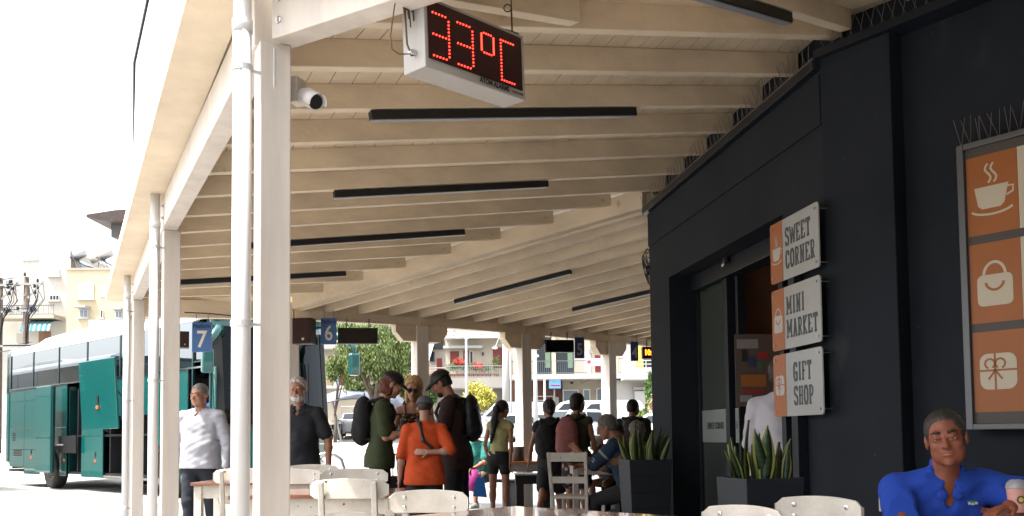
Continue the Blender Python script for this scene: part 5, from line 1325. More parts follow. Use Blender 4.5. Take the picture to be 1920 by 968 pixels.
for i in (-1, 1): b = MB(); b.box((i * .5, 0, .19), (.05, .35, .38)); b.build('leg', BLACK, bn)
b = MB(); c = at(899, 912, 12.3); b.add([(-.09, -.03, -.13), (.10, -.03, -.15), (.06, 0, .12), (-.04, 0, .12), (-.09, .05, -.13), (.10, .05, -.15), (.06, .02, .12), (-.04, .02, .12)], [(0, 1, 2, 3), (7, 6, 5, 4), (0, 4, 5, 1), (1, 5, 6, 2), (3, 2, 6, 7), (0, 3, 7, 4)])
b.tube([(.01, .01, .11), (.01, .0, .26)], .008, 5)
tag(b.build('shopping_bag', mat('blue_bag_plastic', (.02, .13, .42), .35), loc=c), 'small blue carrier bag held by the woman in the yellow top', 'bag')
b = MB(); b.lathe([(.03, 0), (.10, .02), (.11, .2), (.05, .34)], (0, 0, 0), 12); tag(b.build('shopping_bag', mat('magenta_cloth', (.22, .01, .13), .7), smooth=True, loc=at(889, 922, 14.0)), 'magenta bag between the legs of the seated man in teal', 'bag')
# two women from behind
p = Person('woman in a black top leaning away, left of the pink backpack', (X(1034, 11.8), 11.8, 0), -10, 1.58, 'tan', build=1.12, h=.009, head=(20, -6, 0), female=True, lean=(4, -3), big=1.1,
    arms={1: ((.2, .1, -1), (.1, .3, -1)), -1: ((-.35, .05, -1), (-.2, .3, -1))}, legs={1: ((.03, .1, -1), (0, -.1, -1), (.1, 1, 0)), -1: ((-.05, -.1, -1), (-.15, -1.1, -1), (-.1, 1, -.4))})
p.body(); p.face('black'); B = SDF(); p.top(cloth('black_top_cloth', (.012, .011, .012)), .15, -.12, .016, loose=.0); p.bottom(NAVYT, .95, e=.02, wide=.03)
def bun(B, hp, q): B.ell(hp(0, -.10, -.045), (.045 * q, .045 * q, .045 * q), None, k=.02)
p.hair('black', .014, .05, -.10, bun, sideb=False, wr=.003)
p.backpack(cloth('charcoal_bag_cloth', (.014, .013, .014)), (.13, .085, .22), (-.05, -.10), label='black bag worn by the woman in the black top')
p = Person('woman in an olive tank top and floral skirt, wearing a pink backpack', (X(1080, 11.4), 11.4, 0), -22, 1.62, 'tan', build=1.05, h=.009, head=(-25, -4, 0), female=True, lean=(2, 0), big=1.08,
    arms={1: ((.22, .0, -1), (.1, .25, -1)), -1: ((-.2, .1, -1), (.0, .6, -1))})
p.body(); p.face('black'); p.top(cloth('olive_tank_cloth', (.045, .045, .02)), 0, -.02, .012)
fl_ = mat('floral_cloth', (.02, .015, .018), .8); nt = fl_.node_tree; vo = nt.nodes.new('ShaderNodeTexVoronoi'); vo.inputs['Scale'].default_value = 11; rp = nt.nodes.new('ShaderNodeValToRGB'); tcn = nt.nodes.new('ShaderNodeTexCoord')
rp.color_ramp.elements[0].color = (.42, .20, .18, 1); rp.color_ramp.elements[1].color = (.015, .012, .014, 1); rp.color_ramp.elements[0].position = .30; rp.color_ramp.elements[1].position = .36
nt.links.new(tcn.outputs['Object'], vo.inputs['Vector']); nt.links.new(vo.outputs['Distance'], rp.inputs[0]); nt.links.new(rp.outputs[0], nt.nodes['Principled BSDF'].inputs['Base Color'])
p.bottom(fl_, .75, e=.022, wide=.03, name='skirt'); p.hair('black', .014, .05, -.10, lambda B, hp, q: B.ell(hp(0, -.04, -.05), (.07 * q, .05 * q, .06 * q), None, k=.02), sideb=False, wr=.003)
p.backpack(cloth('dusty_pink_cloth', (.24, .085, .08), noise=.12), (.145, .09, .26), (-.06, -.08), label='dusty pink backpack on the woman in the olive tank top', strapm=BLACK)
# man with short hair, further back
p = Person('short haired man in a dark T-shirt facing away near the building corner', (X(1186, 12.6), 12.6, 0), -20, 1.60, 'tan', build=1.15, h=.010, head=(-25, -2, 0), big=1.06)
p.body(); p.face('black'); p.hair('black', .008, .04, -.06); p.top(cloth('dark_grey_cloth', (.022, .024, .022)), .8, -.07, .018, belly=.9); p.bottom(NAVYT, 1.9); p.shoe(BLACK)
p.backpack(BLACK, (.12, .06, .18), label='small dark bag on the back of the short haired man')
# person with bushy grey hair between old man and planter
p = Person('person with bushy brown grey hair seated behind the farther planter', (X(1209, 10.6), 10.6, 0), 25, 1.62, 'tan', build=1.0, h=.010, hip=.48, lean=(12, 0), head=(0, -18, 0), legs=seat_legs(), arms={1: ((.2, .5, -1), (-.2, 1, 0)), -1: ((-.2, .5, -1), (.2, 1, 0))})
p.body(); p.face('brown'); p.hair('grey', .030, .05, -.08, sideb=False, wr=.006); p.top(NAVYT, .8, -.03, .018); p.bottom(NAVYT, 1.9)
chair_ladder('ladder_chair', 'white chair under the bushy haired person behind the planter', (X(1209, 10.6), 10.5, 0), R(25), .9, .40, 'white wooden cafe chairs')
# old man with glasses, navy striped shirt, tan vest
nv = cloth('navy_striped_cloth', (.012, .03, .06)); nt = nv.node_tree
p = Person('grey haired man in a tan vest over a navy shirt sitting at the far table', (X(1186, 9.55), 9.55, 0), 68, 1.70, 'tan', build=1.12, h=.0085, hip=.55, lean=(20, 0), head=(8, -22, 0), big=1.1, neck=(0, .55, .8),
    arms={1: ((.12, .55, -.9), (-.1, 1, .1)), -1: ((-.1, .75, -.75), (.3, .9, .75))}, legs={1: ((.08, 1, -.32), (0, -.1, -1), (.1, 1, 0)), -1: ((-.1, 1, -.28), (0, .25, -1), (-.1, 1, 0))})
p.body(); p.face('grey'); p.hair('grey', .010, .040, -.05, wr=.002); p.top(nv, .95, -.02, .016, belly=.8); p.bottom(cloth('charcoal_trousers', (.02, .02, .023)), 1.95, e=.02); p.shoe(BLACK)
H = p.H; B = SDF(); p.torso(B, .036); B.ell(p.hip - p.sp * .01 * H, (.115 * H, .090 * H, .11 * H), np.stack([p.rt, p.fw, p.sp], 1), k=.05); B.cut(p.hip - p.sp * .10 * H, -p.sp); B.cut(p.nk + p.sp * .01 * H, p.sp + p.fw * .3); B.cut(p.waist + p.fw * .055 * H, p.fw)
for sd in (1, -1): B.cut(p.chest + p.rt * sd * .122 * H, p.rt * sd + p.sp * .4)
vs_ = B.mesh('vest', cloth('tan_vest_cloth', (.16, .085, .035)), p.t, .008, wr=.002)
b = MB(); pk = Vector(p.hip - p.rt * .19 * 0 + p.rt * (-.118 * H * 1.0)); 
for sd in (1, -1):
    for rr_ in ((.062, .012), (.048, -.006)):
        pass
B = SDF(); B.cap(p.hip + p.rt * (-.120) * H * 1.0 - p.fw * .03 * H, p.hip + p.rt * (-.120) * H + p.fw * .03 * H, .03, k=.01, flat=(p.rt, .5)); B.mesh('pocket', MATS['tan_vest_cloth'], vs_, .008)
WST = mat('white_stripe_cloth', (.55, .6, .62), .8)
for sd in (1, -1):
    b = MB()
    for f in (.80, .88, .42, .47):
        c = Vector(p.sh[sd] * (1 - f) + p.el[sd] * f); a = Vector(nrm(p.el[sd] - p.sh[sd])); e1 = a.cross(Vector((0, 0, 1))).normalized(); e2 = a.cross(e1); r_ = (.0335 * (1 - f) + .0245 * f) * H * 1.06 + .0205
        b.tube([c + e1 * r_ * math.cos(q_) + e2 * r_ * math.sin(q_) for q_ in [i * 2 * PI / 16 for i in range(17)]], .0035, 5)
    b.build('sleeve_stripe', WST, p.t)
q = p.hs; b = MB()
for i in (1, -1):
    b.tube([Vector(p.hp(.031 * i + .020 * math.cos(a), .100, .002 + .016 * math.sin(a))) for a in [k * 2 * PI / 10 for k in range(11)]], .0018, 4); b.bar(p.hp(.052 * i, .096, .004), p.hp(.078 * i, .0, .0), .003)
b.build('glasses', BLACK, p.t)
# child with white cap at the far table, and adult next to it
p = Person('child in a white cap bending over the far table', (X(1146, 12.2), 12.2, 0), 140, 1.35, 'fair', build=1.0, h=.010, hip=.50, lean=(35, 0), head=(0, -25, 0), big=1.15, legs=seat_legs(), arms={1: ((.2, .6, -1), (-.2, 1, .0)), -1: ((-.2, .6, -1), (.2, 1, .0))})
p.body(); p.face('brown'); p.hair('brown', .006); p.cap_hat(cloth('white_cap_cloth', (.7, .68, .66))); p.top(cloth('printed_blue_cloth', (.03, .12, .18), col2=(.35, .33, .33)), .8, -.03, .018); p.bottom(cloth('blue_jeans_cloth', (.03, .07, .14)), 1.9)
chair_ladder('ladder_chair', 'white chair under the child in the white cap', (X(1146, 12.2), 12.25, 0), R(140), .85, .40, 'white wooden cafe chairs')
p = Person('dark haired person in grey hunched over behind the grey haired man', (X(1166, 11.9), 11.9, 0), 160, 1.62, 'tan', build=1.05, h=.010, hip=.50, lean=(18, 0), head=(0, -30, 0), legs=seat_legs(), arms={1: ((.2, .5, -1), (-.2, 1, 0)), -1: ((-.2, .5, -1), (.2, 1, 0))})
p.body(); p.face('brown'); p.hair('brown', .03, .05, -.10, sideb=False, wr=.006); p.top(cloth('grey_top_cloth', (.035, .035, .04)), .9, -.03, .02); p.bottom(NAVYT, 1.9)
chair_ladder('ladder_chair', 'white chair under the hunched person in grey', (X(1166, 11.9), 12.0, 0), R(160), .85, .40, 'white wooden cafe chairs')
# person in white inside the shop door
ws = cloth('white_tshirt_cloth', (.42, .41, .45), noise=.04)
p = Person('person in a white T-shirt with brown hair going in through the shop door', (X(1463, 6.35), 6.35, 0), -30, 1.63, 'tan', build=1.08, h=.008, head=(-15, -4, 0), female=True, lean=(2, 0), big=1.0,
    arms={1: ((.12, .05, -1), (.05, .2, -1)), -1: ((-.2, .1, -1), (-.1, .4, -1))})
p.body(); p.face('brown'); p.top(ws, .95, -.10, .022, loose=.012, belly=.6); p.bottom(cloth('dark_jeans_cloth', (.015, .018, .028)), 1.9)
p.hair('brown', .014, .05, -.08, lambda B, hp, q: B.ell(hp(0, -.05, -.03), (.07 * q, .05 * q, .06 * q), None, k=.02), sideb=False, wr=.003)
# the man in the blue polo at the right table
bl = cloth('royal_blue_cloth', (.008, .046, .33), noise=.08, nscale=9)
p = Person('man in a royal blue polo shirt leaning on the right table', (X(1800, 3.9), 4.28, 0), 176, 1.72, 'deep', build=1.06, h=.0062, hip=(0, 0, .485), lean=(39, 3), head=(-24, -2, 8), big=1.05, neck=(-.04, .45, .75),
    arms={1: ((.18, .62, -.50), (-.85, .52, .0)), -1: ((-.52, .66, -.16), (.92, .34, -.03))}, legs=seat_legs(.2), hands='relaxed')
p.hand_dir = {-1: (vec(.80, .45, -.10), vec(0, .25, -1)), 1: (vec(-.9, .35, .05), vec(0, .2, -1))}
p.body(); p.face('black', bt=.0054); p.hair('dark_grey', .006, .032, -.035, wr=.0018)
shirt = p.top(bl, .92, -.05, .017, belly=1.1, wr=.003, vneck=True); p.collar(bl); p.bottom(NAVYT, 1.9); p.shoe(BLACK)
from mathutils.bvhtree import BVHTree
bvh = BVHTree.FromPolygons([v.co for v in shirt.data.vertices], [tuple(q.vertices) for q in shirt.data.polygons]); H = p.H
def on_shirt(r_, s_, lift=.003):
    """a point on the front of the shirt, with the surface normal"""
    o_ = Vector(p.chest + p.rt * r_ + p.sp * s_ + p.fw * .5); hit = bvh.ray_cast(o_, Vector(-p.fw))
    q_, n_ = (hit[0], hit[1]) if hit[0] is not None else (Vector(p.chest + p.fw * .14), Vector(p.fw))
    n_ = n_ if n_.dot(Vector(p.fw)) > 0 else -n_
    return q_ + n_ * lift, n_
LOGO = mat('white_green_logo', (.45, .52, .46), .6); c, n_ = on_shirt(-.088, .105); M3 = frame((0, 0, 0), Vector(-p.rt), n_).to_3x3(); ux = M3 @ Vector((1, 0, 0)); uy = M3 @ Vector((0, 1, 0))
for k, (dx, w_) in enumerate(((-.021, .010), (-.007, .011), (.007, .010), (.021, .011))): b = MB(); b.box(c + ux * dx + uy * .003 * (k % 2), (w_, .010, .002), M=M3); b.build('shirt_logo', LOGO, p.t)
b = MB(); b.box(c + uy * .011, (.048, .004, .002), M=M3); b.build('shirt_logo', mat('green_print', (.05, .3, .1), .6), p.t)
g0, g1, g2 = (on_shirt(a_, c_, .008)[0] for a_, c_ in ((.022, .03), (-.005, .022), (-.040, .030)))
b = MB(); b.tube([g0, (g0 + g1) / 2, g1], [.006, .011, .005], 8); b.tube([g1, (g1 + g2) / 2, g2], [.005, .011, .006], 8); b.build('sunglasses', BLACK, p.t)
st = chair_bent('cafe_chair', 'white chair under the man in the blue polo', (X(1782, 3.9), 3.93, 0), R(176), .84, .42)
# bus driver
# ================================================================== COACH
def tinted(name, tcol, rough=.02, fac=.35):
    if name in MATS: return MATS[name]
    m = bpy.data.materials.new(name); m.use_nodes = True; nt = m.node_tree; nt.nodes.clear(); L = nt.links
    o = nt.nodes.new('ShaderNodeOutputMaterial'); mx = nt.nodes.new('ShaderNodeMixShader'); t = nt.nodes.new('ShaderNodeBsdfTransparent'); g = nt.nodes.new('ShaderNodeBsdfGlossy')
    t.inputs[0].default_value = (*tcol, 1); g.inputs['Roughness'].default_value = rough; g.inputs[0].default_value = (.9, .95, 1, 1)
    f = nt.nodes.new('ShaderNodeLayerWeight'); f.inputs[0].default_value = .5
    mm = nt.nodes.new('ShaderNodeMath'); mm.operation = 'MULTIPLY_ADD'; mm.inputs[1].default_value = fac; mm.inputs[2].default_value = .012
    L.new(f.outputs['Facing'], mm.inputs[0]); L.new(mm.outputs[0], mx.inputs[0]); L.new(t.outputs[0], mx.inputs[1]); L.new(g.outputs[0], mx.inputs[2]); L.new(mx.outputs[0], o.inputs[0])
    MATS[name] = m; return m
SIDEG = mat('mirror_side_glass', (.26, .28, .30), .03, metal=1.0)
WIND = tinted('tinted_windscreen', (.028, .036, .036), fac=.06)
BD_ = Vector((-.731, .682, 0)); BA = math.atan2(BD_.y, BD_.x)
CHROME = mat('chrome', (.7, .7, .7), .12, metal=1); ORR = mat('orange_marker', (.8, .12, .02), .3); BUSW = mat('white_roof_paint', (.78, .78, .76), .3, coat=.5)
def make_bus(label, origin, rz, full=True):
    t = thing('coach', label, 'bus', origin, rz, 'teal coaches at the platforms')
    Lb, Wd, z0, zw0, zw1, zr = 12.0, 2.72, .34, 2.62, 3.58, 3.86
    n = 10
    def front_x(y): u_ = 2 * (-y / Wd) - 1; return -.32 * (1 - abs(u_) ** 2.6)
    # roof
    prof = [(0.0, zw1), (-.03, zw1 + .10), (-.10, zw1 + .18), (-.28, zr - .03), (-.7, zr), (-Wd + .7, zr), (-Wd + .28, zr - .03), (-Wd + .10, zw1 + .18), (-Wd + .03, zw1 + .10), (-Wd, zw1)]
    def roofseg(x0, x1, mat_, nm, s0=1.0, fx=False):
        b = MB(); vs = []
        for x, s_ in ((x0, s0), (x1, 1.0)):
            for y, z in prof: vs.append(((front_x(y) * .9 if fx and x == x0 else x), y, zw1 + (z - zw1) * s_ - (.0 if s_ == 1 else .0)))
        k = len(prof); b.add(vs, [(i, i + 1, k + i + 1, k + i) for i in range(k - 1)] + [tuple(range(k)), tuple(range(2 * k - 1, k - 1, -1))])
        return b.build(nm, mat_, t, smooth=False)
    roofseg(0, .75, TEAL, 'front_cap', .45, True); roofseg(.752, Lb - .4, BUSW, 'roof'); 
    b = MB(); b.prism([(x, z) for x, z in ((5.6, zr - .02), (5.9, zr + .15), (8.2, zr + .20), (10.3, zr + .14), (11.2, zr - .02))], (0, -.45, 0), (1, 0, 0), (0, 0, 1), 1.65); b.build('air_conditioner', BUSW, t, bevel=.04)
    b = MB(); b.box((3.6, -1.2, zr + .05), (1.2, .9, .10)); b.build('roof_hatch', BUSW, t, bevel=.02)
    # rear with rounded end
    b = MB(); b.prism([(0, z0 + .25), (0, zw1 + .1), (-.12, zr - .06), (-.4, zr - .02), (-Wd + .4, zr - .02), (-Wd + .12, zr - .06), (-Wd, zw1 + .1), (-Wd, z0 + .25)], (Lb - .40, 0, 0), (0, 1, 0), (0, 0, 1), .40)
    b.build('rear_body', TEAL, t, bevel=.12, seg=4)
    # far side wall, floor, bulkheads
    b = MB(); b.box((6.0, -Wd + .02, (z0 + zw0) / 2), (11.2, .04, zw0 - z0)); b.build('side_wall', TEAL, t)
    b = MB(); b.box((6.2, -Wd / 2, .42), (11.2, Wd - .12, .06)); b.box((6.3, -Wd / 2, 1.32), (10.6, Wd - .10, .05)); b.build('floor', BLACK, t)
    b = MB()
    for x in (.25, 1.5, 3.3, 5.0, 6.9, 9.0, 11.5): b.box((x + (.0), -Wd / 2, (z0 + 2.6) / 2), (.04, Wd - .1, 2.0)) if x > 1 else None
    b.box((6.2, -1.0, 1.2), (10.8, .04, 1.7)); b.build('bulkhead', mat('dark_interior', (.006, .007, .010), .7), t)
    # near side panels, leaving the open mid door and the open luggage bay
    def panel(x0, x1, za, zb_, nm='side_panel', y=0.0, m=TEAL, th=.035):
        b = MB(); b.box(((x0 + x1) / 2, y - th / 2, (za + zb_) / 2), (x1 - x0, th, zb_ - za)); return b.build(nm, m, t, bevel=.008)
    zs_ = [(z0, .98), (.988, 1.55), (1.558, zw0 - .008)]
    for x0, x1 in ((9.35, 10.45), (10.458, 11.6)):
        for za, zb_ in zs_: panel(x0, x1, za + (.18 if x1 > 11 and za == z0 else 0), zb_)
    panel(7.52, 9.345, 1.10, 1.55); panel(7.52, 9.345, 1.558, zw0 - .008); panel(7.52, 7.92, z0, 1.095)
    panel(5.30, 6.55, z0, 1.30); panel(5.30, 6.55, 1.308, 1.55); panel(5.30, 6.55, 1.558, zw0 - .008)
    panel(2.55, 5.29, 1.75, zw0 - .008)
    panel(1.15, 2.54, 1.10, 1.55); panel(1.15, 2.54, 1.558, zw0 - .008); panel(1.15, 1.42, z0, 1.095); panel(.0, .16, z0, zw0 - .008)
    # waist rail and lower trim
    b = MB(); b.box((5.85, .012, zw0 + .012), (11.5, .03, .035)); b.build('trim_strip', CHROME, t)
    b = MB(); b.box((6.0, .006, 1.554), (1.0, .004, .02)); b.build('trim_strip', CHROME, t); b = MB(); b.box((10.0, .006, 1.554), (2.6, .004, .02)); b.build('trim_strip', CHROME, t); b = MB(); b.box((3.9, -.03, .36), (2.7, .06, .05)); b.build('sill_strip', CHROME, t)
    # vents, handles, markers
    b = MB()
    for k in range(4): b.box((10.95, .004, .83 + .045 * k), (.62, .008, .022))
    for k in range(4): b.box((11.25, .004, 1.25 + .06 * k), (.2, .008, .03))
    b.build('vent', BLACK, t)
    for x, z in ((9.9, .85), (5.7, .80), (7.62, .80)):
        b = MB(); b.box((x, .004, z + .08), (.07, .01, .12)); b.build('door_handle', BLACK, t, bevel=.003); b = MB(); b.box((x, .006, z - .07), (.08, .02, .06)); b.build('marker_light', ORR, t, bevel=.004)
    # side windows
    ds = [.92, 2.4, 4.42, 6.30, 8.10, 9.90, 11.62]
    for a, c in zip(ds, ds[1:]):
        b = MB(); y = lambda z: -.012 - .03 * (z - zw0) / (zw1 - zw0); b.prism(rrect(c - a - .045, zw1 - zw0 - .02, .07, 4, (a + c) / 2, (zw0 + zw1) / 2 + .02), (0, -.022, 0), (1, 0, 0), (0, 0, 1), .02); b.build('side_window', SIDEG, t)
        b = MB(); b.prism(rrect(c - a - .045, zw1 - zw0 - .02, .07, 4, (a + c) / 2, (zw0 + zw1) / 2 + .02), (0, -Wd + .02, 0), (1, 0, 0), (0, 0, 1), .02); b.build('side_window', SIDEG, t)
    b = MB()
    for x in ds[1:]: b.box((x, -.03, (zw0 + zw1) / 2 + .02), (.05, .05, zw1 - zw0)); b.box((x, -Wd + .03, (zw0 + zw1) / 2 + .02), (.05, .05, zw1 - zw0))
    b.box((6.2, -.045, zw1 + .01), (11, .04, .06)); b.box((11.75, -.03, 3.1), (.3, .06, 1.1)); b.build('window_pillar', TEALD, t)
    # swung out mid door leaf and lifted luggage hatch
    dl = MB(); dl.box((8.12, .32, 1.50), (1.0, .05, 2.15)); dlo = dl.build('mid_door', TEAL, t, bevel=.012)
    b = MB(); b.box((8.12, .348, 1.29), (1.0, .004, .02)); b.box((7.58, .29, 1.5), (.08, .06, 2.1)); b.build('door_trim', TEALD, dlo)
    b = MB(); b.tube([(7.6, .3, 1.1), (7.4, .1, 1.1), (7.2, -.1, 1.1)], .03, 6); b.box((7.15, .10, 1.12), (1.1, .03, .42)); b.build('door_arm', BLACK, dlo)
    b = MB()
    for k in range(4): b.box((7.02, -.25 - .22 * k, .42 + .22 * k), (.9, .22, .03))
    b.box((7.45, -.3, 1.5), (.05, .5, 2.1)); b.build('door_step', TEALD, t)
    hp = MB(); M = Matrix.Rotation(R(-4), 3, 'X'); hp.box((4.12, .60, 2.21), (1.92, .05, 1.52), M=M); ho = hp.build('luggage_hatch', TEAL, t, bevel=.012)
    b = MB(); b.box((4.12, .632, 2.55), (1.92, .006, .025), M=M); b.build('trim_strip', CHROME, ho)
    b = MB(); b.box((4.1, .630, 2.10), (.09, .02, .16), M=M); b.build('door_handle', BLACK, ho); b = MB(); b.box((4.1, .632, 1.93), (.10, .02, .07), M=M); b.build('marker_light', ORR, ho)
    b = MB(); b.tube([(3.3, .57, 2.3), (3.3, 0, 1.7)], .02, 6); b.tube([(4.95, .57, 1.7), (4.95, 0, 1.4)], .02, 6); b.build('gas_strut', BLACK, ho)
    # front: lower panel, bumper, windscreen, pillars
    ny = 16; ys = [-Wd * i / ny for i in range(ny + 1)]
    def shell(za, zb_, nm, m, off=0.0, lean0=0.0, lean1=0.0, th=.03, par=t, y0=0, y1=ny):
        b = MB(); vs = []
        for i in range(y0, y1 + 1):
            y = ys[i]; x = front_x(y) - off
            vs += [(x + lean0, y, za), (x + lean1, y, zb_), (x + lean1 + th, y, zb_), (x + lean0 + th, y, za)]
        for i in range(y1 - y0):
            o = i * 4; b.add([], [])
            for k in range(4): b.f.append((o + k, o + (k + 1) % 4, o + 4 + (k + 1) % 4, o + 4 + k)); b.m.append(0)
        b.v = vs; b.f += [(0, 1, 2, 3), (len(vs) - 1, len(vs) - 2, len(vs) - 3, len(vs) - 4)]; b.m += [0, 0]
        return b.build(nm, m, par, smooth=False)
    shell(.36, .80, 'bumper', TEAL, .03); shell(.808, 1.08, 'front_panel', TEAL); shell(1.088, 1.40, 'front_panel', TEAL)
    shell(1.408, 3.42, 'windscreen', WIND, 0, 0, .20, .008); shell(3.425, zw1 + .12, 'front_header', TEAL, 0, .20, .24)
    for y0, y1 in ((0, 1), (ny - 1, ny)): shell(1.40, 3.425, 'windscreen_pillar', mat('dark_grey_pillar', (.010, .012, .012), .8), .012, 0, .20, .05, t, y0, y1)
    shell(1.402, 1.50, 'windscreen_seal', BLACK, .004)
    b = MB()
    for y in (-.75, -1.75): b.bar((front_x(y) - .03, y, 1.5), (front_x(y - .3) + .03, y - .25, 2.5), .02); b.bar((front_x(y) + .0, y - .25, 1.9), (front_x(y) + .06, y - .28, 2.75), .03, .012)
    b.build('wiper', BLACK, t)
    for y in (-.26, -Wd + .26):
        b = MB(); b.lathe([(.09, 0), (.11, .03), (.10, .06), (.0, .07)], (front_x(y) - .02, y, .70), 16, Matrix.Rotation(-PI / 2, 3, 'Y')); b.lathe([(.07, 0), (.085, .03), (.0, .05)], (front_x(y * .9 - .22) - .035, y + (-.22 if y > -1 else .22), .70), 16, Matrix.Rotation(-PI / 2, 3, 'Y')); b.build('headlight', CHROME, t)
    # wheels with dark arches
    for x in (1.98, 8.60):
        for y, sg in ((-.03, 1), (-Wd + .03, -1)):
            M = Matrix.Rotation(-PI / 2 * sg, 3, 'X')
            b = MB(); b.lathe([(.30, -.30), (.50, -.28), (.52, -.22), (.52, -.06), (.50, -.01), (.42, 0), (.32, -.01)], (x, y, .52), 28, M); wh = b.build('wheel', RUBBER, t, smooth=True)
            b = MB(); b.lathe([(.31, -.01), (.29, -.05), (.20, -.10), (.12, -.03), (.10, .0), (.0, .0)], (x, y, .52), 20, M); b.build('rim', GREYM, wh)
        b = MB(); b.box((x, -.5, .8), (1.15, .9, .6)); b.build('wheel_arch', BLACK, t)
        b = MB(); pts = [(x + .60 * math.cos(a), .006, .50 + .60 * math.sin(a)) for a in [PI * i / 12 for i in range(13)]]; b.tube(pts, .022, 6); b.build('arch_trim', TEALD, t)
    # front entrance door, open; a near-black sheet stands in for the shade inside
    b = MB(); b.box((.53, -.45, 1.4), (.75, .04, 2.1)); b.build('entrance_shade_sheet', mat('dark_interior', (.006, .007, .010), .7), t)
    b = MB(); b.bar((.18, .0, .4), (.18, .0, 3.45), .05); b.bar((.90, .0, .4), (.90, .0, 3.45), .05); b.bar((.18, .0, 3.45), (.90, .0, 3.45), .05); b.bar((.18, .0, 2.75), (.90, .0, 2.75), .03); b.build('door_frame', TEALD, t)
    b = MB(); b.box((.54, -.02, 3.1), (.70, .015, .62)); b.build('side_window', SIDEG, t)
    # mirrors: arms reach forward from the roof corners
    for sg, pm in ((1, at(389, 686, 17.7)), (-1, at(664, 692, 19.6))):
        lp = Matrix.Rotation(-rz, 3, 'Z') @ (pm - Vector(origin)) if full else Vector((-.6, .15 if sg > 0 else -2.7, 2.6))
        y0 = -.15 if sg > 0 else -Wd + .15
        a = Vector((front_x(y0) + .12, y0, 3.30)); c = Vector((lp.x, lp.y, lp.z + .42)) 
        b = MB(); b.tube([a, a * .6 + c * .4 + Vector((-.1, 0, .12)), a * .2 + c * .8 + Vector((-.1, 0, .02)), c * .8 + lp * .2, Vector((lp.x, lp.y, lp.z + .22))], [.09, .085, .08, .06, .04], 10); ar = b.build('mirror_arm', TEAL, t, smooth=True)
        b = MB(); b.box(lp, (.18, .22, .46), rz=-.3); b.build('mirror_housing', TEAL, ar, bevel=.04, seg=3)
        b = MB(); b.box(lp + Vector((.098, 0, 0)), (.004, .17, .38), rz=0); b.build('mirror_glass', CHROME, ar)
    # cab: dashboard, wheel, seats
    b = MB(); b.box((.25, -Wd / 2, 1.42), (.55, Wd - .3, .18)); b.build('dashboard', BLACK, t, bevel=.05)
    b = MB(); b.tube([(.62 + .08 * math.sin(a), -1.95 + .22 * math.cos(a), 1.75 + .2 * math.sin(a)) for a in [i * 2 * PI / 16 for i in range(17)]], .018, 6); b.bar((.4, -1.95, 1.5), (.62, -1.95, 1.75), .04); b.build('steering_wheel', BLACK, t)
    SEAT = mat('dark_blue_seat', (.012, .018, .035), .8)
    for x in (2.1, 3.0, 3.9):
        for y in (-.6, -1.95):
            b = MB(); b.box((x, y, 1.75), (.45, .8, .12)); b.box((x + .22, y, 2.2), (.12, .8, .9)); b.build('seat', SEAT, t, bevel=.04)
    b = MB(); b.box((1.45, -1.95, 1.75), (.45, .5, .12)); b.box((1.67, -1.95, 2.2), (.12, .5, .9)); b.build('seat', SEAT, t, bevel=.04)
    b = MB(); b.box((.0, -.9, 3.1), (.02, .9, .35)); b.build('sun_visor', mat('grey_visor', (.12, .13, .13), .7), t)
    return t
BUS = (-5.93, 18.1, -.13)
bus = make_bus('teal coach with white roof, open luggage hatch and open middle door', BUS, BA); bus.scale = (1, 1, 1.035)
# dark lettering panel on the flank behind the hatch
b = MB(); b.box((3.75, .002, 1.98), (1.1, .006, .62)); pnl = b.build('lettering_panel', mat('navy_film', (.01, .02, .06), .4), bus)
text('lettering', 'NE', .30, BUSW, frame((4.05, .006, 1.98), (-1, 0, 0), (0, 1, 0)), pnl, .001, .006, 1.0)
# second coach, only a sliver in view
b2 = make_bus('teal coach beyond the first one, only its edge shows at the left border', tuple(Vector(BUS) + Vector((-9.5, 2.3, 0)) + BD_ * .8), BA, False)
# driver
bm = Matrix.Translation(BUS) @ Matrix.Rotation(BA, 4, 'Z')
dpos = at(412, 790, 18.9)
p = Person('bus driver in a blue shirt seen through the windscreen', (dpos.x, 18.9, .72), BA / PI * 180 + 60, 1.72, 'tan', h=.011, hip=.62, lean=(8, 0), head=(25, -8, 0), legs=seat_legs(), arms={1: ((.2, .5, -1), (0, 1, .1)), -1: ((-.2, .5, -1), (0, 1, .1))})
p.body(); p.face('black'); p.hair('black'); p.top(mat('royal_blue_cloth', (.012, .06, .42), .8), .6, -.03, .017); p.bottom(NAVYT, 1.9)
# steel hoop rail near the bearded man
b = MB(); c0, c1 = at(606, 853, 13.2), at(630, 853, 13.2)
pts = [at(560, 851, 13.2), at(612, 850, 13.2), at(628, 853, 13.2), at(640, 862, 13.2), at(645, 878, 13.2)]; e_ = pts[-1].copy(); pts.append(Vector((e_.x, e_.y, .0)))
f_ = pts[0].copy(); pts = [Vector((f_.x, f_.y, 0)), f_ + Vector((0, 0, -.1))] + pts[1:]
b.tube(pts, .028, 10); tag(b.build('steel_hoop', STEEL, smooth=True), 'bent stainless steel hoop rail beside the coach front', 'rail')
sc_ = thing('suitcase', 'dark suitcase standing between the teenager and the boy in orange', 'suitcase', (X(752, 9.9), 9.9, 0), R(5))
b = MB(); b.box((0, 0, .38), (.34, .22, .62)); b.build('shell', BLACK, sc_, bevel=.03)
b = MB(); b.bar((-.09, 0, .68), (-.09, 0, .92), .014); b.bar((.09, 0, .68), (.09, 0, .92), .014); b.bar((-.1, 0, .92), (.1, 0, .92), .02); b.build('handle', GREYM, sc_)
for i in (-1, 1): b = MB(); b.lathe([(.03, -.01), (.03, .01)], (i * .13, 0, .035), 10, Matrix.Rotation(PI / 2, 3, 'Y')); b.build('wheel', RUBBER, sc_)
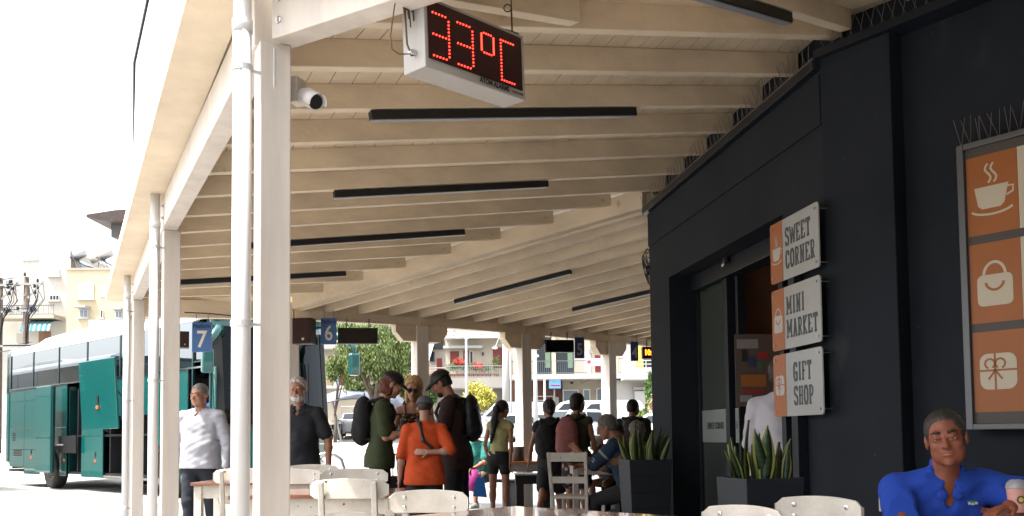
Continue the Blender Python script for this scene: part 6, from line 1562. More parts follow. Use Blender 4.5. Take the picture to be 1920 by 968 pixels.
# ================================================================== BACKGROUND
WALLC = {'cream': (.40, .36, .29), 'pale_cream': (.42, .405, .37), 'yellow': (.44, .38, .26), 'white': (.38, .375, .365), 'beige': (.33, .30, .25), 'grey': (.22, .22, .22), 'greige': (.28, .265, .245), 'brown': (.10, .045, .028)}
def wm(k): return mat(k + '_plaster', WALLC[k], .85, noise=.10, nscale=.8, bump=.1, bscale=12)
RED = mat('dark_red_shutter', (.16, .025, .02), .5); WFR = mat('white_window_frame', (.45, .45, .44), .5); GLB = mat('blue_grey_glass', (.12, .17, .22), .08, spec=.9); CURT = mat('pale_curtain', (.40, .40, .40), .8)
class Facade:
    """a building whose front stands at depth Y; parts are given in photograph pixels on that plane"""
    def __init__(s, name, label, Y, cat='building'): s.Y = Y; s.t = thing(name, label, cat, (0, Y, 0))
    def p(s, px, py): a = at(px, py, s.Y); return a.x, a.z
    def rect(s, px0, py0, px1, py1, y0, y1, nm, m, par=None, zmin=None):
        x0, z1 = s.p(px0, py0); x1, z0 = s.p(px1, py1 if py1 is not None else 800)
        z0 = zmin if zmin is not None else z0
        b = MB(); b.box(((x0 + x1) / 2, (y0 + y1) / 2, (z0 + z1) / 2), (x1 - x0, abs(y1 - y0), z1 - z0)); return b.build(nm, m, par or s.t)
    def wall(s, px0, py0, px1, py1, m, depth=9, nm='wall', y=0): return s.rect(px0, py0, px1, py1, y, y + depth, nm, m, zmin=(1.0 if py1 is None else None)) if py1 is None else s.rect(px0, py0, px1, py1, y, y + depth, nm, m)
    def win(s, px0, py0, px1, py1, glass=GLB, bars=1, sill=True, shutter=None, fr=.07, recess=.0):
        w = s.rect(px0, py0, px1, py1, -.05, .06, 'window', WFR); x0, z1 = s.p(px0, py0); x1, z0 = s.p(px1, py1); n = bars + 1; ww = (x1 - x0 - fr) / n
        for i in range(n):
            a = x0 + fr + ww * i; b = MB(); b.box((a + (ww - fr) / 2, -.056, (z0 + z1) / 2), (ww - fr, .02, z1 - z0 - 2 * fr)); b.build('pane', glass, w)
        if sill: b = MB(); b.box(((x0 + x1) / 2, -.10, z0 - .04), (x1 - x0 + .2, .2, .06)); b.build('sill', WFR, w)
        return w
    def shut(s, px0, py0, px1, py1, m=RED, nm='shutter'):
        x0, z1 = s.p(px0, py0); x1, z0 = s.p(px1, py1); b = MB(); n = int((z1 - z0) / .12)
        b.box(((x0 + x1) / 2, .0, (z0 + z1) / 2), (x1 - x0, .06, z1 - z0))
        for i in range(n): b.box(((x0 + x1) / 2, -.04, z0 + .06 + .12 * i), (x1 - x0 - .08, .02, .07))
        b.box(((x0 + x1) / 2, -.045, (z0 + z1) / 2), (.05, .03, z1 - z0)); return b.build(nm, m, s.t)
    def rail(s, px0, py0, px1, py1, out=1.2, m=None, gap=.13, r=.02, horiz=0, nm='balcony_rail'):
        x0, z1 = s.p(px0, py0); x1, z0 = s.p(px1, py1); b = MB(); m = m or mat('grey_rail_paint', (.10, .12, .15), .5)
        b.bar((x0, -out, z1), (x1, -out, z1), .06, .05)
        if horiz:
            for k in range(horiz): z = z0 + (z1 - z0) * (k + .3) / (horiz + .3); b.bar((x0, -out, z), (x1, -out, z), .05, .05)
            k = max(2, int((x1 - x0) / 1.4))
            for i in range(k + 1): x = x0 + (x1 - x0) * i / k; b.bar((x, -out, z0), (x, -out, z1), .05)
        else:
            b.bar((x0, -out, z0 + .1), (x1, -out, z0 + .1), .04)
            for i in range(int((x1 - x0) / gap) + 1): b.bar((x0 + gap * i, -out, z0), (x0 + gap * i, -out, z1), r)
        return b.build(nm, m, s.t)

# ---- left: cream apartment house, yellow apartment house
f = Facade('apartment_building', 'pale cream apartment block at the far left with small windows', 60)
f.wall(-60, 498, 44, None, wm('pale_cream'), 9, y=.4); f.wall(44, 486, 128, None, wm('pale_cream'), 9); f.wall(70, 470, 131, 487, wm('pale_cream'), 6, 'roof_room', .05); f.wall(38, 486, 72, 489, wm('white'), 6, 'parapet', -.05)
f.win(93, 505, 112, 518, CURT); f.win(93, 553, 112, 564, GLASS, 2)
f.win(10, 525, 21, 544); f.win(2, 574, 18, 588)
f.rect(-60, 597, 122, 602, -1.5, .0, 'balcony', wm('beige')); f.rail(-60, 580, 122, 597, 1.4, mat('dark_iron', (.08, .08, .08), .5), .16)
f.shut(73, 622, 95, 660, mat('brown_door', (.20, .10, .06), .5), 'door'); f.rect(62, 576, 86, 593, -1.35, -1.3, 'blue_screen', mat('blue_sheet', (.22, .28, .42), .6))
x0, z1 = f.p(62, 603); x1, z0 = f.p(115, 625); b = MB(); n = 12
for i in range(n):
    b.mi = i % 2; xa, xb = x0 + (x1 - x0) * i / n, x0 + (x1 - x0) * (i + 1) / n
    pr = [(0, z1), (-.8, z1 - .08), (-1.4, z1 - .35), (-1.6, z0)]
    for (ya, za), (yb, zb_) in zip(pr, pr[1:]): b.add([(xa, ya, za), (xb, ya, za), (xb, yb, zb_), (xa, yb, zb_), (xa, ya, za - .03), (xb, ya, za - .03), (xb, yb, zb_ - .03), (xa, yb, zb_ - .03)], [(0, 1, 2, 3), (7, 6, 5, 4), (0, 3, 7, 4), (1, 2, 6, 5)])
b.build('awning', [mat('teal_stripe_canvas', (.03, .14, .17), .8), mat('pale_stripe_canvas', (.22, .33, .34), .8)], f.t)
f = Facade('apartment_building', 'yellow apartment block beside the cream one with two solar water heaters', 59)
f.wall(126, 505, 236, None, wm('yellow'), 9); f.wall(124, 503, 238, 506, wm('beige'), 9.2, 'parapet', -.05)
f.win(148, 532, 176, 561, mat('pale_blue_blind', (.45, .52, .56), .6), 1); f.shut(163, 534, 175, 559, WFR, 'grille')
f.shut(188, 537, 212, 557, WFR, 'roller_shutter'); w = f.win(149, 580, 166, 596); f.rect(147, 576, 170, 579, -.8, 0, 'window_hood', wm('white')); f.win(188, 581, 194, 597, GLASS, 0); f.win(216, 583, 230, 597); f.rect(214, 579, 232, 582, -.5, 0, 'window_hood', wm('white'))
f = Facade('white_annex', 'low white flat roofed annex below the yellow apartment block', 52)
f.wall(166, 600, 300, None, wm('white'), 5)
for px, lab in ((141, 'solar water heater on the left end of the yellow roof'), (190, 'solar water heater on the right end of the yellow roof')):
    c = at(px, 506, 60.5); t = thing('solar_heater', lab, 'water heater', c, 0, 'solar heaters on the yellow roof')
    b = MB(); b.lathe([(.28, -.75), (.32, -.7), (.32, .7), (.28, .75)], (0, 0, .95), 14, Matrix.Rotation(R(70), 3, 'Y')); b.build('tank', mat('galvanised_tank', (.45, .43, .42), .35, metal=.5), t, smooth=True)
    b = MB(); b.bar((.0, 0, .75), (1.2, -.3, .1), 1.1, .07); b.build('collector', GLASS, t)
    b = MB(); b.bar((-.4, .3, 0), (-.2, .3, 1), .05); b.bar((.4, .3, 0), (0, .3, .8), .05); b.bar((.4, -.4, 0), (0, -.3, .8), .05); b.build('frame', GREYM, t)
# utility poles
WOODP = mat('weathered_pole', (.10, .075, .06), .85, noise=.3, nscale=6)
for px, pyt, lab in ((50, 520, 'wooden utility pole with transformer fuses in front of the cream block'), (1, 522, 'wooden utility pole at the left border')):
    Y = 42; b0 = at(px, pyt, Y); t = thing('utility_pole', lab, 'utility pole', (b0.x, Y, .5), 0, 'utility poles'); h = b0.z - .5
    b = MB(); b.tube([(0, 0, 0), (0, 0, h)], [.17, .11], 12); b.build('pole', WOODP, t, smooth=True)
    for z, w_ in ((h - .35, 1.7), (h - 1.6, 1.3), (h - 3.2, 4.5 if px < 10 else 1.9)): b = MB(); b.bar((-w_ / 2, -.14, z), (w_ / 2, -.14, z), .09); b.build('crossarm', GREYM, t)
    b = MB(); b.bar((.12, -.1, h - 1.0), (.9, -.2, h - .2), .06); b.build('brace', GREYM, t); b = MB(); b.bar((-.8, -.14, h - .35), (0, -.14, h - .9), .05); b.build('brace', GREYM, t)
    for x, z in ((-.7, h - .25), (.0, h + .1), (.6, h - .2), (.45, h - .45), (.62, h - .5), (.5, h - .75), (.3, h - 1.5), (.5, h - 1.55), (-.3, h - 1.5)):
        b = MB(); b.lathe([(.03, -.08), (.07, -.05), (.035, -.02), (.07, .01), (.035, .04), (.06, .07), (.02, .10)], (x, -.16, z), 8); b.build('insulator', BLACK, t)
    b = MB(); rr = random.Random(px)
    for k in range(7): x = rr.uniform(.15, .9); b.tube([(x, -.16, h - .4), (x + rr.uniform(-.1, .4), -.2, h - 1.1), (x * .4, -.2, h - 1.9), (.1, -.18, h - 3.2)], .018, 4)
    b.build('lead_wire', BLACK, t)
b = MB()
for k, (dz, dy) in enumerate(((0, 0), (-.35, .0), (-1.4, .0), (-3.0, 0), (-3.2, .1))):
    a = at(50, 522, 42) + Vector((-.5 + .3 * k, -.15, dz)); c = a + Vector((-9, 0, .2)); m_ = (a + c) / 2 + Vector((0, 0, -.5))
    b.tube([a, a * .5 + m_ * .5 + Vector((0, 0, -.12)), m_, c * .5 + m_ * .5 + Vector((0, 0, -.12)), c], .02, 4)
tag(b.build('power_line', BLACK), 'sagging black power lines between the two utility poles', 'power line')
# roofed mast head seen left of the canopy
t = thing('mast_head', 'dark sloping roof of a camera mast with a hanging lamp left of the canopy', 'mast', (0, 0, 0)); Y = 21
c = at(262, 435, Y); b = MB(); b.tube([(c.x, Y, -.1), (c.x, Y, c.z)], .10, 12); b.build('pole', GREYM, t)
a0, a1, a2, a3 = at(188, 417, Y), at(188, 420, Y), at(300, 430, Y), at(300, 395, Y)
b = MB(); b.prism([(p_.x, p_.z) for p_ in (at(188, 416, Y), at(188, 421, Y), at(222, 427, Y), at(300, 426, Y), at(300, 404, Y), at(240, 408, Y))], (0, Y + .7, 0), (1, 0, 0), (0, 0, 1), 1.4); b.build('roof', mat('dark_brown_wood', (.05, .035, .03), .7, noise=.3), t)
b = MB(); b.prism([(p_.x, p_.z) for p_ in (at(219, 426, Y), at(219, 450, Y), at(234, 453, Y), at(258, 430, Y), at(258, 426, Y))], (0, Y + .3, 0), (1, 0, 0), (0, 0, 1), .6); b.build('bracket', mat('grey_wood', (.10, .10, .10), .7), t)
b = MB(); q = at(227, 453, Y); b.tube([q, q - Vector((0, 0, .12))], .008, 4); b.bar(q + Vector((-.09, 0, -.24)), q + Vector((.08, 0, -.12)), .05, .02); b.build('lamp', GREYM, t)

# ---- centre: balcony buildings
f = Facade('balcony_building', 'cream two storey building with flower pots along its balcony', 62)
f.wall(835, 590, 962, 712, wm('cream'), 8); f.wall(835, 713, 962, None, wm('grey'), 8, 'ground_floor', .8); f.rect(836, 632, 940, 637, -1.1, 0, 'roof_slab', wm('white')); f.rect(832, 650, 905, 654, -.6, 0, 'ledge', wm('white'))
f.rect(838, 711, 945, 729, -1.5, .8, 'balcony', wm('greige')); f.rail(838, 690, 945, 711, 1.45, mat('white_iron', (.25, .25, .24), .5), .14)
f.shut(844, 659, 861, 690); f.shut(869, 658, 879, 690); f.win(880, 658, 888, 690, GLASS, 0, False); f.rect(920, 646, 946, 650, -.1, 0, 'lintel', wm('white')); f.shut(924, 652, 943, 690)
f.rect(866, 657, 868, 690, -.06, 0, 'door_jamb', wm('white')); f.rect(904, 661, 907, 667, -.1, 0, 'wall_lamp', BLACK)
f.rect(862, 600, 905, 628, 1, 1.2, 'upper_floor', wm('white'), None); 
f = Facade('balcony_building', 'shaded building with a grey striped awning and white balcony rail', 66)
f.wall(700, 590, 838, 700, wm('greige'), 6); f.wall(700, 700, 838, None, wm('beige'), 6, 'ground_floor', .3); f.rect(742, 703, 838, 711, -1.2, 0, 'balcony', mat('red_brown_plaster', (.28, .10, .07), .8)); f.rail(742, 693, 838, 703, 1.15, WFR, horiz=2)
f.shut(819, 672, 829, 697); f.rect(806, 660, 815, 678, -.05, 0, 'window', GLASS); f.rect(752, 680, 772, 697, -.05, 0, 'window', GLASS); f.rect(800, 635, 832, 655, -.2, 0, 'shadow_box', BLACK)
b = MB(); x0, z1 = f.p(746, 640); x1, z0 = f.p(775, 682); b.add([(x0, 0, z1), (x1, 0, z1), (x1, -1.5, z0), (x0, -1.5, z0), (x0, .03, z1), (x1, .03, z1), (x1, -1.47, z0), (x0, -1.47, z0)], [(0, 1, 2, 3), (7, 6, 5, 4)]); x0, z1 = f.p(800, 640); x1, z0 = f.p(816, 680); b.add([(x0, 0, z1), (x1, 0, z1), (x0 + .3, -1.5, z0), (x0, -1.5, z0)], [(0, 1, 2, 3)]); b.build('awning', mat('grey_canvas', (.22, .23, .25), .8), f.t)
f = Facade('balcony_building', 'cream building behind the weeping tree with blue door and red shutters', 64)
f.wall(560, 560, 700, None, wm('cream'), 6); f.rect(600, 652, 700, 656, -1.2, 0, 'roof_slab', wm('white')); f.shut(638, 672, 646, 724); f.rect(628, 672, 637, 724, -.05, 0, 'door', mat('pale_blue_door', (.35, .45, .55), .5)); f.shut(612, 675, 624, 722, mat('tan_shutter', (.30, .20, .13), .6)); f.shut(578, 698, 584, 730); f.win(586, 700, 600, 722); f.rect(590, 725, 700, 729, -1.0, 0, 'ledge', wm('white'))
f = Facade('apartment_building', 'white building with grey barred balcony and a white clinic banner', 61)
f.wall(960, 590, 1165, 711, wm('cream'), 8); f.wall(1055, 711, 1165, None, wm('cream'), 8, 'ground_floor', .4); f.rect(960, 705, 1165, 712, -1.4, .2, 'balcony', wm('white'))
f.rail(958, 681, 1098, 704, 1.35); f.rail(1155, 676, 1165, 704, 1.35)
f.rect(1006, 632, 1034, 704, -.03, .0, 'window', GLASS); f.rect(1042, 640, 1076, 704, -.03, 0, 'window', GLASS); f.rect(1034, 620, 1042, 704, -.12, 0, 'pillar', mat('pale_yellow_plaster', (.62, .55, .36), .8)); f.rect(1022, 650, 1032, 690, -.05, -.03, 'curtain', mat('green_curtain', (.12, .18, .12), .8)); f.rect(1064, 650, 1074, 690, -.05, -.03, 'curtain', mat('green_curtain', (.12, .18, .12), .8))
f.shut(1115, 650, 1131, 698, mat('wine_shutter', (.18, .02, .03), .5)); f.rect(1094, 660, 1108, 700, -.05, 0, 'door', WFR)
bn = f.rect(1097, 676, 1124, 689, -1.42, -1.39, 'banner', mat('white_banner', (.72, .72, .72), .6)); x, z = f.p(1101, 682)
b = MB(); b.box((x, -1.43, z), (.30, .02, .10)); b.box((x, -1.431, z), (.10, .02, .30)); b.build('red_cross', mat('red_print', (.6, .03, .05), .5), bn)
b = MB(); x1, _ = f.p(1113, 682)
for k in range(3): b.box((x1, -1.43, z + .13 - .12 * k), (.55 - .1 * (k % 2), .02, .03))
b.build('print_line', GREYM, bn)
for a in ((1055, 731, 1085, 757), (1093, 730, 1107, 757), (1118, 728, 1132, 757), (1155, 725, 1173, 757)): f.win(*a, mat('grey_shop_glass', (.10, .12, .13), .1), 0, False)
f.rect(1104, 656, 1110, 664, -.5, -.1, 'satellite_dish', GREYM); f.rect(1069, 716, 1075, 720, -.05, 0, 'vent', BLACK)
f.rect(1148, 712, 1150, 757, -.1, 0, 'drain_pipe', WFR); b = MB(); x0, z0 = f.p(1088, 708); x1, z1 = f.p(1110, 710); b.tube([(x0, -.1, z0), (x0 + .1, -.1, z0 - .4), (x1, -.1, z1)], .03, 5); b.build('pipe', mat('rust_pipe', (.3, .13, .07), .7), f.t)
f = Facade('shop_building', 'brown fronted shop with white slatted gates under the barred balcony', 61.3)
f.wall(960, 712, 1055, None, wm('brown'), 6, 'ground_floor', 0); f.rect(966, 716, 994, 748, -.1, 0, 'arched_panel', wm('beige')); b = None
f.rail(1000, 744, 1040, 790, .3, WFR, horiz=6, nm='slatted_gate'); f.rect(1036, 745, 1048, 790, -.2, 0, 'gate_post', wm('greige'))
sg_ = thing('advert_screen', 'light blue advertising screen mounted above the slatted shop gate', 'screen', (0, 60.4, 0)); x0, z1 = f.p(1027, 713); x1, z0 = f.p(1051, 731)
b = MB(); b.box(((x0 + x1) / 2, 0, (z0 + z1) / 2), (x1 - x0, .3, z1 - z0)); b.build('cabinet', BLACK, sg_, bevel=.02)
b = MB(); b.box(((x0 + x1) / 2, -.155, (z0 + z1) / 2), (x1 - x0 - .08, .02, z1 - z0 - .08)); b.build('screen', mat('blue_screen_glow', (.10, .30, .60), .4, emit=(.15, .4, .8), estr=.35), sg_)
b = MB(); b.box(((x0 + x1) / 2 + .03, -.168, z0 + .22), (.62, .01, .10)); b.build('red_print', mat('pink_red_print', (.6, .05, .12), .5), sg_)
b = MB(); b.box(((x0 + x1) / 2 - .12, -.168, z1 - .18), (.30, .01, .10)); b.build('white_print', WFR, sg_)
b = MB(); b.bar((x0 + .4, .15, z0 - .01), (x0 + .4, .15, 1.3), .1); b.build('post', GREYM, sg_)
f = Facade('white_balcony_house', 'white house with long white balcony and garage shutter beside the dark corner', 60)
f.wall(1166, 590, 1330, 711, wm('white'), 8); f.wall(1190, 590, 1330, 695, mat('strong_yellow_plaster', (.62, .42, .10), .8), 1, 'yellow_wall', -.2); f.rect(1163, 694, 1330, 713, -1.6, 0, 'balcony', wm('white')); f.rail(1163, 680, 1330, 694, 1.55, WFR, horiz=2)
f.wall(1150, 713, 1330, None, wm('white'), 8, 'ground_floor', .3); f.shut(1190, 734, 1226, 790, WFR, 'garage_shutter'); f.rect(1186, 726, 1330, 730, -.2, 0.2, 'lintel', wm('greige')); f.rect(1205, 652, 1224, 694, -.23, -.2, 'window', GLASS)

# flower pots on the balcony
LG = [mat('leaf_green_' + n, c, .6) for n, c in (('dark', (.025, .07, .015)), ('mid', (.05, .12, .025)), ('light', (.10, .17, .03)))]
FLR = mat('red_petals', (.55, .03, .03), .6); TERRA = mat('terracotta', (.30, .10, .05), .8)
def leaves(b, c, r, n, size, rr, droop=0, flat=1.0, mats=1):
    for _ in range(n):
        p_ = Vector((rr.gauss(0, .46), rr.gauss(0, .46), rr.gauss(0, .46)))
        if p_.length > 1.25: p_ *= .8 / p_.length
        if droop > 0: p_.z -= abs(rr.gauss(0, .35)) * (.5 + .5 * math.sin(p_.x * 17 + p_.y * 11))
        p_ = Vector((p_.x * r[0], p_.y * r[1], p_.z * r[2])) + Vector(c)
        a = Vector((rr.uniform(-1, 1), rr.uniform(-1, 1), rr.uniform(-1, 1) - droop)).normalized(); u_ = a.cross(Vector((rr.uniform(-1, 1), rr.uniform(-1, 1), .3))).normalized()
        s_ = size * rr.uniform(.6, 1.3); b.mi = rr.randrange(mats)
        b.add([p_ - a * s_, p_ + u_ * s_ * .3 * flat, p_ + a * s_, p_ - u_ * s_ * .3 * flat], [(0, 1, 2, 3)])
rr = random.Random(5)
pots = [(842, 706, .8, 0), (850, 700, 1.0, 0), (857, 697, 1.3, 1), (865, 695, 1.3, 1), (873, 700, 1.1, 0), (884, 704, .9, 0), (893, 706, .7, 1), (901, 690, .7, 1), (908, 705, .7, 0), (916, 704, .8, 0), (930, 700, 1.6, 0)]
for i, (px, py, s_, fl) in enumerate(pots):
    Yp = 60.9; c = at(px, 711, Yp)
    labs = ['small plant pot, first from the left on the flowered balcony', 'leafy plant pot, second from the left on the flowered balcony', 'tall pot with red geraniums left of the lamp pole', 'tall red geranium pot nearest the lamp pole on its left', 'trailing green plant in a pot behind the lamp pole', 'plain green pot just right of the lamp pole', 'low pot with red flowers on the balcony', 'high pot with bright red flowers above the rail', 'short green potted plant between red flowers and the tall bush', 'small green potted plant beside the tall potted bush', 'tall bushy potted shrub at the right end of the balcony']
    t = thing('potted_plant', labs[i], 'plant', (c.x, Yp, c.z + .01), 0, 'potted plants on the balcony')
    b = MB(); b.lathe([(.13, 0), (.20, .32), (.22, .33), (.19, .33)], (0, 0, 0), 12); b.build('pot', TERRA, t)
    b = MB(); leaves(b, (0, 0, .45 + .35 * s_), (.30 * s_ ** .5, .25, .38 * s_), int(150 * s_), .07, rr, mats=3); b.build('foliage', LG, t)
    if fl: b = MB(); leaves(b, (0, -.1, .55 + .45 * s_), (.30, .25, .25), 90, .06, rr, flat=2); b.build('flowers', FLR, t)

# ---- trees and shrubs
BARK = mat('grey_brown_bark', (.09, .07, .055), .9, noise=.35, nscale=5, bump=.5, bscale=10)
def tree(name, label, px, Y, ybase_z, clumps, nl, size, mats_, droop=0, group=None, trunk=True, seed=1, tr=.18, cat='tree'):
    rr = random.Random(seed); x = atx(px, Y); t = thing(name, label, cat, (x, Y, ybase_z), 0, group)
    b = MB()
    cs = []
    for (cx, cy, rx, rz_) in clumps:
        c = at(cx, cy, Y); k = Y / F_PX; cs.append((Vector((c.x - x, rr.uniform(-.6, .6), c.z - ybase_z)), (rx * k, rx * k * .9, rz_ * k)))
    tot = sum(r_[0] * r_[2] for _, r_ in cs)
    for c, r_ in cs: leaves(b, c, r_, int(nl * r_[0] * r_[2] / tot), size, rr, droop, mats=len(mats_))
    b.build('crown', mats_, t)
    if trunk:
        top = max(cs, key=lambda q: q[0].z)[0]; b = MB(); fork = Vector((0, 0, max(.6, top.z * .35)))
        b.tube([(0, 0, 0), fork * .5 + Vector((.05, 0, 0)), fork], [tr * 1.2, tr, tr * .85], 9)
        for c, r_ in cs: m_ = (fork + c) / 2 + Vector((rr.uniform(-.2, .2), 0, .3)); b.tube([fork, m_, c, c + Vector((rr.uniform(-.3, .3), 0, r_[2] * .6))], [tr * .6, tr * .4, tr * .22, .02], 6)
        b.build('trunk', BARK, t, smooth=True)
    return t
G1 = [mat('pepper_leaf_' + n, c, .6) for n, c in (('a', (.07, .11, .025)), ('b', (.12, .17, .04)), ('c', (.19, .23, .07)), ('d', (.04, .07, .02)))]
YL = [mat('yellow_leaf_' + n, c, .6) for n, c in (('a', (.42, .38, .05)), ('b', (.30, .30, .05)), ('c', (.50, .46, .12)))]
tree('pepper_tree', 'large weeping pepper tree right of the coach mirror', 702, 47, .8, [(690, 625, 42, 22), (735, 640, 30, 30), (665, 655, 30, 28), (705, 665, 34, 30), (745, 675, 22, 32), (675, 690, 22, 24), (720, 700, 26, 22), (650, 620, 25, 14), (762, 650, 14, 30)], 26000, .10, G1, droop=1.6, seed=2)
tree('pepper_tree', 'small weeping tree between the coach windscreen and its mirror', 628, 48, .9, [(627, 690, 14, 22), (640, 678, 8, 16), (652, 700, 9, 26)], 4200, .10, G1, droop=1.5, seed=3, tr=.08)
tree('shrub', 'green shrubs below the weeping tree, left of the canopy post', 690, 50, 1.0, [(675, 728, 20, 9), (700, 732, 14, 8), (655, 735, 12, 6)], 2500, .12, G1, seed=4, tr=.05, cat='shrub')
tree('shrub', 'bushy green shrub beside the canopy post behind the blonde woman', 757, 50, 1.0, [(760, 725, 16, 20), (748, 745, 12, 14), (768, 750, 10, 12)], 3000, .12, G1 + LG[1:], seed=6, tr=.06, cat='shrub')
tree('shrub', 'dark green climbing shrub left of the flowered balcony', 812, 52, 1.1, [(812, 720, 12, 16), (808, 745, 12, 14)], 1800, .12, LG, seed=16, tr=.06, cat='shrub')
tree('yellow_shrub', 'bright yellow leaved shrub in front of the flowered balcony', 893, 52, 1.1, [(893, 735, 20, 18), (912, 742, 16, 14), (880, 752, 16, 14), (900, 758, 22, 12), (918, 755, 10, 10)], 5200, .11, YL, seed=7, tr=.07, cat='shrub')
tree('cypress', 'slim dark cypress beside the building corner', 1216, 54, 1.2, [(1217, 712, 3.2, 14), (1217, 730, 5, 18), (1216, 752, 6.5, 20), (1216, 770, 6, 12)], 5000, .10, LG, droop=-1.5, seed=8, tr=.06)
tree('pink_shrub', 'pinkish flowering shrub right of the cypress', 1226, 52, 1.1, [(1224, 758, 10, 12), (1234, 750, 12, 16), (1228, 775, 12, 8)], 1800, .10, [mat('pink_petals', (.50, .24, .18), .7), G1[1], mat('pale_pink_petals', (.55, .35, .28), .7)], seed=9, tr=.04, cat='shrub')
tree('shrub', 'low bright green shrub at the foot of the cypress', 1203, 51, 1.1, [(1200, 778, 12, 9), (1188, 782, 8, 6), (1214, 782, 9, 7)], 2600, .09, G1[1:3] + [LG[2]], seed=10, tr=.03, cat='shrub')
tree('shrub', 'green shrub behind the windscreen of the coach', 590, 52, 1.0, [(588, 728, 14, 8), (572, 722, 12, 12)], 1500, .11, G1, seed=12, tr=.04, cat='shrub')
# far hillside trees closing the view behind the houses
tree('far_tree', 'broad mass of trees far beyond the houses', 500, 110, 1.5, [(320, 700, 90, 60), (450, 700, 90, 55), (560, 690, 80, 50), (1250, 680, 70, 50), (250, 720, 60, 40)], 9000, .6, G1, seed=13, tr=.2)

# ---- street lamps and poles
def lamp(px, Y, ytop, heads, label, m=GREYM, base=None, r=.07):
    a = at(px, ytop, Y); z0 = lotz(a.x, Y); t = thing('street_lamp', label, 'street lamp', (a.x, Y, z0), 0, 'poles beyond the car park'); b = MB(); h = a.z - z0
    b.tube([(0, 0, 0), (0, 0, h)], [r * 1.3, r * .8], 10); b.build('pole', m, t, smooth=True)
    for (hx, hy, w_) in heads:
        q = at(hx, hy, Y); d_ = Vector((q.x - a.x, 0, q.z - z0)); b = MB(); b.tube([(0, 0, h - .05), (d_.x * .5, 0, (h + d_.z) / 2 + .05), d_], .035, 6); b.build('arm', m, t)
        b = MB(); b.lathe([(.02, -.1), (.20, -.04), (.24, .02), (.16, .08), (.02, .11)], (0, 0, 0), 14); o = b.build('lamp_head', WHITEM, t, smooth=True); o.location = d_; o.scale = (w_ / .45, .8, .8)
    return t
WPL = mat('pale_grey_pole', (.33, .34, .35), .5)
lamp(874, 44, 634, [(842, 628, .75), (858, 632, .5), (917, 626, 1.0), (846, 618, .4)], 'pale street lamp with several heads in front of the flowered balcony', WPL)
lamp(1003, 44, 640, [(1006, 668, .25)], 'plain pale pole with small camera left of the barred balcony', WPL, r=.10)
lamp(957, 50, 662, [(972, 655, .2)], 'thin grey pole right of the flowered balcony', WPL, r=.05)
lamp(1021, 57, 712, [], 'short grey pole beside the advertising screen', WPL, r=.08)
lamp(947, 56, 610, [(928, 653, .35)], 'thick concrete pole at the right end of the flowered balcony', mat('concrete_pole', (.36, .35, .34), .8), r=.20)

# ---- railings
def fence(pa, pb, Y0, Y1, h, rails, label, m=WFR, step=2.0, group=None, r=.03):
    t = thing('railing', label, 'railing', (0, 0, 0), 0, group); A = Vector((atx(pa, Y0), Y0, lotz(0, Y0))); B = Vector((atx(pb, Y1), Y1, lotz(0, Y1)))
    b = MB()
    for k in rails: b.tube([A + Vector((0, 0, h * k)), B + Vector((0, 0, h * k))], r * .8, 6)
    b.build('rail', m, t); n = max(1, int((B - A).length / step))
    for i in range(n + 1):
        q = A.lerp(B, i / n); b = MB(); b.tube([q, q + Vector((0, 0, h))], r, 6); b.build('rail_post', m, t)
fence(915, 1300, 40, 40, 1.10, (1, .62, .30), 'white three rail barrier in front of the parked vans')
fence(895, 1000, 57, 57, 1.7, (1, .75, .5, .25), 'pale metal fence above the white van left of the pole', WPL)
fence(640, 700, 56, 56, 1.8, (1, .7, .4), 'grey fence behind the scooters', GREYM)

# ---- shade canopy over parked vehicles
t = thing('car_port', 'curved grey fabric car port above the scooters and silver car', 'car port', (0, 0, 0)); Y = 50
b = MB(); n = 12; pts = []
for i in range(n + 1):
    px = 600 + 158 * i / n; s_ = math.sin(PI * i / n); c = at(px, 752 - 20 * s_ ** .7 + (0 if i < 8 else 2), Y); pts.append(c)
for (ya, za), (yb, zb_), mi in (((-2.2, -.55), (0, .15), 0), ((0, .15), (2.0, .25), 1)):
    for i in range(n):
        p_, q_ = pts[i], pts[i + 1]; b.mi = mi
        b.add([p_ + Vector((0, ya, za)), q_ + Vector((0, ya, za)), q_ + Vector((0, yb, zb_)), p_ + Vector((0, yb, zb_)), p_ + Vector((0, ya, za - .04)), q_ + Vector((0, ya, za - .04)), q_ + Vector((0, yb, zb_ - .04)), p_ + Vector((0, yb, zb_ - .04))], [(0, 1, 2, 3), (7, 6, 5, 4), (0, 3, 7, 4), (1, 2, 6, 5)])
b.build('fabric_roof', [mat('blue_grey_fabric', (.13, .14, .18), .7), mat('pale_fabric', (.55, .54, .52), .8)], t)
for px in (640, 688, 740):
    b = MB(); a = at(px, 752, Y); b.tube([(a.x, Y, lotz(0, Y)), (a.x - .5, Y, a.z)], .06, 8); b.build('post', GREYM, t)
t = thing('kiosk', 'small red and purple fronted kiosk behind the dark car', 'kiosk', (atx(742, 58), 58, 1.32))
b = MB(); b.box((0, 0, 1.3), (1.9, 1.5, 2.6)); b.build('wall', mat('dark_shopfront', (.05, .04, .06), .4), t); b = MB(); b.box((0, -.8, 2.3), (1.9, .1, .45)); b.build('fascia', mat('red_fascia', (.55, .05, .03), .5), t)
b = MB(); b.box((0, -.78, 1.6), (1.9, .06, .5)); b.build('banner', mat('purple_banner', (.25, .03, .15), .5), t); b = MB(); b.box((.3, -.86, 2.34), (.5, .01, .2)); b.build('fascia_panel', WFR, t)
b = MB(); b.box((1.6, 0, 1.2), (1.0, 1.4, 2.4)); b.build('side_panel', mat('teal_panel', (.05, .25, .22), .5), t)

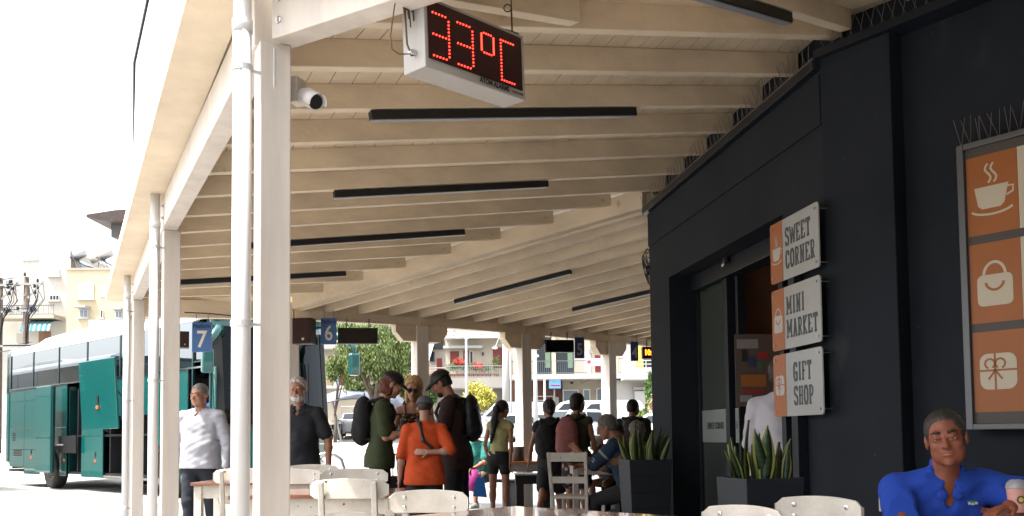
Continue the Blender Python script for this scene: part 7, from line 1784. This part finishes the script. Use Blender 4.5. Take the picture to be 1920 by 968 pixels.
# ---- cars
def car(label, px, Y, yaw, col, kind='car', name=None, group='vehicles in the car park', plate=True):
    x = atx(px, Y); t = thing(name or ('parked_van' if kind == 'van' else 'parked_car'), label, 'van' if kind == 'van' else 'car', (x, Y, lotz(x, Y)), R(yaw), group)
    paint = mat('car_paint_%02d%02d%02d' % tuple(int(c * 99) for c in col), col, .25, coat=.7)
    if kind == 'van': L_, Wc, H_, prof = 4.6, 1.85, 1.95, [(0, .30), (0, .95), (.12, 1.05), (.85, 1.18), (1.55, 1.86), (1.9, 1.95), (4.45, 1.93), (4.6, 1.75), (4.6, .32)]
    elif kind == 'suv': L_, Wc, H_, prof = 4.2, 1.8, 1.6, [(0, .32), (0, .75), (.15, .9), (1.05, 1.02), (1.7, 1.52), (2.0, 1.6), (3.6, 1.58), (4.1, 1.05), (4.2, .95), (4.2, .32)]
    else: L_, Wc, H_, prof = 4.4, 1.75, 1.43, [(0, .28), (0, .68), (.2, .80), (1.2, .92), (1.85, 1.38), (2.2, 1.43), (3.1, 1.40), (3.75, 1.00), (4.3, .93), (4.4, .80), (4.4, .28)]
    b = MB(); k = len(prof); cx = L_ / 2; mid = .92 if kind != 'van' else 1.1
    vs = []
    def wy(z): return Wc / 2 - max(0, z - mid) * .28 - (.05 if z < .4 else 0)
    for sg in (-1, 1):
        for (a, z) in prof: vs.append((a - cx, sg * wy(z), z))
    b.add(vs, [tuple(range(k)), tuple(range(2 * k - 1, k - 1, -1))] + [(i, (i + 1) % k, k + (i + 1) % k, k + i) for i in range(k)]); b.build('body', paint, t, bevel=.05, seg=3)
    def glass(pl, nm='side_window', off=.008):
        for sg in (-1, 1):
            b = MB(); b.add([(a - cx, sg * (wy(z) + off), z) for a, z in pl], [tuple(range(len(pl)))]); b.build(nm, GLASS, t)
    if kind == 'van': glass([(.98, 1.18), (1.62, 1.78), (2.15, 1.82), (2.15, 1.18)]); ws, rw = (prof[3], prof[4]), ((4.59, 1.75), (4.6, 1.2))
    elif kind == 'suv': glass([(1.2, 1.04), (1.78, 1.48), (2.6, 1.5), (2.6, 1.02)]); glass([(2.68, 1.02), (2.68, 1.5), (3.5, 1.49), (3.85, 1.05)]); ws, rw = (prof[3], prof[4]), (prof[6], prof[7])
    else: glass([(1.35, .95), (1.92, 1.33), (2.5, 1.35), (2.5, .94)]); glass([(2.58, .94), (2.58, 1.35), (3.05, 1.33), (3.6, .96)]); ws, rw = (prof[3], prof[4]), (prof[6], prof[7])
    for (a, c), nm, o_ in ((ws, 'windscreen', -1), (rw, 'rear_window', 1)):
        (a0, z0), (a1, z1) = (Vector(a) * .92 + Vector(c) * .08), (Vector(c) * .9 + Vector(a) * .1)
        n_ = Vector((z1 - z0, 0, -(a1 - a0))).normalized() * .012; n_ = n_ if n_.x * o_ > 0 else -n_
        b = MB(); b.add([Vector((a0 - cx, -wy(z0) + .1, z0)) + n_, Vector((a0 - cx, wy(z0) - .1, z0)) + n_, Vector((a1 - cx, wy(z1) - .1, z1)) + n_, Vector((a1 - cx, -wy(z1) + .1, z1)) + n_], [(0, 1, 2, 3)]); b.build(nm, GLASS, t)
    for a in (.78, L_ - .85):
        for sg in (-1, 1):
            M = Matrix.Rotation(-PI / 2 * sg, 3, 'X'); b = MB(); b.lathe([(.2, -.2), (.31, -.19), (.32, -.05), (.30, 0), (.2, .005)], (a - cx, sg * (Wc / 2 - .01), .32), 18, M); w_ = b.build('wheel', RUBBER, t, smooth=True)
            b = MB(); b.lathe([(.20, .006), (.17, -.02), (.05, .012), (.0, .012)], (a - cx, sg * (Wc / 2 - .01), .32), 12, M); b.build('rim', GREYM, w_)
    for sg in (-1, 1):
        b = MB(); b.box((-cx - .005, sg * (Wc / 2 - .3), .70 if kind != 'van' else .8), (.04, .32, .14)); b.build('headlight', CHROME, t, bevel=.01)
        b = MB(); b.box((cx + .005, sg * (Wc / 2 - .18), .80 if kind != 'van' else 1.0), (.04, .2, .16 if kind != 'van' else .4)); b.build('tail_light', mat('red_tail_light', (.4, .01, .01), .3), t, bevel=.01)
        b = MB(); b.box((.98 - cx, sg * (Wc / 2 + .09), 1.05), (.12, .18, .13)); b.build('wing_mirror', paint, t, bevel=.02)
    for x_ in (-cx - .01, cx + .01): b = MB(); b.box((x_, 0, .50), (.03, .46, .11)); b.build('number_plate', WFR, t); 
    b = MB(); b.box((0, 0, .30), (L_ - .1, Wc - .1, .10)); b.build('sill', BLACK, t)
    return t
car('silver saloon car seen from behind, left of the teenager with the backpack', 668, 54, -82, (.42, .44, .46))
car('dark blue car between the teenager and the blonde woman', 757, 54.5, 190, (.02, .03, .05), 'suv')
car('white van parked behind the woman in yellow', 950, 52, 8, (.42, .43, .44), 'van')
car('white saloon car low in front of the white van, beside the canopy post', 982, 47, 185, (.42, .43, .44))
car('pale blue car left of the woman with the pink backpack', 1022, 48, 160, (.45, .55, .62))
car('white hatchback with dark windows right of the olive tank top', 1100, 46, -150, (.48, .49, .50), 'suv')
car('white van with red emblem behind the hatchback', 1128, 54, 0, (.43, .43, .43), 'van')
car('white van at the far back between the two women and the post', 1076, 57, 3, (.42, .42, .42), 'van')
car('white van right of the last canopy post', 1172, 55, 180, (.42, .42, .41), 'van')
car('white car at the building corner', 1232, 44, -20, (.52, .55, .58))
def scooter(label, px, Y, yaw, col):
    x = atx(px, Y); t = thing('scooter', label, 'scooter', (x, Y, lotz(x, Y)), R(yaw), 'scooters under the car port'); m = mat('scooter_%d' % int(col[0] * 100), col, .3, coat=.5)
    for a in (-.62, .62): b = MB(); b.lathe([(.15, -.05), (.27, -.05), (.28, 0), (.27, .05), (.15, .05)], (a, 0, .28), 16, Matrix.Rotation(PI / 2, 3, 'X')); b.build('wheel', RUBBER, t, smooth=True)
    b = MB(); b.prism([(-.75, .45), (-.2, .35), (.25, .32), (.45, .9), (.38, .95), (.15, .5), (-.1, .55), (-.15, .75), (-.8, .78)], (0, .16, 0), (1, 0, 0), (0, 0, 1), .32); b.build('body', m, t, bevel=.05, seg=3)
    b = MB(); b.box((-.42, 0, .82), (.65, .28, .09)); b.build('seat', BLACK, t, bevel=.03); b = MB(); b.bar((.62, 0, .28), (.40, 0, 1.0), .05); b.bar((.38, -.3, 1.05), (.38, .3, 1.05), .035); b.build('handlebar', BLACK, t)
    b = MB(); b.box((.50, 0, .92), (.1, .16, .14)); b.build('headlight', CHROME, t, bevel=.03)
scooter('dark scooter nearest the coach front under the car port', 628, 51, -60, (.02, .02, .03)); scooter('black and white scooter left of the silver car', 641, 51.5, -80, (.30, .32, .36)); scooter('grey scooter between two others under the car port', 634, 53, -70, (.08, .03, .03))
# ================================================================== building top, then added light blockers and a mirrored house behind the viewer
w = MB(); slab(w, -.5, 3.62, -.14, -.30, TOP + .001, 4.3); w.build('upper_wall', DARKW, bld)
w = MB(); pslab(w, -.02, 6.0, -.14, -.3, TOP + .031, 4.4); w.build('upper_wall', DARKW, bld)
w = MB(); q = [C0 + Vector((.3, .1, 0)), C0 + WW * 9 + Vector((.3, 0, 0)), Vector((14, 15, 0)), Vector((14, -6, 0)), Vector((6.2, -1.5, 0)), pw(0, -.3, 0), wp(0, -.3)]
w.prism([(p_.x, p_.y) for p_ in q], (0, 0, 4.0), (1, 0, 0), (0, 1, 0), .3); w.build('flat_roof', MATS['grey_roof_felt'], bld)
t = thing('added_shade_roof', 'unseen cream roof added behind the viewer to cut the light', 'roof', (0, 0, 0))  # unseen roof, added to keep open sky light off the cafe
w = MB(); w.prism([(-1.6, -9), (7, -9), (7, 1.0), (2.6, 1.45), (-.9, 1.5)], (0, 0, 3.35), (1, 0, 0), (0, 1, 0), .12); w.build('roof_board', CREAM, t)
for x, y in ((-1.5, -8.8), (-1.5, -4)): b = MB(); b.box((x, y, 1.67), (.16, .16, 3.34)); b.build('post', POSTM, t)
f = thing('added_shade_wall', 'unseen dark wall added behind the viewer to cut the light', 'building', (0, -9.2, 0)); b = MB(); b.box((2, 0, 2.5), (16, .4, 5)); b.build('wall', DARKW, f)  # unseen wall, added to block light from behind the viewer
# tiled house across the street, mirrored in the coach windows
f = thing('tiled_house', 'house with red tiled roof across the street behind the viewer, mirrored in the coach', 'house', (-34, -6, -.13), R(12))
b = MB(); b.box((0, 0, 2.6), (34, 9, 5.2)); b.build('wall', wm('greige'), f)
b = MB(); b.add([(-17.5, 5, 5.2), (17.5, 5, 5.2), (17.5, 0, 7.2), (-17.5, 0, 7.2), (-17.5, -5, 5.2), (17.5, -5, 5.2)], [(0, 1, 2, 3), (3, 2, 5, 4), (0, 3, 4), (1, 5, 2)]); b.build('roof', mat('red_roof_tiles', (.34, .13, .07), .8, noise=.3, nscale=3), f)
for i in range(6): b = MB(); b.box((-14 + 5.5 * i, 4.52, 2.8), (1.6, .08, 1.8)); b.build('window', GLASS, f)
